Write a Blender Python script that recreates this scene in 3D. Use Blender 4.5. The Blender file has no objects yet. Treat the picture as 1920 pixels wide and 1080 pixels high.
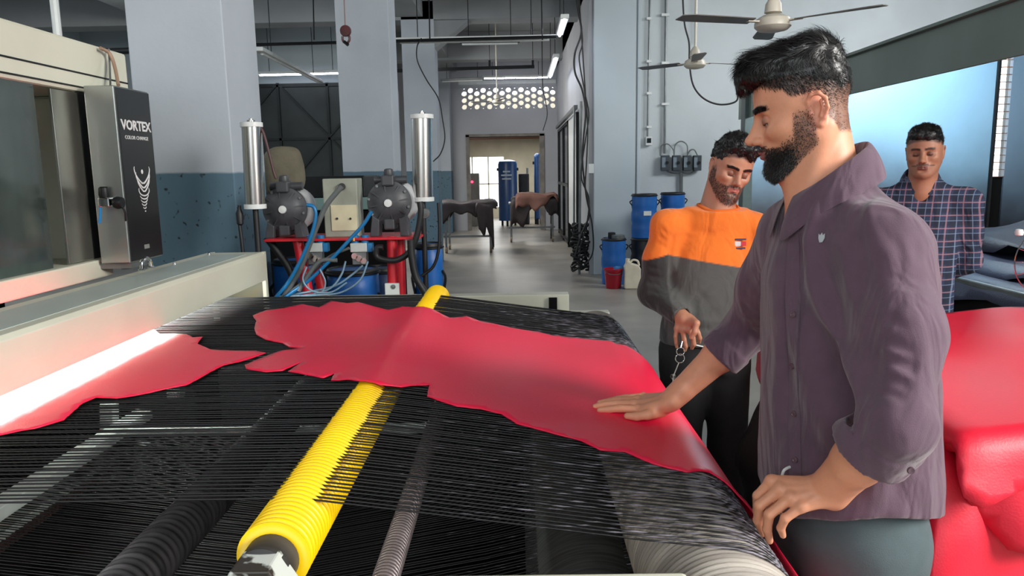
import bpy, bmesh, math, random
import numpy as np
from mathutils import Vector, Matrix
from mathutils.geometry import delaunay_2d_cdt
random.seed(7); rng = np.random.default_rng(7)
S = bpy.context.scene; COL = S.collection
# ------------------------------------------------------------------ camera
FPX = 1400.0; EYE = 1.55; PITCH = 8.95; ROLL = -1.0; YAW = 0.55
cam_d = bpy.data.cameras.new('camera'); cam = bpy.data.objects.new('camera', cam_d); COL.objects.link(cam)
cam_d.sensor_width = 36.0; cam_d.lens = 36.0 * FPX / 1920; cam_d.clip_start = .05; cam_d.clip_end = 200
RC = (Matrix.Rotation(math.radians(YAW), 3, 'Z') @ Matrix.Rotation(math.radians(90 - PITCH), 3, 'X') @ Matrix.Rotation(math.radians(ROLL), 3, 'Z'))
cam.matrix_world = Matrix.Translation((0, 0, EYE)) @ RC.to_4x4()
S.camera = cam
# ------------------------------------------------------------------ view and light
S.view_settings.view_transform = 'Standard'; S.view_settings.look = 'None'
S.view_settings.gamma = 1; S.view_settings.use_curve_mapping = False
S.view_settings.exposure = 0.25
W = bpy.data.worlds.new('sky'); S.world = W; W.use_nodes = True
W.node_tree.nodes['Background'].inputs[0].default_value = (.86, .93, 1.0, 1)
W.node_tree.nodes['Background'].inputs[1].default_value = 3.0
def area(name, loc, target, sx, sy, power, color=(1, 1, 1)):
    d = bpy.data.lights.new(name, 'AREA'); d.shape = 'RECTANGLE'; d.size = sx; d.size_y = sy; d.energy = power; d.color = color
    o = bpy.data.objects.new(name, d); COL.objects.link(o); o.location = loc
    o.rotation_euler = (Vector(target) - Vector(loc)).to_track_quat('-Z', 'Y').to_euler()
    return o
area('window_light_right', (4.4, -.7, 3.2), (0.7, 2.0, 1.0), 2.2, 2.0, 400, (1.0, .98, .94))
area('fill_light_behind', (-1.5, -3.4, 3.2), (0, 4, 1.0), 6.0, 2.6, 150, (.92, .97, 1.0))  # added fill behind the camera; the back wall has no window
area('fill_light_hall', (5.5, 7.5, 4.3), (1.8, 11, 2.2), 2.5, 2.0, 260, (.95, .98, 1.0))  # added fill that brightens the pale wall, no window there
area('area_light_left_hall', (-6.5, 9, 3.6), (-2, 9, 1.5), 3, 2, 90, (.88, .95, 1.0))  # area light inside the left hall, no window modelled
area('fill_light_far', (-2.2, 15.2, 3.2), (.4, 15.2, .2), 2, 1.6, 110, (1, .98, .95))  # added fill for the corridor floor by the trolleys, no window there
area('fill_light_store', (0, 22.3, 2.5), (0, 22.31, 0), 1.6, 2.4, 70, (1, .98, .94))  # added fill pointing down from the store ceiling, apart from its window
area('area_light_mid', (-5.5, 4.5, 3.9), (-1.4, 7.5, 1.0), 3, 1.5, 60, (.9, .96, 1.0))  # area light aimed past the pillars, no window modelled
# ------------------------------------------------------------------ helpers
def ray(x, y):
    return RC @ Vector(((x - 960) / FPX, -(y - 540) / FPX, -1.0))
def PY(x, y, Y):
    d = ray(x, y); return Vector((0, 0, EYE)) + d * (Y / d.y)
def PZ(x, y, z):
    d = ray(x, y); return Vector((0, 0, EYE)) + d * ((z - EYE) / d.z)
def PX(x, y, X):
    d = ray(x, y); return Vector((0, 0, EYE)) + d * (X / d.x)
def lin(c):
    c = c / 255.0; return c / 12.92 if c <= .04045 else ((c + .055) / 1.055) ** 2.4
def rgb(r, g, b): return (lin(r), lin(g), lin(b), 1)
MATS = {}
def mat(name, col, rough=.6, metal=0.0, var=.12, scale=8.0, bump=0.0, bscale=60.0, coat=0.0, col2=None, spec=.5, stretch=None, emit=0.0, detail=4.0, lo=.35, hi=.65, sheen=0.0, trans=0.0, aniso=0.0):
    """procedural principled material: two tones mixed by noise, optional fine relief"""
    m = bpy.data.materials.new(name); m.use_nodes = True; nt = m.node_tree; n = nt.nodes; l = nt.links
    b = n['Principled BSDF']; b.inputs['Roughness'].default_value = rough; b.inputs['Metallic'].default_value = metal
    b.inputs['Specular IOR Level'].default_value = spec; b.inputs['Coat Weight'].default_value = coat
    b.inputs['Sheen Weight'].default_value = sheen; b.inputs['Transmission Weight'].default_value = trans
    b.inputs['Anisotropic'].default_value = aniso
    tc = n.new('ShaderNodeTexCoord'); mp = n.new('ShaderNodeMapping'); l.new(tc.outputs['Object'], mp.inputs[0])
    if stretch: mp.inputs['Scale'].default_value = stretch
    nz = n.new('ShaderNodeTexNoise'); nz.inputs['Scale'].default_value = scale; nz.inputs['Detail'].default_value = detail
    l.new(mp.outputs[0], nz.inputs['Vector'])
    mr = n.new('ShaderNodeMapRange'); mr.inputs[1].default_value = lo; mr.inputs[2].default_value = hi; l.new(nz.outputs[0], mr.inputs[0])
    mx = n.new('ShaderNodeMix'); mx.data_type = 'RGBA'
    c2 = col2 if col2 else tuple(max(0, c * (1 - var)) for c in col[:3]) + (1,)
    c1 = col if col2 else tuple(min(1, c * (1 + var * .6)) for c in col[:3]) + (1,)
    mx.inputs[6].default_value = c1; mx.inputs[7].default_value = c2
    l.new(mr.outputs[0], mx.inputs[0]); l.new(mx.outputs[2], b.inputs['Base Color'])
    if bump:
        nb = n.new('ShaderNodeTexNoise'); nb.inputs['Scale'].default_value = bscale; nb.inputs['Detail'].default_value = 3
        l.new(mp.outputs[0], nb.inputs['Vector'])
        bp = n.new('ShaderNodeBump'); bp.inputs['Strength'].default_value = bump; bp.inputs['Distance'].default_value = .01
        l.new(nb.outputs[0], bp.inputs['Height']); l.new(bp.outputs[0], b.inputs['Normal'])
    if emit:
        b.inputs['Emission Strength'].default_value = emit; b.inputs['Emission Color'].default_value = col
    MATS[name] = m; return m
class MB:
    """collects simple solids into one mesh"""
    def __init__(s): s.v = []; s.f = []
    def add(s, vs, fs):
        o = len(s.v); s.v += [tuple(p) for p in vs]; s.f += [tuple(i + o for i in q) for q in fs]; return s
    def box(s, a, b, M=None):
        x0, y0, z0 = a; x1, y1, z1 = b
        vs = [Vector(p) for p in ((x0, y0, z0), (x1, y0, z0), (x1, y1, z0), (x0, y1, z0), (x0, y0, z1), (x1, y0, z1), (x1, y1, z1), (x0, y1, z1))]
        if M: vs = [M @ p for p in vs]
        return s.add(vs, [(3, 2, 1, 0), (4, 5, 6, 7), (0, 1, 5, 4), (1, 2, 6, 5), (2, 3, 7, 6), (3, 0, 4, 7)])
    def beam(s, p, q, w, h, up=(0, 0, 1)):
        p = Vector(p); q = Vector(q); d = (q - p).normalized(); u = Vector(up)
        if abs(d.dot(u)) > .98: u = Vector((1, 0, 0))
        r = d.cross(u).normalized() * (w / 2); t = r.normalized().cross(d).normalized() * (h / 2)
        vs = [p - r - t, p + r - t, p + r + t, p - r + t, q - r - t, q + r - t, q + r + t, q - r + t]
        return s.add(vs, [(0, 1, 2, 3), (7, 6, 5, 4), (1, 0, 4, 5), (2, 1, 5, 6), (3, 2, 6, 7), (0, 3, 7, 4)])
    def tube(s, pts, r, n=10, cap=True, closed=False):
        pts = [Vector(p) for p in pts]; m = len(pts); rs = r if hasattr(r, '__len__') else [r] * m
        vs = []; fs = []; ref = None
        for i in range(m):
            if closed: t = pts[(i + 1) % m] - pts[i - 1]
            else: t = pts[min(i + 1, m - 1)] - pts[max(i - 1, 0)]
            t = t.normalized() if t.length > 1e-9 else Vector((0, 0, 1))
            if ref is None:
                ref = Vector((0, 0, 1)) if abs(t.z) < .9 else Vector((1, 0, 0))
            a = (ref - t * ref.dot(t)).normalized(); bb = t.cross(a); ref = a
            for k in range(n):
                an = 2 * math.pi * k / n; vs.append(pts[i] + (a * math.cos(an) + bb * math.sin(an)) * rs[i])
        for i in range(m if closed else m - 1):
            j = (i + 1) % m
            for k in range(n):
                k2 = (k + 1) % n; fs.append((i * n + k, i * n + k2, j * n + k2, j * n + k))
        if cap and not closed:
            fs.append(tuple(reversed(range(n)))); fs.append(tuple((m - 1) * n + k for k in range(n)))
        return s.add(vs, fs)
    def cyl(s, p, q, r, n=20): return s.tube([p, q], r, n)
    def lathe(s, prof, origin=(0, 0, 0), axis='Z', n=32, M=None, cap=True):
        """prof: list of (radius, height)"""
        vs = []; fs = []; m = len(prof); o = Vector(origin)
        for r, h in prof:
            for k in range(n):
                a = 2 * math.pi * k / n; c, d = r * math.cos(a), r * math.sin(a)
                p = Vector((c, d, h)) if axis == 'Z' else (Vector((d, h, c)) if axis == 'Y' else Vector((h, c, d)))
                vs.append((M @ p if M else p) + o)
        for i in range(m - 1):
            for k in range(n):
                k2 = (k + 1) % n; fs.append((i * n + k, i * n + k2, (i + 1) * n + k2, (i + 1) * n + k))
        if cap:
            fs.append(tuple(reversed(range(n)))); fs.append(tuple((m - 1) * n + k for k in range(n)))
        return s.add(vs, fs)
    def prism(s, poly, a, b, axis='Y'):
        n = len(poly)
        def P(u, w, t): return (u, t, w) if axis == 'Y' else ((t, u, w) if axis == 'X' else (u, w, t))
        vs = [P(u, w, a) for u, w in poly] + [P(u, w, b) for u, w in poly]
        fs = [tuple(range(n)), tuple(reversed(range(n, 2 * n)))] + [(i, i + n, (i + 1) % n + n, (i + 1) % n) for i in range(n)]
        return s.add(vs, fs)
    def build(s, name, m, parent=None, smooth=False, bevel=0, kind=None, seg=2, angle=35):
        return link(name, s.v, s.f, m, parent, smooth, bevel, kind, seg, angle)
def link(name, v, f, m, parent=None, smooth=False, bevel=0, kind=None, seg=2, angle=35, cols=None):
    me = bpy.data.meshes.new(name)
    if isinstance(v, np.ndarray):
        me.vertices.add(len(v)); me.vertices.foreach_set('co', v.astype(np.float32).ravel())
        f = np.asarray(f, np.int32); k = f.shape[1]
        me.loops.add(f.size); me.loops.foreach_set('vertex_index', f.ravel())
        me.polygons.add(len(f)); me.polygons.foreach_set('loop_start', np.arange(0, f.size, k, dtype=np.int32))
        me.polygons.foreach_set('loop_total', np.full(len(f), k, np.int32)); me.update(calc_edges=True); me.validate()
    else:
        me.from_pydata([tuple(p) for p in v], [], f); me.update()
        bm = bmesh.new(); bm.from_mesh(me); bmesh.ops.recalc_face_normals(bm, faces=bm.faces)
        if smooth:
            for fa in bm.faces: fa.smooth = True
            for e in bm.edges:
                if len(e.link_faces) == 2 and e.calc_face_angle(0) > math.radians(angle): e.smooth = False
        bm.to_mesh(me); bm.free()
    if isinstance(v, np.ndarray) and smooth: me.polygons.foreach_set('use_smooth', np.ones(len(me.polygons), bool))
    if cols is not None:
        at = me.color_attributes.new('Col', 'FLOAT_COLOR', 'POINT')
        c = np.ones((len(me.vertices), 4), np.float32); c[:, :cols.shape[1]] = cols; at.data.foreach_set('color', c.ravel())
    if m: me.materials.append(m)
    o = bpy.data.objects.new(name, me); COL.objects.link(o)
    if bevel:
        bv = o.modifiers.new('bevel', 'BEVEL'); bv.width = bevel; bv.segments = seg; bv.limit_method = 'ANGLE'; bv.angle_limit = math.radians(40)
        bv.harden_normals = False
    if parent: o.parent = parent; o.matrix_parent_inverse = parent.matrix_world.inverted() if parent.type != 'EMPTY' else Matrix.Translation(-parent.location)
    if kind: o['kind'] = kind
    return o
def tag(o, label, cat, group=None, kind=None):
    o['label'] = label; o['category'] = cat
    if group: o['group'] = group
    if kind: o['kind'] = kind
    return o
def thing(name, loc, label, cat, group=None):
    o = bpy.data.objects.new(name, None); COL.objects.link(o); o.location = loc; o.empty_display_size = .1
    return tag(o, label, cat, group)
def struct(o, label=None):
    o['kind'] = 'structure'
    if label: o['label'] = label
    return o
def copytree(o, loc, rz=0.0, label=None, scale=None):
    c = o.copy(); COL.objects.link(c); c.location = loc; c.rotation_euler = (0, 0, rz)
    if scale: c.scale = scale
    if label: c['label'] = label
    def rec(a, b):
        for ch in list(a.children):
            d = ch.copy(); COL.objects.link(d); d.parent = b; rec(ch, d)
    rec(o, c); return c
def spline(pts, n=8):
    """catmull-rom through points"""
    P = [Vector(p) for p in pts]; P = [P[0] * 2 - P[1]] + P + [P[-1] * 2 - P[-2]]; out = []
    for i in range(1, len(P) - 2):
        a, b, c, d = P[i - 1:i + 3]
        for k in range(n):
            t = k / n; out.append(.5 * ((2 * b) + (c - a) * t + (2 * a - 5 * b + 4 * c - d) * t * t + (3 * b - a - 3 * c + d) * t ** 3))
    out.append(P[-2]); return out
# ------------------------------------------------------------------ signed-distance modelling, meshed with sparse surface nets
def _n(v): v = np.asarray(v, float); return v / (np.linalg.norm(v) + 1e-12)
class Ell:
    def __init__(s, c, r, rot=None): s.c = np.array(c, float); s.r = np.array(r, float); s.rot = None if rot is None else np.array(rot, float); s.R = float(max(r))
    def d(s, P):
        q = P - s.c
        if s.rot is not None: q = q @ s.rot.T
        a = q / s.r; k0 = np.sqrt((a * a).sum(1)) + 1e-9; b = a / s.r; k1 = np.sqrt((b * b).sum(1)) + 1e-9
        return k0 * (k0 - 1) / k1
class Cap:
    def __init__(s, a, b, ra, rb=None): s.a = np.array(a, float); s.b = np.array(b, float); s.ra = ra; s.rb = ra if rb is None else rb; s.c = (s.a + s.b) / 2; s.R = np.linalg.norm(s.a - s.b) / 2 + max(s.ra, s.rb)
    def d(s, P):
        ab = s.b - s.a; t = np.clip(((P - s.a) @ ab) / (ab @ ab + 1e-12), 0, 1)
        return np.linalg.norm(P - s.a - t[:, None] * ab, axis=1) - (s.ra + (s.rb - s.ra) * t)
class Loft:
    """stack of superellipse sections: rows of (z, cx, cy, a, b); rot turns the section axes about z"""
    def __init__(s, rows, yaw=0.0, n=2.3):
        s.rows = np.array(rows, float); s.rows = s.rows[np.argsort(s.rows[:, 0])]; s.yaw = yaw; s.n = n
        z = s.rows[:, 0]; s.c = np.array([s.rows[:, 1].mean(), s.rows[:, 2].mean(), (z[0] + z[-1]) / 2]); s.R = (z[-1] - z[0]) / 2 + s.rows[:, 3:].max() * 1.3
        zz = np.linspace(z[0], z[-1], 200); 
        # smooth the interpolation
        s.zz = zz; tab = np.stack([np.interp(zz, z, s.rows[:, i]) for i in range(1, 5)], 1); w = max(3, int(200 / len(z) * .8)) | 1; ker = np.hanning(w + 2)[1:-1]; ker /= ker.sum()
        s.tab = np.stack([np.convolve(np.pad(tab[:, i], w // 2, mode='edge'), ker, 'valid') for i in range(4)], 1)
    def d(s, P):
        z = P[:, 2]; cx, cy, a, b = [np.interp(z, s.zz, s.tab[:, i]) for i in range(4)]
        x = P[:, 0] - cx; y = P[:, 1] - cy; c, q = math.cos(s.yaw), math.sin(s.yaw); x, y = c * x + q * y, -q * x + c * y
        k = (np.abs(x / a) ** s.n + np.abs(y / b) ** s.n) ** (1 / s.n)
        d = (k - 1) * np.minimum(a, b); return np.maximum(d, np.maximum(s.zz[0] - z, z - s.zz[-1]))
class Half:
    """half space dot(p-c, n) < 0"""
    def __init__(s, c, n): s.c = np.array(c, float); s.nn = _n(n); s.R = 1e9
    def d(s, P): return (P - s.c) @ s.nn
class Cut:
    """prim limited by half spaces"""
    def __init__(s, p, halves): s.p = p; s.h = halves; s.c = p.c; s.R = p.R
    def d(s, P):
        d = s.p.d(P)
        for h in s.h: d = np.maximum(d, h.d(P))
        return d
class Shape:
    def __init__(s): s.ops = []; s.disp = []
    def add(s, p, k=.01, M=None): s.ops.append(('+', p, k, M)); return s
    def sub(s, p, k=.005, M=None): s.ops.append(('-', p, k, M)); return s
    def isect(s, p, k=.002, M=None): s.ops.append(('&', p, k, M)); return s
    def chain(s, pts, rs, k=.01, M=None):
        for i in range(len(pts) - 1): s.add(Cap(pts[i], pts[i + 1], rs[i], rs[i + 1]), k, M)
        return s
    def fold(s, pts, amp, sig): s.disp.append((np.array(pts, float), amp, sig)); return s
    def extent(s):
        lo = np.full(3, 1e9); hi = -lo
        for op, p, k, M in s.ops:
            if op != '+' or p.R > 1e6: continue
            c = p.c if M is None else loc2w(M, p.c); lo = np.minimum(lo, c - p.R); hi = np.maximum(hi, c + p.R)
        return lo, hi
    def eval(s, P):
        D = np.full(len(P), 1.0); cache = {}
        for op, p, k, M in s.ops:
            c = p.c if M is None else loc2w(M, p.c); mg = s.margin + k * 1.5
            if p.R < 1e6:
                idx = np.nonzero(((P - c) ** 2).sum(1) < (p.R + mg) ** 2)[0]
                if len(idx) == 0: continue
                Q = P[idx]
            else: idx = slice(None); Q = P
            sc = 1.0
            if M is not None: sc = M[2] if len(M) > 2 else 1.0; Q = (Q - M[1]) @ M[0] / sc
            d = p.d(Q) * sc; a = D[idx]
            if op == '+':
                h = np.maximum(k - np.abs(a - d), 0) / k; D[idx] = np.minimum(a, d) - h * h * k * .25
            elif op == '-':
                d = -d; h = np.maximum(k - np.abs(a - d), 0) / k; D[idx] = np.maximum(a, d) + h * h * k * .25
            else:
                h = np.maximum(k - np.abs(a - d), 0) / k; D[idx] = np.maximum(a, d) + h * h * k * .25
        for pts, amp, sig in s.disp:
            best = np.full(len(P), 1e9); tt = np.zeros(len(P)); n = len(pts) - 1
            near = np.nonzero(np.abs(D) < s.margin)[0]
            if len(near) == 0: continue
            Q = P[near]; b = np.full(len(near), 1e9); t_ = np.zeros(len(near))
            for i in range(n):
                ab = pts[i + 1] - pts[i]; t = np.clip(((Q - pts[i]) @ ab) / (ab @ ab + 1e-12), 0, 1); dd = ((Q - pts[i] - t[:, None] * ab) ** 2).sum(1)
                m = dd < b; b[m] = dd[m]; t_[m] = (i + t[m]) / n
            D[near] -= amp * np.exp(-b / sig ** 2) * np.sin(np.pi * np.clip(.12 + .76 * t_, 0, 1)) ** .7
        if getattr(s, 'noise', None) is not None:
            near = np.nonzero(np.abs(D) < s.margin)[0]
            if len(near): D[near] -= s.noise(P[near])
        return D
    def mesh(s, h, B=8):
        s.margin = 1.7 * h * B + .02
        lo, hi = s.extent(); lo = lo - 3 * h; bs = h * B; nb = np.ceil((hi + 3 * h - lo) / bs).astype(int)
        g = np.stack(np.meshgrid(*[np.arange(k) for k in nb], indexing='ij'), -1).reshape(-1, 3)
        ctr = lo + (g + .5) * bs; keep = []
        for i in range(0, len(ctr), 200000): keep.append(np.abs(s.eval(ctr[i:i + 200000])) < bs * .87 * 1.35 + .006)
        g = g[np.concatenate(keep)]
        o = np.arange(B + 1); off = np.stack(np.meshgrid(o, o, o, indexing='ij'), -1).reshape(-1, 3)
        N = nb * B + 2; key = lambda c: (c[..., 0].astype(np.int64) * N[1] + c[..., 1]) * N[2] + c[..., 2]
        CK = []; CV = []; QE = []
        for i in range(0, len(g), 400):
            gb = g[i:i + 400]; C0 = gb[:, None, :] * B + off[None]
            D = s.eval((lo + C0.reshape(-1, 3) * h)).reshape(len(gb), B + 1, B + 1, B + 1); ins = D < 0
            cs = [(a, b, c) for a in (0, 1) for b in (0, 1) for c in (0, 1)]
            sl = lambda A, c: A[:, c[0]:B + c[0], c[1]:B + c[1], c[2]:B + c[2]]
            cnt = sum(sl(ins, c).astype(np.int8) for c in cs); act = (cnt > 0) & (cnt < 8)
            ii = np.nonzero(act)
            if len(ii[0]) == 0: continue
            acc = np.zeros((len(ii[0]), 3)); num = np.zeros(len(ii[0]))
            vals = {c: sl(D, c)[ii] for c in cs}
            for c in cs:
                for ax in range(3):
                    if c[ax]: continue
                    c2 = list(c); c2[ax] = 1; c2 = tuple(c2); a, b = vals[c], vals[c2]; m = (a < 0) != (b < 0); t = np.where(m, a / (a - b + 1e-20), 0)
                    p = np.tile(np.array(c, float), (len(a), 1)); p[:, ax] = t; acc[m] += p[m]; num[m] += 1
            cell = gb[ii[0]] * B + np.stack(ii[1:], 1); CK.append(key(cell)); CV.append(lo + (cell + acc / num[:, None]) * h)
            for ax in range(3):
                c2 = [0, 0, 0]; c2[ax] = 1; a, b = sl(ins, (0, 0, 0)), sl(ins, tuple(c2)); e = np.nonzero(a != b)
                if len(e[0]): QE.append((ax, gb[e[0]] * B + np.stack(e[1:], 1), a[e]))
        CK = np.concatenate(CK); CV = np.concatenate(CV); od = np.argsort(CK); CK = CK[od]; CV = CV[od]
        F = []
        for ax, c, flip in QE:
            u, v = (ax + 1) % 3, (ax + 2) % 3; eu = np.zeros(3, int); ev = np.zeros(3, int); eu[u] = 1; ev[v] = 1
            ids = []; ok = np.ones(len(c), bool)
            for dlt in (0, 1, 2, 3):
                cc = c - (eu if dlt in (1, 2) else 0) - (ev if dlt in (2, 3) else 0); k = key(cc); j = np.searchsorted(CK, k); j = np.minimum(j, len(CK) - 1); ok &= CK[j] == k; ids.append(j)
            q = np.stack(ids, 1)[ok]; fl = flip[ok]; q[~fl] = q[~fl][:, ::-1]; F.append(q)
        return CV, np.concatenate(F)
def relax(V, F, it=2, lam=.5):
    n = len(V); E = np.concatenate([F[:, [0, 1]], F[:, [1, 2]], F[:, [2, 3]], F[:, [3, 0]]])
    for _ in range(it):
        acc = np.zeros_like(V); cnt = np.bincount(E[:, 0], minlength=n) + np.bincount(E[:, 1], minlength=n)
        for a in range(3): acc[:, a] = np.bincount(E[:, 0], V[E[:, 1], a], n) + np.bincount(E[:, 1], V[E[:, 0], a], n)
        V = V + lam * (acc / np.maximum(cnt, 1)[:, None] - V)
    return V
def frame(origin, fwd, pitch=0, roll=0):
    """head frame: x forward, y to the person's left, z up. pitch>0 looks down, roll>0 leans to the person's left"""
    f = _n([fwd[0], fwd[1], 0]); l = np.array([-f[1], f[0], 0]); u = np.array([0, 0, 1.0])
    p = math.radians(pitch); f2 = f * math.cos(p) - u * math.sin(p); u2 = u * math.cos(p) + f * math.sin(p)
    r = math.radians(roll); l3 = l * math.cos(r) - u2 * math.sin(r); u3 = u2 * math.cos(r) + l * math.sin(r)
    return (np.stack([f2, l3, u3], 1), np.array(origin, float))
def loc2w(M, p): return M[0] @ np.array(p, float) * (M[2] if len(M) > 2 else 1.0) + M[1]
def w2loc(M, P): return (P - M[1]) @ M[0] / (M[2] if len(M) > 2 else 1.0)
# ------------------------------------------------------------------ setting
def paint_mat(name, up, low, z0, speck=.0, dirt=None, rough=.65):
    m = mat(name, up, rough=rough, var=.07, scale=1.6, bump=.12, bscale=25); nt = m.node_tree; n = nt.nodes; l = nt.links
    b = n['Principled BSDF']; src = b.inputs['Base Color'].links[0].from_socket
    g = n.new('ShaderNodeNewGeometry'); sx = n.new('ShaderNodeSeparateXYZ'); l.new(g.outputs['Position'], sx.inputs[0])
    nz = n.new('ShaderNodeTexNoise'); nz.inputs['Scale'].default_value = 5; l.new(g.outputs['Position'], nz.inputs['Vector'])
    ma = n.new('ShaderNodeMath'); ma.operation = 'MULTIPLY_ADD'; ma.inputs[1].default_value = .02; l.new(nz.outputs[0], ma.inputs[0]); l.new(sx.outputs[2], ma.inputs[2])
    mr = n.new('ShaderNodeMapRange'); mr.inputs[1].default_value = z0; mr.inputs[2].default_value = z0 + .012; l.new(ma.outputs[0], mr.inputs[0])
    nl = n.new('ShaderNodeTexNoise'); nl.inputs['Scale'].default_value = 26; nl.inputs['Detail'].default_value = 1; l.new(g.outputs['Position'], nl.inputs['Vector'])
    mrs = n.new('ShaderNodeMapRange'); mrs.inputs[1].default_value = .70 - speck * .06; mrs.inputs[2].default_value = .72; l.new(nl.outputs[0], mrs.inputs[0])
    lowm = n.new('ShaderNodeMix'); lowm.data_type = 'RGBA'; lowm.inputs[6].default_value = low; lowm.inputs[7].default_value = rgb(30, 42, 50); l.new(mrs.outputs[0], lowm.inputs[0])
    mx = n.new('ShaderNodeMix'); mx.data_type = 'RGBA'; l.new(mr.outputs[0], mx.inputs[0]); l.new(lowm.outputs[2], mx.inputs[6]); l.new(src, mx.inputs[7])
    l.new(mx.outputs[2], b.inputs['Base Color']); return m
M_PAINT = paint_mat('grey_blue_paint', rgb(178, 186, 194), rgb(84, 112, 128), 1.57, speck=.6)
M_WALL = mat('pale_blue_wall', rgb(186, 198, 204), .7, var=.06, scale=.9, bump=.1, bscale=18)
M_WALLFAR = mat('grey_wall', rgb(178, 180, 184), .75, var=.06, scale=1.2, bump=.1, bscale=18)
M_CEIL = mat('ceiling_plaster', rgb(150, 154, 156), .8, var=.1, scale=1.0)
M_FLOOR = mat('concrete_floor', rgb(152, 147, 138), .36, var=.22, scale=1.3, bump=.06, bscale=30, detail=8)
M_BLACKM = mat('black_steel', rgb(30, 32, 34), .45, metal=.5, var=.3)
M_DOORM = mat('dark_sheet_door', rgb(48, 54, 54), .5, metal=.3, var=.25, scale=2)
M_WHITEM = mat('white_enamel', rgb(214, 218, 216), .4, var=.06)
M_TUBE = mat('lit_tube', (.82, .86, 1.0, 1), .3, emit=14)
M_STEEL = mat('stainless_steel', rgb(190, 192, 190), .28, metal=1.0, var=.12, scale=5, stretch=(1, 1, .15))
M_GREYM = mat('grey_metal', rgb(120, 124, 124), .4, metal=.7, var=.15)
M_RUBBER = mat('black_rubber', rgb(24, 24, 26), .5, var=.25)
M_CABLE = mat('black_cable', rgb(22, 23, 24), .55, var=.2)
M_CONCRETE = mat('raw_concrete', rgb(140, 134, 126), .9, var=.25, scale=5, bump=.3)
M_GLASSDK = mat('dark_glass', rgb(24, 30, 30), .08, var=.3, scale=2, spec=.6)

b = MB().box((-9, -4, -.1), (9, 26.5, 0)); struct(b.build('floor', M_FLOOR), 'grey smooth concrete floor with faint wet sheen')
b = MB().box((-9, -4.0, 4.6), (9, 20, 4.75)); struct(b.build('ceiling', M_CEIL))
struct(MB().box((-9.1, -4.1, 0), (9.1, -4, 4.6)).build('wall_back', M_WALL)); struct(MB().box((9, -4, 0), (9.1, 11.2, 4.6)).build('wall_east', M_WALL))
# cross beams and the beams between the pillars
n_tr = 0
def trim(m, mt=M_PAINT, label=None, bevel=.01):
    global n_tr; n_tr += 1
    o = struct(m.build('trim_%d' % n_tr, mt, bevel=bevel)); 
    if label: o['label'] = label
    return o
for Y in (4.0, 8.0, 12.7, 17.2): trim(MB().box((-9, Y, 4.0), (9, Y + .45, 4.6)), M_CEIL, 'cross beam under the ceiling')
trim(MB().box((-1.95, -1, 4.05), (-1.5, 19.6, 4.6)), M_CEIL, 'long beam along the pillars')
trim(MB().box((1.05, -1, 4.1), (1.5, 19.6, 4.6)), M_CEIL, 'long beam above the right wall')
trim(MB().box((-5.95, -1, 4.05), (-5.5, 19.6, 4.6)), M_CEIL)
# haunches where the long beam meets the pillars
for Y in (8.0, 12.7):
    trim(MB().prism([(Y + .44, 4.05), (Y + .44, 3.45), (Y + 1.3, 4.05)], -1.9, -1.55, 'X'), M_CEIL)
    trim(MB().prism([(-1.52, 4.0), (-1.52, 3.4), (-.75, 4.0)], Y + .04, Y + .4, 'Y'), M_CEIL)
# pillars
def pillar(xl, xr, Y, dep, label):
    x0 = PY(xl, 320, Y).x; x1 = PY(xr, 320, Y).x
    return trim(MB().box((x0, Y, 0), (x1, Y + dep, 4.3)), M_PAINT, label, .006)
pillar(262, 438, 4.0, .5, 'nearest grey pillar with blue lower half behind the pump rack')
P2 = pillar(643, 740, 8.0, .45, 'middle grey pillar with blue lower half')
pillar(762, 822, 12.7, .45, 'third grey pillar')
pillar(826, 846, 19.1, .5, 'farthest slim pillar beside the end wall')
# far end wall, with doorway and ventilation opening
YE = 19.7
dx0 = PY(878, 255, YE).x; dx1 = PY(1013, 255, YE).x; dz = PY(940, 256, YE).z
vx0 = PY(864, 180, YE).x; VP_ = .163; NV = 15; vz0 = PY(900, 206, YE).z; VH = .165
vx1 = vx0 + NV * VP_
wf = MB()
wf.box((-9, YE, 0), (dx0, YE + .2, dz)).box((dx1, YE, 0), (1.05, YE + .2, dz))
wf.box((-9, YE, dz), (1.05, YE + .2, vz0)).box((-9, YE, vz0), (vx0, YE + .2, vz0 + 3.5 * VH)).box((vx1, YE, vz0), (1.05, YE + .2, vz0 + 3.5 * VH))
wf.box((-9, YE, vz0 + 3.5 * VH), (1.05, YE + .2, 4.6))
wall_far = struct(wf.build('wall_far', M_WALLFAR), 'end wall with open doorway and ventilation blocks above it')
def ring_block(w, h, r, dep, n=16):
    vs = []; fs = []
    for y in (0, dep):
        for k in range(n):
            a = 2 * math.pi * k / n; c, s_ = math.cos(a), math.sin(a); t = min((w / 2) / max(abs(c), 1e-6), (h / 2) / max(abs(s_), 1e-6))
            vs.append((c * t, y, s_ * t)); vs.append((c * r, y, s_ * r))
    for k in range(n):
        k2 = (k + 1) % n; o = 2 * n
        fs += [(2 * k, 2 * k2, 2 * k2 + 1, 2 * k + 1), (o + 2 * k2, o + 2 * k, o + 2 * k + 1, o + 2 * k2 + 1), (2 * k + 1, 2 * k2 + 1, o + 2 * k2 + 1, o + 2 * k + 1), (2 * k2, 2 * k, o + 2 * k, o + 2 * k2)]
    return vs, fs
vs, fs = ring_block(VP_ * .995, VH * .995, .068, .18); vb = None
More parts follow.
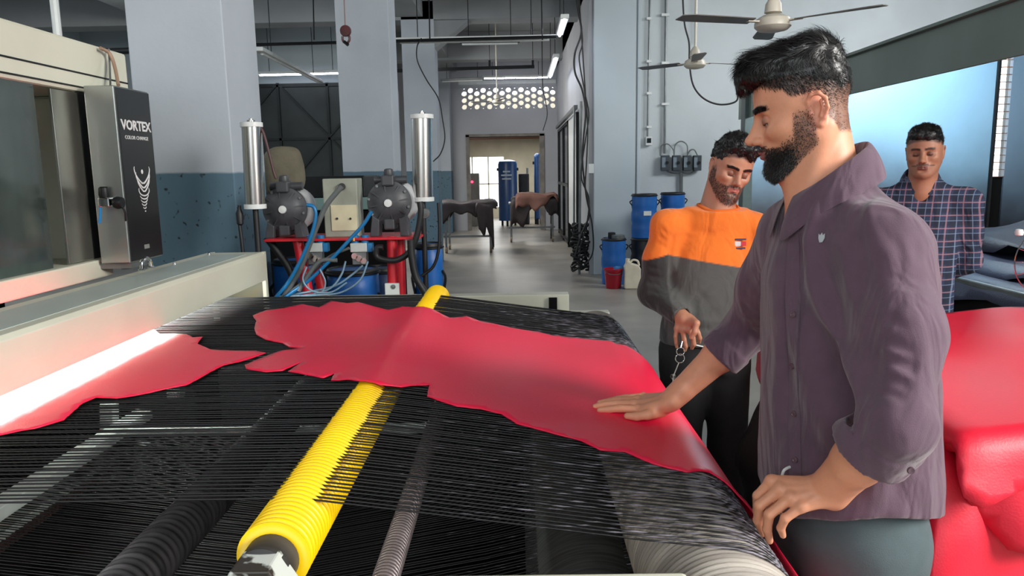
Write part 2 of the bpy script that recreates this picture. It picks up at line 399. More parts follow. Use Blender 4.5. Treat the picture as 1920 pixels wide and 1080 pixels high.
for i in range(NV):
    off = .5 if i % 2 else 0
    for j in range(3):
        if vb is None: vb = link('ventilation_block', vs, fs, M_WALLFAR, wall_far); c = vb
        else: c = vb.copy(); COL.objects.link(c)
        c.location = (vx0 + (i + .5) * VP_, YE + .01, vz0 + (j + .5 + off) * VH)
    # half block fills the odd gap of the column
    z = vz0 + (3.25 * VH if not off else .25 * VH)
    if i < 2:
        h = link('half_block', *ring_block(VP_ * .995, VH * .49, .02, .18), M_WALLFAR, wall_far)
        if i == 0: hb = h
    else: h = hb.copy(); COL.objects.link(h)
    h.location = (vx0 + (i + .5) * VP_, YE + .01, z)
MB().box((vx0 - .05, YE - .06, vz0 + 3.5 * VH + .05), (vx1, YE, vz0 + 3.5 * VH + .14)).build('lintel', M_WHITEM, wall_far)
fr = MB(); 
for a, c in (((dx0 - .07, YE - .03, 0), (dx0 + .02, YE + .21, dz + .05)), ((dx1 - .02, YE - .03, 0), (dx1 + .1, YE + .21, dz + .05)), ((dx0 - .07, YE - .03, dz), (dx1 + .1, YE + .21, dz + .07))): fr.box(a, c)
fr.build('door_edge', M_CONCRETE, wall_far)
# room beyond the doorway
M_CREAM = mat('cream_plaster', rgb(206, 200, 178), .8, var=.1, scale=2)
M_BROWN = mat('brown_boards', rgb(128, 92, 74), .8, var=.3, scale=4, stretch=(.3, 3, 1))
wx = PY(905, 350, 25).x
wb = MB().box((-4, 25, 0), (wx - .9, 25.2, 4)).box((wx + .75, 25, 0), (4, 25.2, 4)).box((wx - .9, 25, 2.0), (wx + .75, 25.2, 4)).box((wx - .9, 25, 0), (wx + .75, 25.2, .35))
struct(wb.build('wall_store', M_CREAM), 'cream wall of the store room beyond the doorway')
wd = thing('window_9', (wx, 25, 1.2), 'bright window of the store room beyond the doorway', 'window'); del wd['category']; wd['kind'] = 'structure'
MB().box((wx - .88, 25.05, .4), (wx + .73, 25.08, 1.98)).build('pane', mat('sky_pane', (.95, .98, 1, 1), .3, emit=2.2), wd)
w9 = MB(); 
for k in range(4): w9.box((wx - .88 + k * .53, 24.98, .4), (wx - .84 + k * .53, 25.1, 2.0))
w9.box((wx - .9, 24.98, 1.1), (wx + .75, 25.1, 1.14)); w9.build('window_frame', M_CREAM, wd)
sc_ = MB().box((-4, 20, 2.75), (4, 25, 2.85)); stc = struct(sc_.build('ceiling_store', M_BROWN), 'brown boarded ceiling of the store room')
rafter = None
for k in range(8):
    if rafter is None: rafter = MB().box((-3.5, 0, 2.55), (3.5, .12, 2.75)).build('rafter', M_BROWN, stc); r_ = rafter
    else: r_ = rafter.copy(); COL.objects.link(r_)
    r_.location = (0, 20.3 + k * .6, 0)
for i, x in enumerate((-4.1, 4.0)): struct(MB().box((x, 20, 0), (x + .1, 25.2, 4)).build('wall_store_%s' % ('left', 'right')[i], M_CREAM))
# corridor wall on the right, and the big right-hand wall facing us
XC = PY(1113, 400, 11.0).x
struct(MB().box((1.05, 18.6, 0), (1.25, YE + .2, 4.6)).box((1.05, 11.05, 2.5), (1.25, 18.6, 4.6)).box((1.05, 11.05, 0), (1.25, 12.8, 2.5)).build('wall_corridor', M_WALLFAR), 'corridor wall on the right of the doorway')
struct(MB().box((XC, 11.0, 0), (9, 11.2, 4.6)).build('wall_right', paint_mat('pale_blue_paint', rgb(194, 202, 205), rgb(140, 160, 168), .32)), 'pale blue wall behind the barrels')
struct(MB().box((XC + .62, 10.955, 0), (XC + .67, 11.0, 4.6)).box((XC, 10.97, 0), (XC + .6, 11.0, 4.6)).build('trim_90', M_WALL, bevel=.01), 'shallow pilaster on the pale blue wall')
# side hall on the left
struct(MB().box((-9, 16.0, 0), (-2.9, 16.2, 4.6)).build('wall_hall', M_WALL), 'lit rear wall of the left hall')
struct(MB().box((-9.1, -4, 0), (-9, 20, 4.6)).build('wall_left', M_WALL))
# corridor window / glazed door frame
gd = thing('door_1', (1.04, 15.6, 0), 'glazed dark framed sliding door in the corridor wall', 'door'); del gd['category']; gd['kind'] = 'structure'
f_ = MB()
for Y in (12.8, 15.0, 16.7, 18.5): f_.box((1.0, Y, 0), (1.07, Y + .08, 2.5))
for z in (.05, 1.2, 2.44): f_.box((1.0, 15.0, z), (1.07, 18.55, z + .06))
f_.build('frame', M_BLACKM, gd)
MB().box((1.03, 15.08, .1), (1.05, 16.7, 2.44)).build('pane', M_GLASSDK, gd)
MB().box((1.03, 16.78, .1), (1.05, 18.5, 2.44)).build('pane', M_GLASSDK, gd)
MB().box((1.02, 12.9, .5), (1.05, 15.0, 2.5)).build('panel', M_WHITEM, gd)
MB().box((.92, 12.2, 2.5), (.98, 18.0, 2.56)).build('sliding_rail', M_GREYM, gd)
struct(MB().box((1.3, 12.7, 0), (1.35, 18.7, 2.6)).build('wall_behind_door', M_DOORM))
# big dark sheet metal door in the left hall
YD = 15.9
xa = PY(500, 150, YD).x - .8; xb = PY(642, 150, YD).x + .7; zt = PY(560, 156, YD).z
dd = thing('door_2', ((xa + xb) / 2, YD, 0), 'huge dark sheet metal hangar door with diagonal bracing', 'door'); del dd['category']; dd['kind'] = 'structure'
MB().box((xa, YD, .02), (xb, YD + .06, zt)).build('panel', M_DOORM, dd)
br = MB(); nx = 3; W_ = (xb - xa) / nx
for i in range(nx + 1): br.beam((xa + i * W_, YD - .02, .05), (xa + i * W_, YD - .02, zt), .05, .05)
for z in (.1, zt / 3, 2 * zt / 3, zt - .05): br.beam((xa, YD - .02, z), (xb, YD - .02, z), .05, .05)
for i in range(nx):
    for j in range(3):
        z0 = .1 + j * (zt - .1) / 3; z1 = z0 + (zt - .1) / 3; s_ = (i + j) % 2
        br.beam((xa + (i + s_) * W_, YD - .02, z0), (xa + (i + 1 - s_) * W_, YD - .02, z1), .04, .04)
br.build('bracing', mat('brace_steel', rgb(34, 38, 38), .5, metal=.4), dd)
# ------------------------------------------------------------------ overhead fixtures
def tubelight(p, q, label, lit=True, w=.09, hang=.5, nseg=1, grp=None, body=None):
    p = Vector(p); q = Vector(q); t = thing('tube_light', (p + q) / 2, label, 'light', grp)
    MB().beam(p + Vector((0, 0, .035)), q + Vector((0, 0, .035)), w, .05).build('housing', body or M_WHITEM, t, bevel=.006)
    d = (q - p); tb = MB()
    for k in range(nseg):
        tb.cyl(p + d * ((k + .04) / nseg), p + d * ((k + .96) / nseg), .018, 10)
    tb.build('tube', M_TUBE if lit else M_WHITEM, t, smooth=True)
    if hang:
        for s_ in (.15, .85): MB().cyl(p + d * s_ + Vector((0, 0, .05)), Vector(((p + d * s_).x, (p + d * s_).y, 4.6)), .006, 6).build('hanging_rod', M_BLACKM, t)
    return t
tubelight(PY(480, 141, 15.3), PY(650, 137, 15.3), 'lit tube light hanging across the hall above the dark door', hang=.7, w=.14)
tubelight(PY(484, 97, 9.5), PY(600, 156, 15.0), 'unlit slanting tube light left of the middle pillar', False, hang=.7, w=.12)
tubelight(PY(1059, 36, 9.2), PY(1049, 68, 11.2), 'nearer of two tube lights along the corridor wall', True, hang=.6, w=.1)
tubelight(PY(1043, 108, 12.2), PY(1031, 146, 15.6), 'farther of two tube lights along the corridor wall', True, hang=.5, w=.1)
tubelight(PY(905, 147, 18.8), PY(1028, 145, 18.8), 'lit tube light across the end wall above the ventilation blocks', True, nseg=6, w=.06, hang=.6)
tubelight(PY(862, 83, 12.0), PY(975, 81, 12.0), 'dark unlit light channel hanging in the corridor', False, hang=.4, w=.08, body=M_BLACKM)
tubelight(PY(826, 153, 18.0), PY(908, 150, 18.0), 'small unlit light channel left of the end wall tube', False, hang=.4, w=.08, body=M_GREYM)
tubelight(PY(738, 80, 10.0), PY(1042, 74, 10.0), 'long white light channel under the black pipe', False, hang=.5, w=.05)
def pipe(name, pts, r, label, cat='pipe', m=M_BLACKM, n=10):
    o = MB().tube(pts, r, n).build(name, m, None, smooth=True); return tag(o, label, cat)
pp = thing('ceiling_pipe', PY(890, 72, 9.9), 'long black pipe hanging across the corridor near the ceiling', 'pipe')
MB().tube([PY(470, 84, 9.9), PY(1043, 69, 9.9)], .02, 8).build('pipe', M_BLACKM, pp, smooth=True)
for x in (589, 806, 1017): MB().cyl(PY(x, 75, 9.9), PY(x - 3, -60, 9.9), .009, 6).build('hanging_rod', M_BLACKM, pp)
pq = thing('black_rail', PY(910, 128, 14.5), 'shorter black rail with upright stubs beyond the third pillar', 'pipe')
MB().beam(PY(735, 133, 14.5), PY(1002, 125, 14.5), .05, .06).build('rail', M_BLACKM, pq)
for x in (918, 999):
    MB().beam(PY(x, 128, 14.5), PY(x, 113, 14.5), .04, .04).build('stub', M_BLACKM, pq); q = PY(x, 113, 14.5); MB().cyl(q, (q.x, q.y, 4.6), .006, 6).build('hanging_rod', M_BLACKM, pq)
pipe('drop_pipe', [PY(95, -60, 4.2), PY(112, 100, 4.2)], .022, 'pale pipe dropping to the top of the spray machine', m=M_WHITEM)
pipe('wall_pipe', [PY(190, 97, 6.0), PY(300, 93, 6.0)], .025, 'thin black pipe crossing behind the nearest pillar')
def cable(pts, r, label, m=M_CABLE, cat='cable', name='cable', n=8, sm=8):
    o = MB().tube(spline(pts, sm), r, n).build(name, m, None, smooth=True, angle=80); return tag(o, label, cat)
cable([PY(790, 72, 9.89), PY(782, 88, 9.8), PY(783, 115, 9.8), PY(800, 150, 9.8), PY(822, 185, 9.8), PY(830, 225, 9.8), PY(834, 260, 9.8), PY(826, 288, 9.8), PY(812, 303, 9.8)], .008, 'loose black cable hanging in a curve right of the middle pillar')
for k, (pts, lb) in enumerate([
    ([(1078, -30), (1084, 20), (1090, 60), (1078, 100), (1078, 135), (1092, 170), (1098, 210), (1094, 260), (1092, 300), (1097, 350), (1105, 400), (1090, 440), (1078, 480)], 'thick black cable looping down the corner of the pale wall'),
    ([(1084, -30), (1090, 60), (1094, 120), (1098, 180), (1102, 240), (1100, 300), (1098, 360), (1110, 420), (1112, 470), (1100, 495)], 'second black cable hanging close to the corner'),
    ([(1076, -30), (1092, 70), (1086, 110), (1096, 170), (1104, 215), (1098, 260), (1090, 330), (1104, 372), (1100, 420), (1086, 470)], 'thin black cable crossing the others at the corner'),
    ([(1016, -20), (1017, 150), (1022, 185), (1026, 215), (1018, 245)], 'short black cable hanging beside the corridor wall opening')]):
    Yc = 10.8 if k < 3 else 17
    cable([PY(x, y, Yc) for x, y in pts], .014 if k == 0 else .010, lb)
pipe('cable_conduit', [PY(1089, 190, 10.9), PZ(1086, 514, 0)], .02, 'upright grey conduit at the corner of the pale wall', m=M_GREYM)
pipe('cable_conduit', [PY(1077, 205, 11.3), PZ(1076, 508, 0)], .015, 'slimmer conduit left of the corner conduit', m=M_GREYM)
jb = thing('junction_box', PY(1109, 315, 10.8), 'small white junction box on the corner of the pale wall', 'box')
MB().box(PY(1104, 325, 10.9), PY(1113, 307, 10.95)).build('body', M_WHITEM, jb, bevel=.004)
# dark bundle of cable ends heaped at the foot of the corner
hb_ = MB(); cc = PZ(1088, 501, .1)
for k in range(14):
    pts = []; rr = .09 + .06 * rng.random(); ph = rng.random() * 6; zz = .03 + .05 * k
    for j in range(9): a = ph + j * .75; pts.append(cc + Vector((math.cos(a) * rr, math.sin(a) * rr * .7, zz - .05 + .03 * math.sin(3 * a + k))))
    hb_.tube(spline(pts, 4), .018, 6)
tag(hb_.build('cable_heap', M_CABLE, None, smooth=True, angle=80), 'heap of coiled black cable on the floor at the wall corner', 'cable')
# conduits, thermostat, switch boxes on the pale wall
YW = 10.97
c1 = thing('wall_conduit', PY(1216, 130, YW), 'left vertical conduit running down to the small control on the pale wall', 'pipe')
MB().tube([PY(1219, -40, YW - .02), PY(1214, 256, YW - .02)], .014, 8).build('pipe', M_GREYM, c1, smooth=True)
for y in (35, 115, 175, 238): MB().box(PY(1213, y + 2, YW - .04), PY(1221, y - 2, YW)).build('clip', M_WHITEM, c1)
c2 = thing('wall_conduit', PY(1247, 130, YW), 'right vertical conduit running down to the row of switch boxes', 'pipe')
MB().tube([PY(1249, -40, YW - .02), PY(1246, 288, YW - .02)], .018, 8).build('pipe', M_GREYM, c2, smooth=True)
for y in (28, 118, 195): MB().box(PY(1241, y + 2, YW - .04), PY(1254, y - 2, YW)).build('clip', M_WHITEM, c2)
th = thing('thermostat', PY(1216, 264, YW), 'small square white wall control with dark screen', 'switch')
MB().box(PY(1210, 273, YW), PY(1223, 256, YW - .05)).build('body', M_WHITEM, th, bevel=.006)
MB().box(PY(1213, 268, YW - .05), PY(1221, 259, YW - .056)).build('screen', M_GLASSDK, th)
M_SWB = mat('switch_box_grey', rgb(58, 66, 72), .45, var=.15)
swb = [('leftmost', 1247), ('second from left', 1268), ('third from left', 1288), ('rightmost', 1307)]
for nm, x in swb:
    t = thing('switch_box', PY(x, 305, YW), '%s of the four dark switch boxes on the pale wall' % nm, 'switch', 'switch boxes in a row on the pale wall')
    MB().box(PY(x - 9, 320, YW), PY(x + 9, 291, YW - .1)).build('body', M_SWB, t, bevel=.008)
    MB().box(PY(x - 6, 314, YW - .1), PY(x + 1, 295, YW - .106)).build('face_plate', mat('sw_face', rgb(120, 136, 146), .4), t)
    MB().cyl(PY(x + 4, 305, YW - .1), PY(x + 4, 305, YW - .13), .022, 12).build('knob', M_BLACKM, t, smooth=True)
for pts, lb in (([(1238, 292), (1240, 274), (1252, 270), (1262, 280), (1264, 292)], 'left'), ([(1264, 290), (1266, 272), (1277, 265), (1288, 272), (1289, 290)], 'middle'), ([(1288, 292), (1294, 282), (1302, 281), (1308, 292)], 'right')):
    cable([PY(x, y, YW - .05) for x, y in pts], .009, '%s looped cable above the row of switch boxes' % lb, m=M_GREYM)
pipe('conduit_riser', [PY(1277, 322, YW - .02), PY(1277, 372, YW - .02)], .026, 'short pale conduit below the switch boxes', m=M_GREYM)
cable([PY(x, y, YW - .03) for x, y in ((1250, 321), (1264, 325), (1277, 324), (1292, 325), (1303, 320))], .008, 'thin cable joining the switch boxes underneath', m=M_GREYM)
cable([PY(x, y, 8.5) for x, y in ((1279, -40), (1283, 40), (1292, 80), (1293, 120), (1300, 160), (1320, 185), (1350, 196), (1380, 190), (1384, 170))], .010, 'drooping black cable behind the rear ceiling fan')
cable([PY(x, y, YW - .03) for x, y in ((1304, -40), (1305, 80))], .008, 'straight thin cable beside the rear fan')
# ceiling fans
M_FAN = mat('fan_cream', rgb(196, 190, 176), .4, var=.08)
M_FANB = mat('fan_blade', rgb(96, 92, 88), .4, var=.15)
def fan(c, R_, angs, label, hub_r=.1, ztop=4.6, name='ceiling_fan'):
    t = thing(name, c, label, 'ceiling fan'); c = Vector(c)
    MB().lathe([(.012, 0), (.03, -.005), (hub_r * .55, -.01), (hub_r * .9, -.03), (hub_r, -.055), (hub_r, -.075), (hub_r * .8, -.095), (hub_r * .35, -.105), (.005, -.107)], c + Vector((0, 0, .05)), n=28).build('motor_hub', M_FAN, t, smooth=True)
    MB().lathe([(.02, .0), (.05, .01), (.045, .06), (.02, .1)], c + Vector((0, 0, .045)), n=20).build('canopy', M_FAN, t, smooth=True)
    MB().cyl(c + Vector((0, 0, .1)), (c.x, c.y, ztop), .012, 10).build('down_rod', M_FAN, t, smooth=True)
    for a in angs:
        a = math.radians(a); d = Vector((math.cos(a), math.sin(a), 0)); s_ = Vector((-d.y, d.x, 0))
        MB().beam(c + d * hub_r * .9, c + d * (hub_r + .07), .03, .008).build('blade_bracket', M_FAN, t)
        m_ = MB(); N = 8; vs = []
        for i in range(N + 1):
            u = i / N; rr = hub_r + .04 + (R_ - hub_r - .04) * u; w = .045 + .02 * u; tw = .16 * (1 - .4 * u)
            if i == N: w *= .7
            for q in (-1, 1):
                for zq in (0, .005): vs.append(c + d * rr + s_ * w * q + Vector((0, 0, zq + q * w * math.sin(tw))))
        fs = []
        for i in range(N):
            o = 4 * i; fs += [(o, o + 2, o + 6, o + 4), (o + 1, o + 5, o + 7, o + 3), (o, o + 4, o + 5, o + 1), (o + 2, o + 3, o + 7, o + 6)]
        fs += [(0, 1, 3, 2), (4 * N, 4 * N + 2, 4 * N + 3, 4 * N + 1)]
        m_.add(vs, fs); m_.build('blade', M_FANB, t)
    return t
fan(PY(1449, 42, 4.6), .62, (198, 78, -42), 'large cream ceiling fan above the man in the purple shirt', .105)
fan(PY(1303, 118, 7.2), .58, (141, 21, -99), 'smaller looking ceiling fan behind, in front of the pale wall', .1)
fan(PY(932, 190, 15.5), .55, (165, 45, -75), 'far ceiling fan hanging in front of the ventilation blocks', .1)
# small hoist hook in front of the middle pillar
hk = thing('hoist_hook', PY(648, 62, 7.6), 'small dark red hook block hanging on a cord before the middle pillar', 'hook')
M_HOOK = mat('dark_red_paint', rgb(86, 34, 36), .45, var=.3)
MB().tube([PY(647, 48, 7.6), PY(643, -60, 7.6)], .006, 6).build('cord', mat('cord_pink', rgb(150, 120, 118), .7), hk)
c_ = PY(648, 58, 7.6)
MB().lathe([(.02, -.03), (.05, -.028), (.056, 0), (.05, .028), (.02, .03)], c_, axis='Y', n=20).build('pulley', M_HOOK, hk, smooth=True)
MB().tube([c_ + Vector((.03 + .035 * math.cos(a) - .03, 0, -.07 + .045 * math.sin(a))) for a in np.linspace(1.2, -3.6, 14)], .012, 8).build('hook', M_HOOK, hk, smooth=True)
MB().tube([c_ + Vector((-.02, 0, -.1)), c_ + Vector((.02, -.01, -.135))], .016, 8).build('tip', M_BLACKM, hk, smooth=True)
# paper notice strip on the side of the middle pillar
nt_ = thing('notice_sheet', PY(735, 230, 9.4), 'tall board with a white sheet and orange band beside the middle pillar', 'notice')
a_ = PY(729, 330, 9.4); c_ = PY(745, 175, 9.42); MB().box(a_, c_).build('sheet', M_WHITEM, nt_); MB().box((a_.x - .02, 9.43, 0), (c_.x + .01, 9.46, c_.z + .03)).build('board', M_GREYM, nt_)
MB().box(PY(728, 274, 9.38), PY(745, 256, 9.39)).build('orange_band', mat('orange_band', rgb(205, 140, 70), .6), nt_)
# ------------------------------------------------------------------ leather finishing machine
M_CREAMM = mat('cream_machine_paint', rgb(204, 204, 186), .38, var=.06, scale=3)
M_GREENW = mat('grey_green_machine_paint', rgb(176, 186, 180), .35, var=.08, scale=3)
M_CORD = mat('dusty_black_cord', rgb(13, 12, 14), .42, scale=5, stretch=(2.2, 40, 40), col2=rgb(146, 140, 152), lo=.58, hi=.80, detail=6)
M_YEL = mat('yellow_rubber', rgb(255, 206, 0), .38, var=.05, scale=12)
M_GREYROLL = mat('dusty_grey_roller', rgb(186, 178, 168), .6, var=.3, scale=3, stretch=(1, 12, 1), col2=rgb(140, 132, 124), bump=.2)
M_DKROLL = mat('dark_spiral_roller', rgb(62, 60, 62), .55, scale=4, stretch=(1, 10, 1), col2=rgb(30, 29, 31))
M_BLACKIN = mat('near_black_steel', rgb(9, 9, 9), .8, var=.35, scale=2, spec=.15)  # one near-black tone for inner parts and undersides
M_NUT = mat('grimy_white_paint', rgb(196, 200, 194), .4, scale=14, col2=rgb(46, 40, 34), lo=.56, hi=.60)
M_FRAMEW = mat('grey_green_rail_paint', rgb(205, 214, 208), .45, var=.2, scale=5)
mach = thing('leather_conveyor', (-.4, 2.2, 0), 'conveyor table of black cords with a yellow grooved roller and cream side beam', 'machine')
YN, YF = 1.165, 3.215; NC = 142; YX, YZ = -.38, .975; RX, RZ, RR = .342, .79, .127
def cordpath():
    p = [(-2.1, .83)]
    for a in np.linspace(150, 90, 5): p.append((-2.02 + .11 * math.cos(math.radians(a)), .909 + .11 * math.sin(math.radians(a))))
    p += [(-1.0, 1.019), (YX - .02, 1.0195), (YX + .012, 1.0195)]
    sl = (RZ + RR + .002 - 1.017) / (RX - YX - .03)
    for x in (-.2, 0, .2): p.append((x, 1.017 + sl * (x - YX - .03)))
    for a in np.linspace(84, -95, 15): p.append((RX + (RR + .002) * math.cos(math.radians(a)), RZ + (RR + .002) * math.sin(math.radians(a))))
    p += [(-.1, .56), (-.75, .44), (-1.6, .55), (-2.02, .70), (-2.11, .76), (-2.1, .83)]
    return p
CP = cordpath()
bases = []
for k in range(3):   # three slightly different cords, shared by all the copies
    pts = [Vector((x, .0015 * math.sin(i * 1.7 + k * 2), z + (.0008 * math.sin(i * 2.1 + k) if 5 < i < 12 else 0))) for i, (x, z) in enumerate(CP[:-1])]
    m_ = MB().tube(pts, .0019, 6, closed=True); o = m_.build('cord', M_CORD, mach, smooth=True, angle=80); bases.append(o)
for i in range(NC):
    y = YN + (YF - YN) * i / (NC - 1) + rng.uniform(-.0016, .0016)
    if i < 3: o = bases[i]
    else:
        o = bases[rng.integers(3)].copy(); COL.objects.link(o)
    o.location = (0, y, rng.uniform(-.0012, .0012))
# per-cord dust variation comes from an object-coordinate offset
nt = M_CORD.node_tree; oi = nt.nodes.new('ShaderNodeObjectInfo'); mp = [n for n in nt.nodes if n.type == 'MAPPING'][0]
cb = nt.nodes.new('ShaderNodeCombineXYZ'); ml = nt.nodes.new('ShaderNodeMath'); ml.operation = 'MULTIPLY'; ml.inputs[1].default_value = 37.0
nt.links.new(oi.outputs['Random'], ml.inputs[0]); nt.links.new(ml.outputs[0], cb.inputs[0]); nt.links.new(ml.outputs[0], cb.inputs[1]); nt.links.new(cb.outputs[0], mp.inputs['Location'])
# pale tone covers more of the cords towards the grey end roller
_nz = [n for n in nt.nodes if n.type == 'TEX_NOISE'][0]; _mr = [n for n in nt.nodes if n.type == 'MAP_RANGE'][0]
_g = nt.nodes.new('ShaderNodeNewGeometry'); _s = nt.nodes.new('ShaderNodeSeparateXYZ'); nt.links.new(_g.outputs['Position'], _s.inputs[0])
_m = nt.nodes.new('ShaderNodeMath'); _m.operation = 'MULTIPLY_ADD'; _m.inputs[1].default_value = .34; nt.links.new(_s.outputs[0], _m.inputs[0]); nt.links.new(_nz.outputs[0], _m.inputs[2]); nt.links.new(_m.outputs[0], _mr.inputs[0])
def rings(y0, y1, pitch, r0, depth, sharp=1.0, k=6):
    n = max(2, int((y1 - y0) / pitch)); pr = [(r0 * .6, y0), (r0, y0 + .001)]
    for i in range(n):
        for j in range(k):
            t = j / k; pr.append((r0 - depth * (0.5 - .5 * math.cos(2 * math.pi * t)) ** sharp, y0 + .001 + (i + t) * (y1 - y0 - .002) / n))
    pr += [(r0, y1 - .001), (r0 * .6, y1)]; return pr
yr = MB().lathe(rings(1.055, 3.42, (YF - YN) / (NC - 1), .0565, .0125, 2.6, 8), (YX, 0, YZ), 'Y', 40).build('yellow_roller', M_YEL, mach, smooth=True, angle=70)
yr['label'] = 'yellow grooved rubber roller'
MB().lathe([(.03, 1.0), (.041, 1.004), (.041, 1.05), (.036, 1.056)], (YX, 0, YZ), 'Y', 32).build('roller_collar', MATS['dark_spiral_roller'], mach, smooth=True)
hexp = [(YX + .053 * math.cos(math.radians(a)), YZ - .012 + .053 * math.sin(math.radians(a))) for a in range(0, 360, 60)]
MB().prism(hexp, .955, 1.015).build('hex_nut', M_NUT, mach, bevel=.003)
MB().box((YX - .06, .88, .86), (YX + .06, .99, .925)).build('bearing_block', M_NUT, mach, bevel=.004)
for x in (-.058, .058): MB().lathe([(.001, .014), (.009, .012), (.012, 0), (.012, -.01)], (YX + x, .955, .925), n=16).build('bolt', M_GREYM, mach, smooth=True)
MB().cyl((YX, 3.41, YZ), (YX, 3.62, YZ), .02, 16).build('roller_shaft', M_GREYM, mach, smooth=True)
MB().cyl((YX, .9, YZ), (YX, 1.06, YZ), .02, 16).build('roller_shaft', M_GREYM, mach, smooth=True)
rr_ = MB().lathe(rings(.98, 3.32, .0145, RR + .001, .0045, 1.0, 6), (RX, 0, RZ), 'Y', 72).build('end_roller', M_GREYROLL, mach, smooth=True, angle=70)
rr_['label'] = 'big dusty grey grooved end roller'
for y0, y1 in ((.86, .99), (3.31, 3.6)): MB().cyl((RX, y0, RZ), (RX, y1, RZ), .025, 20).build('roller_shaft', M_GREYM, mach, smooth=True)
# rollers under the cords
p0 = PZ(250, 1085, .70); p1 = PZ(455, 850, .70)
def slanted(x, z): return x, z
MB().lathe(rings(.98, 3.5, .022, .058, .005, 1.0, 5), (PZ(330, 1000, .72).x, 0, .72), 'Y', 36).build('lower_roller', M_DKROLL, mach, smooth=True, angle=70)
_sx = PZ(757, 980, .76).x; M_SPR = mat('spring_grey', rgb(150, 138, 138), .4, metal=.5, var=.3)
MB().tube([Vector((_sx + .024 * math.cos(t), 1.0 + .012 * t / (2 * math.pi), .76 + .024 * math.sin(t))) for t in np.arange(0, 2 * math.pi * 205, 2 * math.pi / 14)], .0042, 5, cap=False).build('spring_roller', M_SPR, mach, smooth=True, angle=80)
MB().cyl((_sx, .95, .76), (_sx, 3.5, .76), .019, 16).build('spring_core', M_DKROLL, mach, smooth=True)
MB().lathe([(.06, 1.0), (.105, 1.001), (.105, 3.45), (.06, 3.451)], (-2.02, 0, .909 - .0), 'Y', 40).build('infeed_roller', M_DKROLL, mach, smooth=True)
xA = PZ(100, 875, .62).x; xB = PZ(60, 948, .52).x
MB().box((xA - .035, .9, .58), (xA + .035, 3.5, .62)).build('frame_rail', M_FRAMEW, mach, bevel=.003)
MB().box((xB - .03, .9, .48), (xB + .03, 3.5, .52)).build('frame_rail', M_FRAMEW, mach, bevel=.003)
tb = MB()
for k in range(120): tb.box((xB + .032, 1.0 + k * .02, .478), (xB + .05, 1.009 + k * .02, .5))
tb.build('rack_teeth', mat('rusty_steel', rgb(84, 60, 58), .6, var=.3), mach)['kind'] = 'stuff'
yC = PZ(420, 803, .6).y
MB().box((xA - .03, yC - .02, .575), (-.30, yC + .02, .605)).build('cross_rail', M_FRAMEW, mach, bevel=.003)
for px, y0, y1 in ((205, 755, 850), (330, 700, 745), (268, 830, 900)):
    MB().beam(PY(px, y0, yC + .05), PY(px, y1, yC + .05), .05, .05).build('upright', M_FRAMEW, mach, bevel=.003)
pan = MB().box((-2.2, .85, .22), (.3, 3.6, .25)).box((-2.2, 3.55, .22), (.3, 3.6, .86)).box((-2.2, .85, .22), (-2.16, 3.6, .8)).box((-2.2, .85, .22), (.3, .88, .62))
pan.build('dark_tray', M_BLACKIN, mach)  # black sheets added to keep the space under the cords dark
for px in (330, 700, 480): 
    q = PY(px, 700, 3.0); MB().box((q.x - .12, 2.9, .25), (q.x + .12, 3.2, .78)).build('inner_box', mat('inner_box_%d' % px, rgb(34, 34, 36), .6), mach, bevel=.01)
# cylinder lying below on the right (pale curved drum seen through the cords)
MB().lathe([(.02, 1.02), (.16, 1.025), (.16, 3.3), (.02, 3.31)], (PZ(1085, 1050, .6).x + .03, 0, .5), 'Y', 48).build('lower_drum', mat('dull_zinc', rgb(92, 94, 92), .55, metal=.3, var=.4, stretch=(1, 14, 1)), mach, smooth=True)
# near and far side rails, legs
MB().box((PZ(560, 1078, .95).x, .90, .90), (.245, 1.046, .95)).build('near_rail', M_CREAMM, mach, bevel=.008)
MB().box((-2.2, .80, .70), (.45, .87, .80)).build('near_beam', M_CREAMM, mach, bevel=.006)
fx = PY(1066, 560, 3.66).x
MB().box((-1.12, 3.62, .84), (fx, 3.70, .944)).build('far_rail', M_CREAMM, mach, bevel=.004)
MB().box((fx - .1, 3.60, .87), (fx - .06, 3.62, .93)).build('rail_notch', M_BLACKIN, mach)
for x in (-2.1, .25):
    for y in (.82, 3.6): MB().box((x, y, 0), (x + .09, y + .09, .85)).build('leg', M_CREAMM, mach, bevel=.004)
for y in (.82, 3.58): MB().box((.2, y, .72), (.44, y + .06, .86)).build('roller_bracket', M_CREAMM, mach, bevel=.004)
# ---- long cream hood beam on the left, an inverted channel with a tube light inside
XB0, XB1 = -1.2, -1.47; zb = 1.055; ztp = 1.19
y_end = 3.5
prof = [(XB0, zb), (XB0, ztp - .012), (XB0 - .012, ztp), (XB1, ztp), (XB1, ztp - .12), (XB1 + .006, ztp - .12), (XB1 + .006, ztp - .008), (XB0 - .016, ztp - .008), (XB0 - .006, ztp - .016), (XB0 - .006, zb)]
hood = thing('machine_hood', (-1.33, 2.2, 1.05), 'long cream sheet metal hood beam above the left end of the cords', 'machine hood')
MB().prism(prof, .4, y_end).build('channel', M_CREAMM, hood, bevel=.002)
MB().box((XB1 + .01, y_end - .004, ztp - .13), (XB0 - .008, y_end, ztp - .01)).build('end_plate', M_GREENW, hood)
MB().box((XB1 + .05, .4, ztp), (XB0 - .05, y_end - .1, ztp + .0015)).build('top_panel', M_GREENW, hood)
hd = PX(275, 503, -1.36); 
MB().tube(spline([hd + Vector((0, -.035, -.0)), hd + Vector((0, -.028, .028)), hd + Vector((0, 0, .036)), hd + Vector((0, .028, .028)), hd + Vector((0, .035, 0))], 5), .007, 10).build('handle', mat('chrome', rgb(220, 220, 220), .12, metal=1), hood, smooth=True)['label'] = 'chrome handle'
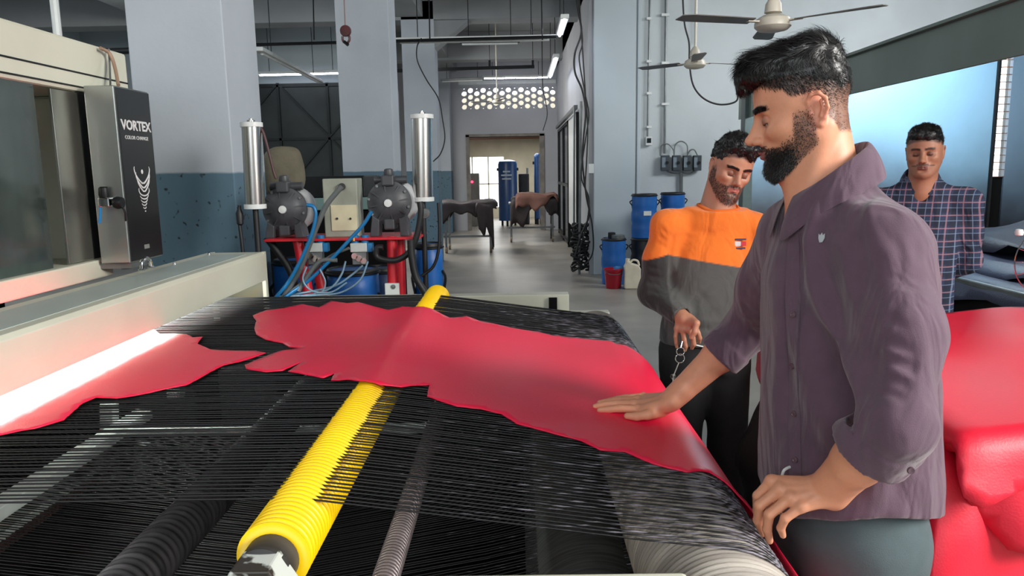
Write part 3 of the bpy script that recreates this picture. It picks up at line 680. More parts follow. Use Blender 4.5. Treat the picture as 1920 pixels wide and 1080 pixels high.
for s_ in (-.035, .035): MB().lathe([(.012, 0), (.014, .004), (.008, .008)], hd + Vector((0, s_, -.004)), n=14).build('handle_foot', MATS['chrome'], hood, smooth=True)
for y in (3.05, 3.4): MB().lathe([(.008, 0), (.008, .008), (.002, .01)], (-1.42, y, ztp), n=12).build('screw', MATS['chrome'], hood, smooth=True)
for x, w in ((XB0 - .02, .018), (XB1 + .005, .02)): MB().box((x, y_end, .86), (x + w, y_end + .03, ztp)).build('post', M_CREAMM, hood, bevel=.002)
MB().box((XB1 + .02, y_end + .005, .93), (XB0 - .02, y_end + .02, 1.12)).build('end_window', mat('smeared_plastic', rgb(84, 88, 76), .5, scale=14, col2=rgb(96, 88, 64)), hood)
tl = thing('machine_tube_light', (-1.4, 2.2, 1.12), 'lit tube inside the hood beam, glaring on the leather below', 'light')
MB().cyl((-1.42, .5, 1.145), (-1.42, 3.2, 1.142), .022, 12).build('tube', mat('bright_tube', (.95, .98, 1, 1), .3, emit=52), tl, smooth=True)
MB().box((-1.45, .45, 1.165), (-1.39, 3.4, 1.182)).build('housing', M_WHITEM, tl)
# ---- spray cabinet wall on the left
XM = -1.64; cab = thing('spray_cabinet', (-2.2, 2.2, 0), 'big cream spray cabinet with a long dark window', 'machine')
MB().box((-2.9, .3, 1.87), (XM, 3.25, 2.062)).build('top_panel', M_CREAMM, cab, bevel=.012)
MB().box((XM, .3, 1.937), (XM + .003, 3.24, 1.943)).build('panel_seam', M_BLACKM, cab)
MB().box((XM, .3, 1.885), (XM + .006, 3.0, 1.89)).build('panel_seam', M_BLACKM, cab)
MB().box((-2.9, 3.0, 1.2), (XM - .02, 3.25, 1.87)).build('end_panel', M_CREAMM, cab, bevel=.01)
MB().box((-2.9, .3, 1.165), (XM + .02, 2.95, 1.235)).build('sill', M_CREAMM, cab, bevel=.006)
MB().box((-2.9, .3, .0), (-2.25, 3.2, 1.165)).build('base', M_BLACKIN, cab)
MB().box((XM - .02, .3, 1.235), (XM - .012, 2.62, 1.87)).build('window_glass', mat('green_black_glass', rgb(62, 74, 70), .09, scale=1.6, col2=rgb(28, 33, 32), spec=.8, stretch=(1, 1.5, .6)), cab)
ya = PX(95, 165, XM).y
MB().box((XM - .011, ya, 1.24), (XM - .001, 2.86, 1.865)).build('steel_panel', mat('smeared_steel', rgb(178, 176, 166), .25, metal=.9, scale=3, col2=rgb(110, 112, 106), stretch=(1, 1, .5)), cab, bevel=.002)
MB().box((XM - .01, 2.86, 1.24), (XM + .0, 2.93, 1.87)).build('gap_panel', M_BLACKM, cab)
MB().box((-2.5, 1.0, 1.24), (-2.4, 2.0, 1.8)).build('inner_spray_box', M_GREENW, cab, bevel=.03)
cable([PX(188, 90, XM + .02), PX(205, 100, XM + .03), PX(215, 125, XM + .05), PX(222, 160, -1.55)], .007, 'beige hose curving over the cabinet corner', m=mat('beige_hose', rgb(150, 124, 104), .5))
cable([PX(204, 92, XM + .02), PX(206, 130, XM + .03), PX(207, 163, -1.6)], .004, 'thin grey wire beside the beige hose', m=M_GREYM)
# ---- control box with black lettered face
cb_ = thing('control_box', (-1.55, 2.97, 1.25), 'stainless control box with black lettered front on the spray cabinet', 'control box')
MB().box((-1.605, 2.84, 1.222), (-1.492, 3.105, 1.888)).build('body', mat('brushed_steel', rgb(168, 172, 168), .3, metal=.9, scale=2, var=.3, stretch=(1, 1, .4)), cb_, bevel=.004)
MB().box((-1.492, 2.848, 1.228), (-1.488, 3.10, 1.882)).build('front_panel', mat('satin_black', rgb(18, 18, 20), .3), cb_, bevel=.001)
MB().box((-1.66, 2.86, 1.20), (-1.5, 3.0, 1.222)).build('bracket', M_GREYM, cb_)
for y, w in ((2.9, .02), (2.98, .016), (3.04, .02)): MB().cyl((-1.54, y, 1.222), (-1.54, y, 1.195), w, 14).build('cable_gland', M_BLACKM, cb_, smooth=True)
M_LETTER = mat('letter_white', rgb(214, 214, 214), .5, var=.03)
def text(s, pos, size, rot, m, parent, name='lettering', ext=.0008, wx=1.0, al='CENTER', off=0.0):
    c = bpy.data.curves.new(name, 'FONT'); c.body = s; c.size = size; c.extrude = ext; c.align_x = al; c.align_y = 'CENTER'; c.resolution_u = 2; c.offset = off
    o = bpy.data.objects.new(name, c); COL.objects.link(o); c.materials.append(m)
    o.rotation_euler = rot; o.location = pos; o.scale = (wx, 1, 1)
    if parent: o.parent = parent; o.matrix_parent_inverse = Matrix.Translation(-parent.location)
    o2 = bpy.data.objects.new(name, bpy.data.meshes.new_from_object(o)); COL.objects.link(o2); o2.rotation_euler = rot; o2.location = pos; o2.scale = (wx, 1, 1)
    o2.parent = o.parent; o2.matrix_parent_inverse = o.matrix_parent_inverse.copy(); bpy.data.objects.remove(o); return o2
RT = (math.pi / 2, 0, math.pi / 2)
zv = PX(255, 237, -1.487).z
lt_ = text('VORTEX', (-1.487, 2.974, zv), .052, RT, M_LETTER, cb_, wx=1.13, off=.0015)
text('COLOR CHANGE', (-1.487, 2.97, PX(255, 259, -1.487).z), .02, RT, M_LETTER, cb_, wx=1.15)
MB().box((-1.488, 2.95, PX(275, 466, -1.487).z), (-1.4868, 2.99, PX(275, 458, -1.487).z)).build('small_plate', mat('plate_grey', rgb(120, 120, 118), .5), cb_)
# whirlwind emblem: nested open arcs narrowing to a point
em = MB(); cy = 2.985
zt_, zb_ = PX(262, 322, -1.487).z, PX(265, 388, -1.487).z
for k in range(9):
    u = k / 8; z = zt_ + (zb_ - zt_) * (u ** .9) - .015; w = .058 * (1 - u) ** .9 + .003; hh = .030 * (1 - u) + .004
    a0, a1 = (-.35, 3.5) if k < 4 else (.1, 2.9)
    em.tube([Vector((-1.487, cy + w * math.cos(a) * 1.0 + .004 * math.sin(u * 6), z - hh * math.sin(a) + (.025 if k < 3 else 0) * abs(math.cos(a)))) for a in np.linspace(a0, a1, 14)], [.0006 + (.0032 * (1 - .5 * u)) * math.sin(math.pi * (i + .5) / 14) for i in range(14)], 5)
em.lathe([(.001, -.0015), (.009, 0), (.001, .0015)], (-1.4865, cy, zt_ + .0), axis='X', n=14)
em.build('whirlwind_emblem', M_LETTER, cb_)
rg = thing('air_regulator', PY(200, 378, 2.8), 'black and silver air regulator with blue hose on the control box side', 'valve')
q = PY(200, 378, 2.82)
MB().box(q + Vector((-.025, -.02, -.02)), q + Vector((.02, .02, .016))).build('body', MATS['chrome'], rg, bevel=.006)
MB().lathe([(.018, 0), (.02, .01), (.018, .035), (.012, .04)], q + Vector((-.006, 0, .016)), n=18).build('knob', M_BLACKM, rg, smooth=True)
MB().lathe([(.02, 0), (.024, .012), (.02, .03)], q + Vector((.03, 0, -.005)), axis='X', n=18).build('filter_bowl', M_BLACKM, rg, smooth=True)
M_BLUEH = mat('blue_hose', rgb(24, 112, 168), .35, var=.1)
MB().tube(spline([q + Vector((-.02, -.01, -.02)), q + Vector((-.024, -.01, -.05)), q + Vector((-.03, -.01, -.08))], 5), .005, 8).build('hose', M_BLUEH, rg, smooth=True)
MB().tube(spline([q + Vector((.05, 0, -.01)), q + Vector((.06, .01, -.04)), q + Vector((.05, .03, -.09)), q + Vector((.05, .06, -.15))], 5), .004, 8).build('wire', M_CABLE, rg, smooth=True)
# ------------------------------------------------------------------ red leather hides on the conveyor
M_RED = mat('red_leather', rgb(242, 22, 70), .42, var=.05, scale=2.5, bump=.12, bscale=240, spec=.5, coat=.25)
M_RED.node_tree.nodes['Principled BSDF'].inputs['Coat Roughness'].default_value = .36
def surf(x):
    """height of the cord bed along x"""
    if x < YX + .012: return 1.0225
    zt = RZ + RR + .005
    if x < RX: return 1.0225 + (zt - 1.0225) * (x - YX - .012) / (RX - YX - .012)
    return zt
def unroll(s):
    """arc length along the bed (s = x up to the roller top) to (x, z)"""
    if s <= RX: return s, surf(s)
    r = RR + .005; a = (s - RX) / r
    if a < math.pi * .52: return RX + r * math.sin(a), RZ + r * math.cos(a)
    e = (a - math.pi * .52) * r; a = math.pi * .52
    return RX + r * math.sin(a) - .05 * e, RZ + r * math.cos(a) - e
def pick(px, py):
    """pixel to (s, Y) on the bed"""
    best = None; s = -2.2; prev = None
    d = ray(px, py)
    while s < 1.1:
        x, z = unroll(s); Y = x / d.x * d.y if abs(d.x) > 1e-6 else None
        g = EYE + (Y / d.y) * d.z - z if Y and Y > 0 else None
        if prev is not None and g is not None and prev[1] is not None and prev[1] * g <= 0:
            t = prev[1] / (prev[1] - g + 1e-12); return (prev[0] + t * (s - prev[0]), prev[2] + t * (Y - prev[2]))
        prev = (s, g, Y); s += .004
    p = PZ(px, py, 1.0225); return (p.x, p.y)
def hide(name, poly, label, bumps, res=.02, th=.0028, group=None, lift=None, m=None, mapper=unroll):
    """leather sheet with an irregular outline draped on the bed"""
    dense = []; n = len(poly)
    for i in range(n):
        a = Vector(poly[i]); b = Vector(poly[(i + 1) % n]); k = max(1, int((b - a).length / (res * .8)))
        for j in range(k):
            p = a.lerp(b, j / k); dense.append((p.x + .0009 * math.sin(p.y * 160 + i), p.y + .0009 * math.sin(p.x * 140 + i)))
    xs = [p[0] for p in dense]; ys = [p[1] for p in dense]; pts = [Vector(p) for p in dense]; m0 = len(pts)
    def inside(x, y):
        c = False; j = m0 - 1
        for i in range(m0):
            if (dense[i][1] > y) != (dense[j][1] > y) and x < (dense[j][0] - dense[i][0]) * (y - dense[i][1]) / (dense[j][1] - dense[i][1]) + dense[i][0]: c = not c
            j = i
        return c
    y = min(ys) + res / 2; row = 0; dn = np.array(dense)
    while y < max(ys):
        x = min(xs) + (res / 2 if row % 2 else 0)
        while x < max(xs):
            if inside(x, y) and np.min((dn[:, 0] - x) ** 2 + (dn[:, 1] - y) ** 2) > (res * .45) ** 2: pts.append(Vector((x, y)))
            x += res
        y += res; row += 1
    r = delaunay_2d_cdt(pts, [], [list(range(m0))], 1, 1e-5)
    V = []; 
    edge = dn
    for v in r[0]:
        x, z = mapper(v.x)
        de = math.sqrt(np.min((edge[:, 0] - v.x) ** 2 + (edge[:, 1] - v.y) ** 2))
        h = .001 + bumps(v.x, v.y) + .002 * max(0, 1 - de / .03) * (0.5 + .5 * math.sin(v.x * 31 + v.y * 23)) + (lift(v.x, v.y, de) if lift else 0)
        x2, z2 = mapper(v.x + .002); nx, nz = -(z2 - z), (x2 - x); L = math.hypot(nx, nz) or 1
        V.append((x + nx / L * h, v.y, z + nz / L * h))
    F = [tuple(f) for f in r[2]]
    o = link(name, V, F, m or M_RED, None, True, angle=180)
    so = o.modifiers.new('thickness', 'SOLIDIFY'); so.thickness = th; so.offset = 1
    return tag(o, label, 'leather hide', group)
big = [(474,594),(500,583),(535,579),(567,572),(598,579),(621,569),(650,574),(671,572),(702,579),(728,584),(754,581),(775,586),(811,588),(843,601),(874,599),(899,609),(956,620),(1007,627),(1033,633),(1093,639),(1137,645),(1173,651)]
B1 = [pick(*p) for p in big]
sil = [(.50, 2.44), (.56, 2.3), (.64, 2.05), (.68, 1.75), (.66, 1.45), (.72, 1.2), (.84, 1.0), (.82, .93), (.62, .94), (.56, .99), (.535, 1.08), (.53, 1.2), (.525, 1.32), (.505, 1.42), (.478, 1.47)]
low = [(1329,889),(1287,889),(1224,872),(1171,849),(1126,847),(1089,829),(1040,817),(969,797),(939,780),(900,770),(856,765),(817,752),(801,746),(802,734),(806,724),(783,726),(751,732),(712,733),(673,727),(650,720),(621,718),(627,704),(606,712),(541,701),(569,683),(530,699),(499,701),(462,696),(459,688),(478,678),(530,660),(567,655),(543,653),(530,645),(499,640),(481,632),(477,621),(481,605)]
B2 = [pick(*p) for p in low]
def bumps1(s, y):
    r = math.exp(-((s - YX) / .075) ** 2) * .016
    f = .006 * math.sin(3.1 * s + 5 * y) * math.sin(2.3 * y + 1) + .0035 * math.sin(9 * s - 6 * y)
    return r + max(0, f + .004) * (1 if s < RX else .2)
hide('red_hide', B1 + sil + B2, 'large red leather hide draped over the yellow roller and end roller', bumps1, lift=lambda x, y, d: (.03 * min(1, max(0, (x - .47) / .09)) if y < 1.5 else 0) + .012 * math.exp(-((x + .82) ** 2 + (y - 1.95) ** 2) / .004))
h2 = [(499,666),(450,682),(420,690),(395,702),(350,727),(280,741),(220,751),(180,750),(155,760),(120,790),(65,807),(0,819)]
H2 = [pick(*p) for p in h2] + [(-1.3, 1.42), (-1.6, 1.5), (-1.75, 1.7), (-1.62, 2.1), (-1.6, 2.5)] + [pick(*p) for p in ((234,616),(262,620),(290,622),(300,630),(350,631),(362,637),(380,635),(370,649),(395,660),(480,662))]
hide('red_hide', H2, 'red leather hide with a white glare sliding out from under the hood', lambda s, y: .002 + .002 * math.sin(5 * s + 3 * y), th=.002)
# ------------------------------------------------------------------ pump rack behind the conveyor
M_REDP = mat('red_paint', rgb(200, 24, 40), .4, var=.12)
M_ALU = mat('brushed_aluminium', rgb(196, 194, 190), .25, metal=1, var=.1, scale=40, stretch=(1, 1, .05))
M_PUMP = mat('pump_grey_plastic', rgb(66, 68, 72), .45, var=.15)
M_BLUEB = mat('blue_drum_plastic', rgb(26, 98, 176), .42, var=.15, scale=4, bump=.1)
M_BROWNM = mat('dark_brown_leather', rgb(46, 36, 38), .6, var=.3, scale=6, bump=.3)
YR = 3.85; sh = thing('pump_rack', (-.87, YR, 0), 'red topped rack with splayed red legs carrying two pumps', 'rack')
xl, xr = PY(512, 447, YR).x, PY(792, 437, YR).x; zs = 1.23
MB().box((xl, YR - .14, zs - .012), (xr, YR + .2, zs)).build('top_plate', M_REDP, sh, bevel=.002)
for (xa_, xb_) in (((558, 448), (574, 530)), ((735, 443), (737, 545))):
    a = PY(*xa_, YR - .08); b_ = PY(*xb_, YR - .1); d = (b_ - a); b_ = a + d * ((a.z - .02) / (a.z - b_.z))
    MB().tube([a, b_], .027, 16).build('leg', M_REDP, sh, smooth=True); MB().box((b_.x - .06, b_.y - .06, 0), (b_.x + .06, b_.y + .06, .02)).build('foot', M_REDP, sh)
    c0 = a + Vector((0, .24, 0)); c1 = Vector((b_.x, b_.y + .3, 0)); MB().tube([c0, c1], .027, 12).build('leg', M_REDP, sh, smooth=True)
MB().box((xl + .2, YR, .86), (xr - .1, YR + .03, .88)).build('lower_bar', M_GREYM, sh)
wb_ = thing('white_socket_box', PY(736, 545, YR - .14), 'small white box fixed to the right red leg of the rack', 'box')
MB().box(PY(722, 557, YR - .14), PY(749, 530, YR - .12)).build('body', M_WHITEM, wb_, bevel=.004)
MB().lathe([(.001, 0), (.012, .001), (.012, .004), (.001, .005)], PY(737, 538, YR - .145), 'Y', 14).build('socket', M_GREYM, wb_)
def pump(px, py, label):
    c = PY(px, py, YR - .02); t = thing('diaphragm_pump', (c.x, c.y, zs), label, 'pump', 'diaphragm pumps on the red rack'); R_ = .112
    MB().lathe([(.02, -.055), (.05, -.052), (.075, -.038), (.092, -.028), (R_, -.024), (R_, .0), (.09, .004)], c, 'Y', 40).build('front_chamber', M_PUMP, t, smooth=True)
    MB().lathe([(.09, .0), (R_, .03), (R_, .05), (.08, .075), (.02, .08)], c + Vector((.03, .02, 0)), 'Y', 40).build('rear_chamber', mat('chamber_silver', rgb(176, 178, 180), .35, var=.15), t, smooth=True)
    MB().lathe([(.001, -.012), (.019, -.01), (.021, 0)], c + Vector((0, -.052, 0)), 'Y', 20).build('centre_cap', M_WHITEM, t, smooth=True)
    rb = MB(); 
    for k in range(8):
        a = math.pi / 4 * k + .2; d = Vector((math.cos(a), 0, math.sin(a))); rb.beam(c + d * .02 + Vector((0, -.052, 0)), c + d * .1 + Vector((0, -.03, 0)), .007, .012, up=(0, 1, 0))
    rb.build('ribs', M_PUMP, t)
    for k in range(8):
        a = math.pi / 4 * k - .2; d = Vector((math.cos(a), 0, math.sin(a)))
        MB().cyl(c + d * .102 + Vector((0, -.036, 0)), c + d * .102 + Vector((0, -.02, 0)), .007, 8).build('bolt', M_GREYM, t)
    MB().box(c + Vector((-.032, -.05, .085)), c + Vector((.032, .06, .14))).build('top_manifold', M_PUMP, t, bevel=.008)
    MB().lathe([(.024, 0), (.026, .01), (.022, .03), (.012, .034)], c + Vector((0, 0, .138)), n=18).build('top_cap', M_PUMP, t, smooth=True)
    MB().tube([c + Vector((-.075, .01, .115)), c + Vector((.09, .01, .115))], .02, 14).build('cross_pipe', M_PUMP, t, smooth=True)
    MB().box(c + Vector((-.028, -.05, -.135)), c + Vector((.028, .06, -.08))).build('bottom_manifold', M_PUMP, t, bevel=.008)
    for s_ in (-1, 1):
        MB().prism([(c.x + s_ * .05, c.z - .085), (c.x + s_ * .085, c.z - .06), (c.x + s_ * .10, zs), (c.x + s_ * .055, zs)], YR - .07, YR + .03).build('foot', M_PUMP, t, bevel=.004)
    return t
pump(536, 392, 'left diaphragm pump beside the canvas sack'); pump(731, 380, 'right diaphragm pump beside the tall steel cylinder')
def steelcyl(px, y0, y1, Y, label, w=.048):
    a = PY(px, y0, Y); b_ = PY(px + (8 if px < 600 else 2), y1, Y); t = thing('filter_cylinder', b_, label, 'cylinder', 'upright steel cylinders at the pump rack')
    MB().tube([b_ + Vector((0, 0, .02)), a - Vector((0, 0, .02))], w, 40).build('barrel', M_ALU, t, smooth=True)
    for p, s_ in ((b_, 1), (a - Vector((0, 0, .025)), 1)): MB().lathe([(w * .7, 0), (w + .006, .002), (w + .006, .023), (w * .7, .026)], p, n=36).build('end_cap', M_WHITEM, t, smooth=True)
    MB().lathe([(.02, 0), (.02, .008), (.01, .01), (.01, .016), (.003, .018)], a, n=16).build('fitting', M_ALU, t, smooth=True)
    MB().tube([b_ + Vector((.0, 0, .0)), b_ - Vector((0, 0, .05)), Vector((b_.x, b_.y, .02))], .014, 12).build('stand_pipe', M_RUBBER, t, smooth=True)
    return t
steelcyl(471, 229, 392, 3.6, 'left steel filter cylinder before the nearest pillar', .046); steelcyl(791, 214, 378, 3.9, 'right steel filter cylinder beside the right pump', .053)
gb = thing('terminal_box', PY(645, 437, YR), 'grey terminal box with cream label plate between the two pumps', 'box')
a = PY(616, 436, YR); c = PY(674, 334, YR); MB().box((a.x, YR - .07, zs), (c.x, YR + .06, c.z)).build('body', mat('box_grey_green', rgb(148, 152, 138), .5, var=.15), gb, bevel=.005)
a = PY(622, 433, YR - .08); c = PY(668, 384, YR - .08); MB().box((a.x, YR - .076, a.z), (c.x, YR - .071, c.z)).build('plate', mat('cream_plate', rgb(206, 198, 166), .5), gb, bevel=.001)
for x in (632, 657): MB().cyl(PY(x, 410, YR - .082), PY(x, 410, YR - .075), .006, 10).build('screw', M_BLACKM, gb)
MB().cyl(PY(641, 350, YR - .09), PY(641, 350, YR - .06), .018, 16).build('gland', M_RUBBER, gb, smooth=True)
def vblock(px, py, label):
    c = PY(px, py, YR - .12); t = thing('valve_block', c, label, 'valve', 'valve blocks under the red rack')
    MB().box(c + Vector((-.05, -.02, -.0)), c + Vector((.035, .03, .045))).build('body', mat('valve_white', rgb(190, 194, 190), .4), t, bevel=.004)
    MB().box(c + Vector((.035, -.02, .0)), c + Vector((.06, .03, .045))).build('side_cover', M_BLUEH, t, bevel=.003)
    for i, x in enumerate((-.03, .02)):
        MB().cyl(c + Vector((x, .01, .045)), c + Vector((x, .01, .082)), .019, 16).build('coil', M_BLUEH, t, smooth=True)
    MB().cyl(c + Vector((-.03, -.018, .055)), c + Vector((-.03, -.014, .075)), .008, 8).build('brass_tip', mat('brass_tip', rgb(170, 110, 50), .4, metal=.6), t)
    for i in range(3): MB().tube([c + Vector((-.03 + i * .022, -.02, -.02 - .012 * i)), c + Vector((-.03 + i * .022, .02, -.02 - .012 * i))], .016, 12).build('fitting', M_ALU, t, smooth=True)
    MB().box(c + Vector((-.045, -.01, -.065)), c + Vector((.03, .03, -.0))).build('manifold', M_GREYM, t, bevel=.004)
vblock(594, 472, 'left white and blue valve block under the rack'); vblock(677, 472, 'right white and blue valve block under the rack')
M_GHOSE = mat('grey_hose', rgb(92, 98, 98), .5, var=.15); M_LHOSE = mat('pale_blue_tube', rgb(120, 150, 170), .35, var=.15)
def hose(px, Y, r, m, label):
    if not hasattr(Y, '__len__'): Y = [Y] * len(px)
    cable([PY(x, y, yy) for (x, y), yy in zip(px, Y)], r, label, m=m, cat='hose', name='hose')
Yh = YR - .2
hose([(641, 350), (630, 362), (612, 385), (598, 415), (580, 460), (560, 510), (530, 560), (505, 600)], Yh, .013, M_GHOSE, 'thick grey hose from the terminal box down to the left')
hose([(575, 384), (588, 388), (592, 405), (584, 440), (565, 485), (540, 530), (515, 560), (490, 590)], Yh - .03, .009, M_BLUEH, 'blue hose curving from the left pump')
hose([(697, 396), (682, 420), (655, 450), (620, 487), (580, 525), (545, 550), (510, 575)], Yh - .03, .009, M_BLUEH, 'blue hose running from the right pump down left')
hose([(655, 465), (620, 480), (590, 505), (560, 535), (520, 562)], Yh, .007, M_GHOSE, 'grey hose beside the blue one under the rack')
hose([(680, 498), (660, 515), (630, 535), (590, 545), (550, 552), (515, 558)], Yh, .005, M_LHOSE, 'pale thin tube looping below the right valve')
hose([(648, 490), (640, 515), (620, 540), (585, 552), (545, 556), (510, 562)], Yh - .02, .005, M_LHOSE, 'second pale thin tube looping under the rack')
hose([(600, 505), (610, 530), (600, 550), (570, 556), (530, 560)], Yh - .04, .0045, M_LHOSE, 'third pale thin tube dropping from the left valve')
hose([(690, 490), (675, 525), (640, 548), (600, 553), (560, 556)], Yh - .05, .0045, M_LHOSE, 'fourth pale thin tube beneath the right valve')
hose([(575, 500), (568, 525), (585, 545), (620, 548), (650, 530)], Yh - .05, .0045, M_LHOSE, 'fifth pale thin tube curling back under the rack')
hose([(632, 488), (600, 490), (575, 520), (560, 545)], Yh - .03, .011, M_GHOSE, 'bent grey hose from the lower manifold')
hose([(787, 378), (789, 400), (782, 440), (768, 472), (745, 487), (722, 487), (706, 480), (708, 465), (718, 464)], YR - .17, .015, M_RUBBER, 'black hose looping from the right cylinder to under the rack')
hose([(822, 380), (824, 430), (822, 470), (812, 500), (790, 518)], YR - .0, .008, M_RUBBER, 'thin black hose hanging at the right of the rack')
hose([(770, 450), (772, 480), (780, 520), (798, 552), (815, 600)], YR - .2, .018, M_RUBBER, 'thick black hose dropping beside the right barrel')
hose([(449, 385), (448, 410), (453, 450), (456, 480)], 3.6, .009, M_RUBBER, 'black hose hanging left of the left cylinder')
hose([(484, 232), (494, 250), (505, 290), (514, 325), (518, 335)], 3.6, .007, mat('dark_red_hose', rgb(70, 40, 40), .5), 'dark red hose from the left cylinder to the left pump')
hose([(500, 445), (540, 500), (556, 545)], YR - .05, .02, M_RUBBER, 'black pipe slanting below the left pump')
hz = thing('rubber_plug', PY(449, 395, 3.6), 'black rubber plug hanging beside the left steel cylinder', 'plug')
MB().lathe([(.006, -.06), (.016, -.05), (.018, 0), (.01, .02), (.01, .03)], PY(449, 400, 3.6), n=16).build('body', M_RUBBER, hz, smooth=True)
pv = thing('pressure_gauge', PY(797, 398, 3.82), 'small pressure gauge below the right steel cylinder', 'gauge')
MB().lathe([(.001, -.02), (.024, -.018), (.026, 0), (.02, .012)], PY(797, 400, 3.82), 'Y', 24).build('case', M_GREYM, pv, smooth=True)
def barrel(c, r, h, label, m=M_BLUEB, lid=M_RUBBER, grp=None, name='blue_barrel', handles=True, cat='barrel'):
    t = thing(name, c, label, cat, grp)
    pr = [(r * .9, 0), (r * .96, .01)]
    for i in range(13):
        u = i / 12; pr.append((r * (.96 + .04 * math.sin(math.pi * u)) - (.012 * r / .2 if i in (4, 8) else 0), .015 + u * (h - .05)))
    pr += [(r * .9, h - .03), (r * .9, h - .01)]
    MB().lathe(pr, c, n=36).build('body', m, t, smooth=True, angle=60)
    MB().lathe([(r * .5, h - .035), (r * .96, h - .035), (r * .98, h - .025), (r * .98, h - .01), (r * .93, h), (r * .9, h), (r * .88, h - .012), (.001, h - .012)], c, n=36).build('lid', lid, t, smooth=True, angle=50)
    MB().tube([Vector(c) + Vector((r * 1.0 * math.cos(a), r * 1.0 * math.sin(a), h - .025)) for a in np.linspace(0, 2 * math.pi, 33)[:-1]], .008, 6, closed=True).build('clamp_ring', M_BLACKM, t, smooth=True)
    if handles:
        for s_ in (-1, 1): MB().tube(spline([Vector(c) + Vector((s_ * r * .95, -.03, h * .86)), Vector(c) + Vector((s_ * r * 1.14, -.03, h * .82)), Vector(c) + Vector((s_ * r * .97, -.03, h * .74))], 4), .008, 6).build('handle', M_BLACKM, t, smooth=True)
    return t
barrel((PY(540, 520, 4.3).x, 4.45, 0), .13, 1.05, 'blue barrel behind the left red leg')
barrel((PY(662, 520, 4.2).x, 4.2, 0), .15, 1.02, 'blue barrel in the middle under the pump rack')
barrel((PY(705, 520, 4.3).x - .0, 4.55, 0), .12, .98, 'darker blue barrel tucked behind the middle one', m=mat('dark_blue', rgb(20, 46, 84), .5))
bx = PY(803, 455, 4.35); barrel((bx.x, 4.35, 0), .085, bx.z + .0, 'slim blue barrel right of the pump rack')
bk = thing('dark_bucket', (PY(748, 530, 4.3).x, 4.3, 0), 'black bucket behind the right red leg', 'bucket')
MB().lathe([(.09, 0), (.12, .8), (.11, .8), (.1, .05)], bk.location, n=28).build('body', M_RUBBER, bk, smooth=True)
# canvas sack over a drum behind the left pump
def blob(name, c, dims, m, label, cat, seed=0, amp=.12, n=(28, 18), kind=None, parent=None, hang=None, group=None):
    vs = []; fs = []; nu, nv = n; r_ = np.random.default_rng(seed); ph = r_.uniform(0, 6, 12)
    for j in range(nv + 1):
        v = math.pi * j / nv
        for i in range(nu):
            u = 2 * math.pi * i / nu; x, y, z = math.sin(v) * math.cos(u), math.sin(v) * math.sin(u), math.cos(v)
            x, y, z = [math.copysign(abs(t) ** .7, t) for t in (x, y, z)]
            k = 1 + amp * (math.sin(4 * u + ph[0] + 2 * v) * .5 + math.sin(7 * u + ph[1]) * .3 + math.sin(5 * v + 3 * u + ph[2]) * .5) * math.sin(v)
            vs.append((c[0] + dims[0] * x * k, c[1] + dims[1] * y * k, c[2] + dims[2] * z * k))
    for j in range(nv):
        for i in range(nu): i2 = (i + 1) % nu; fs.append((j * nu + i, (j + 1) * nu + i, (j + 1) * nu + i2, j * nu + i2))
    o = link(name, vs, fs, m, parent, True, angle=80)
    if label: tag(o, label, cat, group)
    return o
sk = PY(532, 305, 4.75); Mcan = mat('olive_canvas', rgb(112, 106, 88), .85, var=.2, scale=6, bump=.3)
sd = thing('covered_stand', (sk.x, 4.75, 0), 'olive canvas cover draped over a stand behind the left pump', 'cover')
blob('cover', (sk.x, 4.75, sk.z - .06), (.125, .1, .16), Mcan, None, None, 3, .07, parent=sd); MB().box((sk.x - .05, 4.7, 0), (sk.x + .05, 4.8, sk.z - .1)).build('stand', M_BLACKM, sd)
# low machine seen behind the rack
lm = thing('low_machine', (-1.9, 7.0, 0), 'low machine with pale green top behind the pump rack', 'machine')
a = PY(440, 374, 7.0); c = PY(745, 392, 7.0)
MB().box((a.x, 7.0, c.z), (c.x, 7.8, a.z)).build('top_hood', mat('pale_green', rgb(112, 140, 136), .5, var=.1), lm, bevel=.01)
MB().box((a.x + .05, 7.05, 0), (c.x - .05, 7.75, c.z)).build('body', M_BLACKIN, lm, bevel=.01)
MB().box((a.x, 7.02, a.z), (c.x - .3, 7.7, a.z + .2)).build('upper_body', M_BLACKM, lm, bevel=.01)
# ------------------------------------------------------------------ hide trolleys down the corridor
def drape(name, x0, x1, y0, y1, ztop, drop, m, parent, seed=0, res=.05):
    """thin hides folded over a bar or table: top sheet with irregular hanging edges"""
    r_ = np.random.default_rng(seed); ph = r_.uniform(0, 6, 9); nx = int((x1 - x0) / res); per = []
    vs = []; fs = []; ny = 16; W_ = y1 - y0
    for i in range(nx + 1):
        x = x0 + (x1 - x0) * i / nx; u = i / nx
        dr = drop * (.75 + .3 * math.sin(3.7 * u + ph[0]) + .25 * math.sin(9 * u + ph[1]) + .12 * math.sin(23 * u + ph[2]))
        for j in range(ny + 1):
            t = j / ny * 2 - 1; a = abs(t)
            if a < .4: y = (y0 + y1) / 2 + t / .4 * W_ / 2; z = ztop + .02 * math.sin(8 * x + ph[3]) + .012 * math.sin(15 * x + 9 * y)
            else:
                k = (a - .4) / .6; y = (y0 + y1) / 2 + math.copysign(W_ / 2 + .025 * math.sin(14 * x + ph[4]) * k + .02, t); z = ztop - k * dr
            e = 0
            if i in (0, nx): z -= .05
            vs.append((x, y, z))
    for i in range(nx):
        for j in range(ny): o = i * (ny + 1) + j; fs.append((o, o + 1, o + ny + 2, o + ny + 1))
    o = link(name, vs, fs, m, parent, True, angle=80); so = o.modifiers.new('thickness', 'SOLIDIFY'); so.thickness = .03
    return o
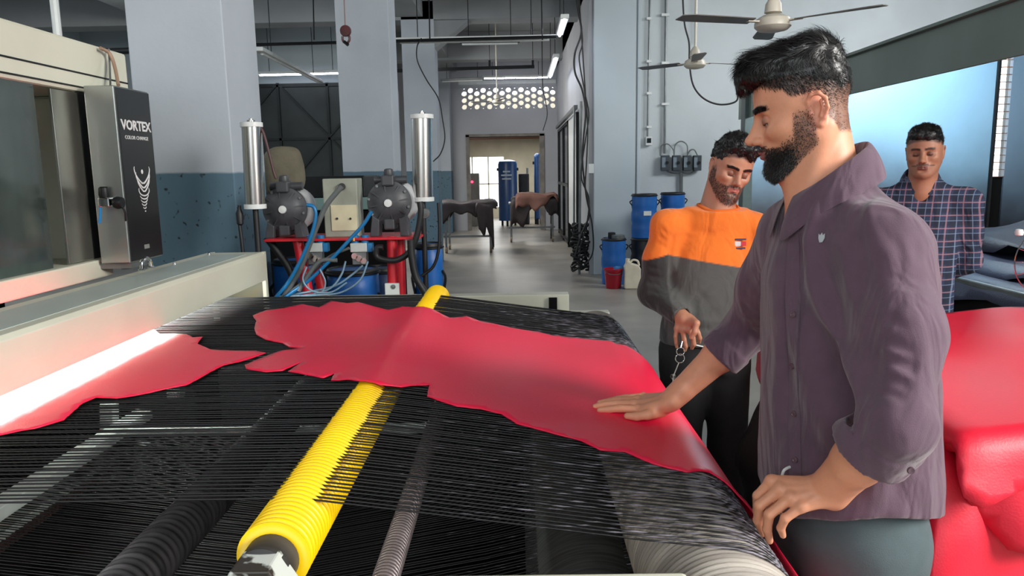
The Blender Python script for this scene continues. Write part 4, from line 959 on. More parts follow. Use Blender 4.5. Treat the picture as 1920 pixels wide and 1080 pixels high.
def trolley(name, x0, x1, Y, z, label, dep=.7, wheels=True):
    t = thing(name, ((x0 + x1) / 2, Y, 0), label, 'trolley'); y1 = Y + dep
    for x in (x0 + .05, x1 - .05):
        for y in (Y + .05, y1 - .05): MB().box((x - .02, y - .02, .12), (x + .02, y + .02, z)).build('leg', M_GREYM, t)
        MB().box((x - .02, Y, .3), (x + .02, y1, .34)).build('side_bar', M_GREYM, t)
    MB().box((x0, Y + .02, .3), (x1, Y + .06, .34)).build('lower_bar', M_GREYM, t)
    MB().box((x0, Y, z - .03), (x1, y1, z)).build('top', M_GREYM, t)
    for x in (x0 + .05, x1 - .05):
        for y in (Y + .05, y1 - .05): MB().cyl((x - .02, y, .06), (x + .02, y, .06), .06, 16).build('wheel', mat('wheel_tan', rgb(120, 108, 88), .6), t, smooth=True)
    return t
a = PY(832, 470, 14.2); c = PY(935, 470, 14.2)
tr1 = trolley('hide_trolley', a.x, c.x - .1, 14.2, .9, 'left wheeled table loaded with dark hides in the corridor', .8)
tag(drape('dark_hide_pile', a.x - .12, c.x - .02, 14.15, 15.05, .98, .34, M_BROWNM, None, 2), 'dark brown hides hanging over the left wheeled table', 'leather hides')
tag(drape('dark_hide', c.x - .42, c.x - .1, 14.1, 14.5, .94, .62, M_BROWNM, None, 5, .03), 'single dark hide trailing off the right end of the left table', 'leather hide')
a = PY(950, 440, 16.2); c = PY(1048, 440, 16.2)
tr2 = trolley('hide_trolley', a.x + .05, c.x - .08, 16.2, .85, 'right wheeled table heaped with brown hides near the doorway', .9)
M_RUST = mat('reddish_brown_leather', rgb(122, 84, 72), .7, var=.15, scale=3, bump=.2)
tag(drape('brown_hide_pile', a.x + .1, c.x, 16.15, 17.2, .98, .55, M_BROWNM, None, 8), 'dark hides hanging low on the right wheeled table', 'leather hides')
tag(drape('reddish_hide', a.x + .2, c.x - .02, 16.12, 17.15, 1.04, .3, M_RUST, None, 11), 'reddish brown hide on top of the right wheeled table', 'leather hide')
# ------------------------------------------------------------------ store room tanks seen through the doorway
def tank(px0, px1, y0, Y, label, m=M_BLUEB, txt=True):
    a = PY(px0, y0, Y); c = PY(px1, y0, Y); r = (c.x - a.x) / 2; cx = (a.x + c.x) / 2
    t = thing('blue_tank', (cx, Y + r, 0), label, 'tank')
    MB().lathe([(r, .15), (r, a.z - .12), (r * .9, a.z - .04), (r * .5, a.z), (.01, a.z + .01)], (cx, Y + r, 0), n=32).build('shell', mat('tank_blue' + label[:6], rgb(24, 62, 110), .35, var=.15), t, smooth=True, angle=50)
    for k in range(3): aa = k * 2.1 + .4; MB().box((cx + r * .8 * math.cos(aa) - .03, Y + r + r * .8 * math.sin(aa) - .03, 0), (cx + r * .8 * math.cos(aa) + .03, Y + r + r * .8 * math.sin(aa) + .03, .18)).build('foot', M_BLACKM, t)
    if txt:
        for k, w in enumerate((.2, .3, .26)): MB().box((cx - r * .1 - w / 2, Y - .004, 1.5 - k * .1), (cx - r * .1 + w / 2, Y + .03, 1.54 - k * .1)).build('stencil_line', mat('stencil%d' % k, rgb(170, 180, 190), .6), t)
    for s_ in (-1, 1): MB().box((cx + s_ * r - .04, Y + r - .04, a.z - .3), (cx + s_ * r + .04, Y + r + .04, a.z - .22)).build('lug', M_BLACKM, t)
tank(933, 969, 300, 21.0, 'large blue air tank in the store room beyond the doorway')
tank(1001, 1014, 288, 21.5, 'slim blue column at the right of the doorway', txt=False)
ct = thing('control_cabinet', PY(888, 400, 21.2), 'pale control cabinet with a red lamp beyond the doorway', 'cabinet'); ct.location.z = 0
a = PY(879, 330, 21.2); c = PY(898, 330, 21.2)
MB().box((a.x, 21.2, 0), (c.x, 21.5, PY(888, 325, 21.2).z)).build('body', mat('cab_grey', rgb(150, 146, 140), .5), ct, bevel=.01)
q = PY(885, 341, 21.19); MB().lathe([(.001, -.02), (.03, -.015), (.035, 0)], q, 'Y', 14).build('lamp', mat('red_lamp', (1, .05, .12, 1), .4, emit=3), ct)
dk = thing('compressor', PY(982, 400, 21.6), 'dark compressor between the two blue tanks', 'compressor'); dk.location.z = 0
a = PY(972, 330, 21.6); c = PY(992, 330, 21.6); MB().box((a.x, 21.6, 0), (c.x, 22, PY(980, 325, 21.6).z)).build('body', M_BLACKM, dk, bevel=.04)
MB().cyl((c.x - .05, 21.7, 0), (c.x - .05, 21.7, PY(980, 315, 21.6).z), .03, 12).build('pipe', M_GREYM, dk, smooth=True)
# ------------------------------------------------------------------ barrels at the pale wall
def bx_(px0, px1, ytop, Y): a = PY(px0, ytop, Y); c = PY(px1, ytop, Y); return (a.x + c.x) / 2, (c.x - a.x) / 2, a.z
x, r, z = bx_(1186, 1235, 364, 10.2); z2 = PY(1210, 447, 10.2).z
barrel((x, 10.3, 0), r * 1.02, z2, 'dark barrel standing under the stacked blue barrel', m=mat('black_drum', rgb(32, 34, 38), .4))
barrel((x, 10.3, z2), r, z - z2, 'blue barrel stacked on a dark barrel, with a white sticker')
x_, r_, z_ = bx_(1240, 1286, 361, 10.45)
barrel((x_, 10.5, 0), r_ * 1.02, z2, 'lower barrel behind the man in orange', m=M_BLUEB)
barrel((x_, 10.5, z2), r_, z_ - z2, 'upper blue barrel stacked behind the man in orange')
sp = PY(1214, 400, 10.3 - r * 1.01); MB_ = MB().box((sp.x - .05, 10.3 - r - .012, sp.z - .03), (sp.x + .05, 10.3 - r + .004, sp.z + .03)).build('sticker', M_WHITEM, None); tag(MB_, 'white torn sticker on the stacked blue barrel', 'sticker')
x, r, z = bx_(1130, 1177, 448, 9.95); barrel((x, 10.1, 0), r, z, 'short blue barrel with clutter on its lid by the wall corner')
for k, (dx, rr_, hh, lb) in enumerate(((.02, .09, .05, 'flat grey can lid lying on the short blue barrel'), (-.06, .05, .08, 'small dark tin on the short blue barrel'))):
    tag(MB().lathe([(rr_ * .9, 0), (rr_, .01), (rr_, hh), (rr_ * .8, hh + .006)], (x + dx + .03, 10.05 + k * .04, z - .01), n=20).build('tin', M_GREYM if k == 0 else M_RUBBER, None, smooth=True), lb, 'tin')
rb_ = PZ(1150, 540, 0); t = thing('red_bucket', rb_, 'red plastic bucket with a blue rag on the floor by the barrels', 'bucket')
M_REDPL = mat('red_plastic', rgb(170, 22, 44), .35, var=.1)
MB().lathe([(.09, 0), (.1, .01), (.122, .24), (.13, .25), (.128, .262), (.115, .262), (.1, .03), (.001, .02)], rb_, n=30).build('body', M_REDPL, t, smooth=True, angle=50)
MB().tube(spline([rb_ + Vector((-.125, 0, .24)), rb_ + Vector((-.06, -.12, .20)), rb_ + Vector((.06, -.12, .20)), rb_ + Vector((.125, 0, .24))], 6), .005, 6).build('handle', M_GREYM, t, smooth=True)
blob('blue_rag', rb_ + Vector((.06, -.02, .26)), (.06, .05, .03), mat('rag_blue', rgb(70, 130, 190), .8), 'light blue rag hanging over the red bucket', 'rag', 4)
jc = PZ(1185, 541, 0); t = thing('jerry_can', jc, 'cream plastic jerry can on the floor beside the red bucket', 'jerry can'); M_JC = mat('cream_plastic', rgb(222, 212, 190), .45, var=.08)
prof = [(-.095, 0), (.095, 0), (.105, .02), (.105, .26), (.08, .31), (-.02, .34), (-.04, .37), (-.08, .37), (-.085, .33), (-.105, .29), (-.105, .02)]
MB().prism([(jc.x + u, w) for u, w in prof], jc.y - .07, jc.y + .07).build('body', M_JC, t, bevel=.018, seg=3)
MB().tube(spline([Vector((jc.x - .03, jc.y, .34)), Vector((jc.x + .01, jc.y, .375)), Vector((jc.x + .07, jc.y, .36)), Vector((jc.x + .09, jc.y, .3))], 5), .014, 10).build('handle', M_JC, t, smooth=True)
MB().cyl((jc.x - .06, jc.y, .36), (jc.x - .06, jc.y, .395), .028, 18).build('cap', M_JC, t, smooth=True)
# ------------------------------------------------------------------ spray booth on the right
M_HOODG = mat('grey_green_plate', rgb(104, 122, 116), .45, var=.12, scale=2, metal=.2)
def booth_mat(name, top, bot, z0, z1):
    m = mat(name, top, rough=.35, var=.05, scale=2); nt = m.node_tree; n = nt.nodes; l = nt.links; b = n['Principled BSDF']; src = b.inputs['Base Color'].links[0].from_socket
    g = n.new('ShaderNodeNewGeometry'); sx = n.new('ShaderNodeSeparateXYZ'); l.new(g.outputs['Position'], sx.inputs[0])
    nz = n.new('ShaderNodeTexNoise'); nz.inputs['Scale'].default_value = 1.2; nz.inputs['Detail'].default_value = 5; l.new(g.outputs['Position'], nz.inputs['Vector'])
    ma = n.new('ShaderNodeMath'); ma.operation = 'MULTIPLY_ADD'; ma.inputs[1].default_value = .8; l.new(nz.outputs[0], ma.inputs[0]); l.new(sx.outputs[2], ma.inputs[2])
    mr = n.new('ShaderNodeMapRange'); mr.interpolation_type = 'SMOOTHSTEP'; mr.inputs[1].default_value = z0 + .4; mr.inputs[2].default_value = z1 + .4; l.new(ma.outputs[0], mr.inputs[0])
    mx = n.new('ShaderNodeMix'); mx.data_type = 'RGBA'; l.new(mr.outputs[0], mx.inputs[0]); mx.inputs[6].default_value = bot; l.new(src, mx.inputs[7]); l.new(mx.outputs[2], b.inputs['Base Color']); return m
M_BOOTH = booth_mat('blue_panel_dark_foot', rgb(150, 192, 220), rgb(36, 35, 42), .95, 1.95)  # panel colour falls to near-black towards the floor, broken by noise
XH = 2.0; YB = 6.6
bo = thing('spray_booth', (3.8, YB, 0), 'open fronted spray booth with grey green hood plate and blue back panels darker towards the floor', 'spray booth')
MB().box((XH, 1.2, 1.965), (XH + .012, YB + .3, 2.195)).build('hood_plate', M_HOODG, bo, bevel=.003)
MB().box((XH - .03, 1.2, 2.185), (XH + .02, YB + .3, 2.2)).build('hood_ledge', M_HOODG, bo)
zr = lambda x: 2.2 + .27 * (x - XH)
MB().prism([(XH + .012, 2.19), (6.5, zr(6.5)), (6.5, zr(6.5) + .012), (XH + .012, 2.202)], 1.2, YB + .3).build('hood_top', M_HOODG, bo)
MB().box((XH - .03, YB + .0, 0), (XH + .05, YB + .12, 2.2)).build('post', mat('booth_post', rgb(84, 98, 98), .5, metal=.3), bo, bevel=.004)
xs0 = PY(1876, 200, YB).x; xs1 = PY(1899, 200, YB).x
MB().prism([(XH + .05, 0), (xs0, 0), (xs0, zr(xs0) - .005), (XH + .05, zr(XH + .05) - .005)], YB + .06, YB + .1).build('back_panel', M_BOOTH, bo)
MB().prism([(xs1, 0), (6.5, 0), (6.5, zr(6.5) - .005), (xs1, zr(xs1) - .005)], YB + .04, YB + .08).build('back_panel', booth_mat('side_panel_dark_foot', rgb(120, 146, 168), rgb(32, 32, 40), .9, 1.9), bo)
MB().box((xs0, YB + .06, 0), (xs1, YB + .1, PY(1880, 332, YB).z)).build('slit_filler', M_BLACKIN, bo)
MB().box((xs0 - .02, YB + .03, .2), (xs0, YB + .12, zr(xs0) - .01)).build('slit_frame', M_BLACKM, bo)
zsl = PY(1880, 332, YB).z
for k in range(22): MB().box((xs0, YB + .045, zsl + k * .062), (xs1 + .01, YB + .06, zsl + .006 + k * .062)).build('slit_bar', M_BROWN, bo)
wl = thing('window_3', ((xs0 + xs1) / 2, YB + .12, 1.8), 'narrow bright window slit in the back of the spray booth', 'window'); del wl['category']; wl['kind'] = 'structure'
MB().box((xs0, YB + .12, zsl), (xs1, YB + .13, zr(xs1) - .01)).build('pane', mat('slit_sky', (1.0, .93, .88, 1), .4, emit=2.0), wl)
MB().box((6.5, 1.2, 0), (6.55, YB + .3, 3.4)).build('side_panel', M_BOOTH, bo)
tb_ = thing('added_booth_tube', (3.05, YB - .7, 2.4), 'added tube light under the spray booth hood, unseen behind its plate', 'light')
MB().cyl((2.3, YB - .7, 2.22), (3.8, YB - .7, 2.60), .018, 10).build('tube', mat('booth_tube', (.8, .92, 1, 1), .3, emit=120), tb_, smooth=True)  # added out of view to brighten the back panel
MB().beam((2.28, YB - .7, 2.25), (3.82, YB - .7, 2.64), .08, .04).build('housing', M_WHITEM, tb_)
# ------------------------------------------------------------------ table of dark hides in the booth
M_NAVY = mat('dark_blue_grey_leather', rgb(62, 68, 92), .45, var=.25, scale=3, bump=.25, bscale=90)
tt = thing('hide_table', (3.8, 5.2, 0), 'long dark table inside the spray booth under the dark hides', 'table')
MB().box((2.83, 3.2, .78), (5.0, 6.3, .82)).build('table_top', M_GREYM, tt, bevel=.01)
for x in (2.9, 4.9):
    for y in (3.3, 6.2): MB().box((x - .03, y - .03, 0), (x + .03, y + .03, .78)).build('leg', M_BLACKM, tt)
MB().box((2.86, 3.22, .05), (2.88, 6.28, .76)).box((2.86, 3.22, .05), (4.98, 3.24, .76)).build('side_sheet', M_BLACKIN, tt)
def hidesheet(name, x0, x1, y0, y1, z, hang, label, m, seed, front=None, left=None, amp=.012, res=.03, group=None, corner=.15, humps=()):
    """sheet of leather on a flat stack; front (towards -y) and left (towards -x) edges may hang over the side"""
    r_ = np.random.default_rng(seed); ph = r_.uniform(0, 6.28, 12); W1_, D1 = x1 - x0, y1 - y0; hf = front or 0; hl = left or 0
    U = W1_ + hl; V_ = D1 + hf; n = 46; pts = []
    for i in range(n):    # irregular outline
        a = 2 * math.pi * i / n; c, s_ = math.cos(a), math.sin(a); q = 1 / max(abs(c), abs(s_)); q = q * (1 - corner) + corner * 1.08
        k = 1 + .05 * math.sin(3 * a + ph[0]) + .035 * math.sin(5 * a + ph[1]) + .03 * math.sin(9 * a + ph[2]) + .014 * math.sin(17 * a + ph[3])
        pts.append((x1 - U / 2 + c * q * k * U / 2, y1 - V_ / 2 + s_ * q * k * V_ / 2))
    R_ = .03
    def mp(u, v):
        x, y, zz = u, v, z; ex = ey = 0
        def wrap(d):
            if d <= 0: return 0, 0
            if d < R_ * math.pi / 2: return R_ * math.sin(d / R_), R_ * (1 - math.cos(d / R_))
            return R_ + .06 * (d - R_ * math.pi / 2), R_ + (d - R_ * math.pi / 2)
        if v < y0: ex, dz = wrap(y0 - v); y = y0 - ex; zz -= dz
        if u < x0: e2, dz2 = wrap(x0 - u); x = x0 - e2; zz = min(zz, z - dz2) if v >= y0 else zz - dz2 * .6
        k = min(1, max(0, z - zz) / .18)
        if k > 0:
            w = math.sin(u * 17 + ph[4] + v * 2) * .6 + math.sin(u * 33 + ph[5]) * .25 + math.sin(v * 15 + ph[6]) * (.5 if u < x0 else 0)
            y -= k * .045 * (w + .4) if v < y0 else 0; x -= k * .035 * (w + .5) if u < x0 else 0
        else:
            zz += amp * (math.sin(5 * u + ph[7] + 2 * v) * math.sin(4 * v + ph[8]) + .5 * math.sin(13 * u - 7 * v + ph[9])) + amp
            for hx, hy, hh_, hr in humps: zz += hh_ * math.exp(-((u - hx) ** 2 + (v - hy) ** 2) / hr ** 2)
        return Vector((x, y, zz))
    m0 = len(pts); P = []
    for i in range(m0):
        a = Vector(pts[i]); b_ = Vector(pts[(i + 1) % m0]); k = max(1, int((b_ - a).length / res)); P += [a.lerp(b_, j / k) for j in range(k)]
    dn = np.array([(p.x, p.y) for p in P]); nb_ = len(P); arr = P[:]
    gx = np.arange(dn[:, 0].min(), dn[:, 0].max(), res)
    for gy in np.arange(dn[:, 1].min(), dn[:, 1].max(), res):
        # inside spans by crossings
        y_a, y_b = dn[:, 1], np.roll(dn[:, 1], -1); x_a, x_b = dn[:, 0], np.roll(dn[:, 0], -1); cr = (y_a > gy) != (y_b > gy)
        xs = np.sort((x_b - x_a)[cr] * (gy - y_a[cr]) / (y_b - y_a)[cr] + x_a[cr])
        for g in gx:
            if np.searchsorted(xs, g) % 2 and np.min((dn[:, 0] - g) ** 2 + (dn[:, 1] - gy) ** 2) > (res * .45) ** 2: arr.append(Vector((g, gy)))
    r = delaunay_2d_cdt(arr, [], [list(range(nb_))], 1, 1e-5); o = link(name, [mp(v.x, v.y) for v in r[0]], [tuple(f) for f in r[2]], m, None, True, angle=180)
    so = o.modifiers.new('thickness', 'SOLIDIFY'); so.thickness = .003; so.offset = 0
    return tag(o, label, 'leather hide', group)
hidesheet('dark_hide', 2.86, 4.9, 3.3, 6.1, .825, 0, 'lowest dark blue grey hide hanging over the booth table edge', M_NAVY, 4, left=.12, front=.1, amp=.01, res=.06, corner=.05)
hidesheet('dark_hide', 3.0, 4.8, 3.5, 6.0, .87, 0, 'middle dark blue grey hide lying creased on the booth table', M_NAVY, 7, amp=.022, res=.06, humps=((3.6, 4.4, .05, .5),))
hidesheet('dark_hide', 3.3, 4.9, 4.6, 6.2, .93, 0, 'topmost dark hide bunched up at the back of the booth table', mat('charcoal_leather', rgb(48, 48, 60), .5, var=.3, scale=4, bump=.3), 9, amp=.03, res=.06, humps=((4.3, 5.5, .16, .6), (3.7, 5.4, .1, .35)))
# floor fan whose guard just enters the frame on the right
fc = PY(1968, 490, 2.9); fn = thing('floor_fan', (fc.x, fc.y, 0), 'wire guard of a floor fan cut off by the right edge of the picture', 'fan')
rf = .135
for k in range(4): MB().tube([fc + Vector((rf * (1 - .22 * k) * math.cos(a), -.03 * math.sqrt(k / 3), rf * (1 - .22 * k) * math.sin(a))) for a in np.linspace(0, 2 * math.pi, 41)[:-1]], .0025, 6, closed=True).build('guard_ring', MATS['chrome'], fn, smooth=True)
sp_ = MB()
for k in range(16): a = k * math.pi / 8; sp_.tube([fc + Vector((0, -.04, 0)), fc + Vector((rf * .6 * math.cos(a), -.03, rf * .6 * math.sin(a))), fc + Vector((rf * math.cos(a), 0, rf * math.sin(a)))], .0015, 5)
sp_.build('guard_spokes', MATS['chrome'], fn)
MB().lathe([(.001, -.05), (.03, -.045), (.035, 0), (.03, .08), (.01, .09)], fc, 'Y', 20).build('motor', M_WHITEM, fn, smooth=True)
for k in range(3):
    a = k * 2.094; MB().beam(fc + Vector((.03 * math.cos(a), -.01, .03 * math.sin(a))), fc + Vector((rf * .9 * math.cos(a), -.005, rf * .9 * math.sin(a))), .05, .004, up=(0, 1, .3)).build('blade', M_FANB, fn)
MB().cyl((fc.x, fc.y + .04, 0), (fc.x, fc.y + .04, fc.z - .03), .014, 12).build('pole', M_GREYM, fn, smooth=True); MB().lathe([(.001, 0), (.17, 0), (.16, .02), (.02, .04)], (fc.x, fc.y + .04, 0), n=28).build('base', M_WHITEM, fn, smooth=True)
bl = PY(1911, 436, 2.86); MB().lathe([(.001, -.014), (.014, -.01), (.016, 0), (.012, .012), (.001, .014)], bl, n=14).build('clip', M_WHITEM, fn, smooth=True)
# ------------------------------------------------------------------ pile of finished red hides
M_RED2 = mat('red_leather_pile', rgb(222, 16, 50), .5, var=.05, scale=2, bump=.08, bscale=200, spec=.6)
hs_ = thing('hide_stand', (1.5, 2.3, 0), 'dark stand holding up the pile of red hides', 'stand')
MB().box((.98, 1.68, .80), (2.3, 3.0, .84)).build('board', M_BLACKIN, hs_, bevel=.01)
for x in (1.02, 2.25):
    for y in (1.75, 2.9): MB().box((x - .03, y - .03, 0), (x + .03, y + .03, .8)).build('leg', M_BLACKM, hs_)
sp0 = dict(res=.028)
hidesheet('red_hide', 1.0, 2.35, 1.70, 2.98, .85, 0, 'lowest red hide of the pile, hanging furthest to the floor', M_RED2, 21, front=.66, left=.20, amp=.006, corner=.05, **sp0)
hidesheet('red_hide', .98, 2.3, 1.67, 2.9, .885, 0, 'second red hide of the pile with a long folded front', M_RED2, 25, front=.50, left=.10, amp=.008, corner=.1, **sp0)
hidesheet('red_hide', 1.02, 2.4, 1.64, 2.95, .918, 0, 'third red hide of the pile, hanging to mid height', M_RED2, 33, front=.28, amp=.009, corner=.15, **sp0)
hidesheet('red_hide', 1.0, 2.35, 1.62, 2.97, .948, 0, 'topmost glossy red hide of the pile beside the plum shirt', M_RED2, 38, front=.12, amp=.010, corner=.12, humps=((1.5, 2.5, .012, .3),), **sp0)
hidesheet('black_hide', .82, 1.1, 1.95, 2.42, .80, 0, 'black hide draped over the left side of the red pile stand', mat('black_leather', rgb(16, 16, 18), .6, var=.2), 41, left=.62, front=.3, amp=.006, corner=.05, res=.035)
# ------------------------------------------------------------------ people
def skin_mat(name, base, rough=.5):
    m = bpy.data.materials.new(name); m.use_nodes = True; nt = m.node_tree; n = nt.nodes; l = nt.links; b = n['Principled BSDF']
    b.inputs['Roughness'].default_value = rough; b.inputs['Subsurface Weight'].default_value = .12; b.inputs['Subsurface Radius'].default_value = (.012, .005, .003)
    b.inputs['Subsurface Scale'].default_value = 1.0
    at = n.new('ShaderNodeAttribute'); at.attribute_name = 'Col'
    nz = n.new('ShaderNodeTexNoise'); nz.inputs['Scale'].default_value = 60; nz.inputs['Detail'].default_value = 4
    tc = n.new('ShaderNodeTexCoord'); l.new(tc.outputs['Object'], nz.inputs['Vector'])
    mr = n.new('ShaderNodeMapRange'); mr.inputs[3].default_value = .9; mr.inputs[4].default_value = 1.08; l.new(nz.outputs[0], mr.inputs[0])
    vm = n.new('ShaderNodeVectorMath'); vm.operation = 'SCALE'; l.new(at.outputs['Color'], vm.inputs[0]); l.new(mr.outputs[0], vm.inputs['Scale']); l.new(vm.outputs[0], b.inputs['Base Color'])
    nb = n.new('ShaderNodeTexNoise'); nb.inputs['Scale'].default_value = 420; l.new(tc.outputs['Object'], nb.inputs['Vector'])
    bp = n.new('ShaderNodeBump'); bp.inputs['Strength'].default_value = .12; bp.inputs['Distance'].default_value = .002; l.new(nb.outputs[0], bp.inputs['Height']); l.new(bp.outputs[0], b.inputs['Normal'])
    return m
M_SKIN = skin_mat('skin', None)
M_HAIR = mat('black_hair', rgb(22, 20, 20), .38, var=.4, scale=40, spec=.5)
M_EYE = mat('eye_white', rgb(205, 196, 188), .2, var=.05); M_IRIS = mat('dark_iris', rgb(28, 18, 14), .12, var=.2)
def head_ops(S, M, sc=1.0, nose=1.0, lid=-.1, mouth=0.0):
    """face built around the ear-level centre; metres scaled by sc"""
    def v(*p): return tuple(sc * t for t in p)
    A = lambda p, k=.012: S.add(p, k * sc, M)
    A(Ell(v(.002, 0, .046), v(.088, .0755, .080)), .01)
    A(Ell(v(.030, 0, .035), v(.066, .064, .074)), .03)
    A(Ell(v(.040, 0, -.045), v(.050, .056, .062)), .03)
    for s_ in (1, -1):
        A(Cap(v(.002, s_ * .057, -.045), v(.068, s_ * .026, -.098), .016 * sc, .017 * sc), .03)
        A(Ell(v(.062, s_ * .043, -.024), v(.026, .021, .019)), .02)
        A(Cap(v(.080, s_ * .040, .020), v(.090, s_ * .012, .018), .010 * sc, .010 * sc), .014)
        A(Ell(v(.012, s_ * .052, .0), v(.045, .016, .045)), .03)
    A(Ell(v(.078, 0, -.103), v(.022, .026, .019)), .02)
    A(Ell(v(.082, 0, -.064), v(.019, .031, .026)), .02)
    for s_ in (1, -1): S.sub(Ell(v(.101, s_ * .031, -.001), v(.020, .0205, .0145)), .014 * sc, M)
    # nose
    A(Cap(v(.090, 0, .014), v(.116, 0, -.030), .0075 * sc, .0088 * sc), .012)
    A(Cap(v(.088, 0, -.01), v(.104, 0, -.034), .012 * sc, .013 * sc), .010)
    A(Ell(v(.1185 * 1.0, 0, -.0345), v(.0112 * nose, .0105, .0098)), .007)
    for s_ in (1, -1):
        A(Ell(v(.1055, s_ * .0125, -.0385), v(.0105, .0066, .0078)), .005)
        S.sub(Ell(v(.1115, s_ * .0068, -.0455), v(.0055, .0032, .004)), .003 * sc, M)
    S.sub(Cap(v(.1035, 0, -.047), v(.1045, 0, -.056), .0022 * sc, .0028 * sc), .006 * sc, M)
    # lips
    for (a, b) in (((.1015, 0, -.0625), (.096, .013, -.0635)), ((.096, .013, -.0635), (.085, .0235, -.067)), ((.1015, 0, -.0625), (.096, -.013, -.0635)), ((.096, -.013, -.0635), (.085, -.0235, -.067))):
        A(Cap(v(*a), v(*b), .0055 * sc, .0042 * sc), .004)
    for (a, b) in (((.0985, 0, -.0735), (.094, .012, -.0725)), ((.094, .012, -.0725), (.085, .0215, -.0685)), ((.0985, 0, -.0735), (.094, -.012, -.0725)), ((.094, -.012, -.0725), (.085, -.0215, -.0685))):
        A(Cap(v(*a), v(*b), .0066 * sc, .0040 * sc), .004)
    for s_ in (1, -1): S.sub(Cap(v(.107, 0, -.0680), v(.088, s_ * .026, -.0682), .0012 * sc, .0012 * sc), .003 * sc, M)
    S.sub(Ell(v(.1015, 0, -.0865), v(.009, .016, .0055)), .010 * sc, M)
    # lids
    for s_ in (1, -1):
        c = v(.0795, s_ * .0315, -.001); r = .0132 * sc
        S.add(Cut(Ell(c, (r, r * 1.16, r)), [Half(v(.0795, 0, -.001 + lid * .0132), (-.25, 0, -1))]), .0015 * sc, M)
        S.add(Cut(Ell(c, (r, r * 1.16, r)), [Half(v(.0795, 0, -.0085), (.1, 0, 1))]), .003 * sc, M)
    # ears
    for s_ in (1, -1):
        e = lambda x, y, z: v(x - .008, s_ * (.071 + y), z)
        A(Ell(e(.002, .003, -.002), v(.016, .007, .027)), .006)
        pts = [e(.012, .004, .004), e(.016, .008, .018), e(.008, .013, .029), e(-.006, .017, .030), e(-.017, .017, .018), e(-.019, .015, .0), e(-.011, .011, -.018), e(-.002, .007, -.028), e(.006, .004, -.026)]
        rs = [.0030, .0034, .0036, .0038, .0038, .0034, .0038, .0058, .0045]
        S.chain(pts, [r * sc for r in rs], .003 * sc, M)
        S.sub(Ell(e(.001, .013, -.001), v(.0095, .0065, .0130)), .004 * sc, M)
        S.chain([e(-.009, .012, .016), e(-.0105, .012, .0), e(-.004, .011, -.014)], [.0028 * sc] * 3, .003 * sc, M)
        A(Ell(e(.013, .007, -.006), v(.0042, .0042, .006)), .003)
def hand_ops(S, wrist, mcps, fingers, thumb, r=.0088, k=.006, up=None):
    """wrist, four knuckles, four [pip, dip, tip], thumb [cmc, mcp, ip, tip]; all world points"""
    w = np.array(wrist, float)
    up = _n(up)
    wl = w + (np.array(mcps[0]) - np.array(mcps[3])) * .22; wr_ = w - (np.array(mcps[0]) - np.array(mcps[3])) * .22
    fr = [1.02, 1.05, 1.0, .88]
    for i, m in enumerate(mcps):
        b = wl + (wr_ - wl) * i / 3
        S.add(Cap(b - up * .003, np.array(m, float) - up * .003, .0135, .0118 * fr[i]), .012)
    for i in range(3):
        a = (np.array(mcps[i]) + np.array(mcps[i + 1])) / 2; S.add(Cap((a * .35 + w * .65) - up * .006, (a * .85 + w * .15) - up * .005, .013, .0105), .012)
    for i, f in enumerate(fingers):
        R_ = r * fr[i]; pts = [np.array(mcps[i], float)] + [np.array(p, float) for p in f]
        S.add(Cap(pts[0], pts[1], R_ * 1.12, R_ * 1.0), .005); S.add(Cap(pts[1], pts[2], R_ * 1.04, R_ * .9), .003); S.add(Cap(pts[2], pts[3], R_ * .92, R_ * .74), .003)
        S.add(Ell(pts[0] + up * .002, (R_ * 1.15,) * 3), .005)
    t = [np.array(p, float) for p in thumb]
    S.add(Cap(t[0], t[1], .0165, .0125), .014); S.add(Cap(t[1], t[2], .0112, .0102), .004); S.add(Cap(t[2], t[3], .0106, .0082), .003)
    S.add(Cap((t[0] + w) / 2, (t[1] + np.array(mcps[0])) / 2, .013, .009), .014)
def color_verts(V, base, M=None, masks=(), extra=None):
    c = np.tile(np.array(base[:3], float), (len(V), 1))
    for fn, col in masks:
        w = np.clip(fn(V), 0, 1)[:, None]; c = c * (1 - w) + np.array(col[:3]) * w
    return c
def sstep(a, b, x): t = np.clip((x - a) / (b - a), 0, 1); return t * t * (3 - 2 * t)
def join_meshes(parts):
    vs = []; fs = []; o = 0
    for V, F in parts: vs.append(V); fs.append(F + o); o += len(V)
    return np.concatenate(vs), np.concatenate(fs)
def normals(V, F):
    a = V[F[:, 2]] - V[F[:, 0]]; b = V[F[:, 3]] - V[F[:, 1]]; n = np.cross(a, b); N = np.zeros_like(V)
    for k in range(4):
        for ax in range(3): N[:, ax] += np.bincount(F[:, k], n[:, ax], len(V))
    return N / (np.linalg.norm(N, axis=1)[:, None] + 1e-12)
def strands(P, N, D, length, width, droop=0.0, curl=0.0, seg=3, r_=None):
    """thin tapering hair blades as quads; P roots, N normals, D flow directions"""
    n = len(P); L = np.broadcast_to(length, n)[:, None]; side = np.cross(D, N); side /= np.linalg.norm(side, axis=1)[:, None] + 1e-9
    ph = r_.uniform(0, 6.28, n)[:, None]; V = []; 
    for s_ in range(seg + 1):
        t = s_ / seg; c = P + D * L * t + N * (L * .25 * math.sin(math.pi * t) * .6) + side * (curl * np.sin(ph + t * 4.5)) * t + np.array([0, 0, -1.0]) * droop * t * t
        w = width * (1 - .85 * t); V.append(c - side * w); V.append(c + side * w)
    V = np.stack(V, 1).reshape(-1, 3); m = 2 * (seg + 1); base = (np.arange(n) * m)[:, None]
    F = [base + np.array([2 * i, 2 * i + 1, 2 * i + 3, 2 * i + 2])[None] for i in range(seg)]
    return V, np.concatenate(F)
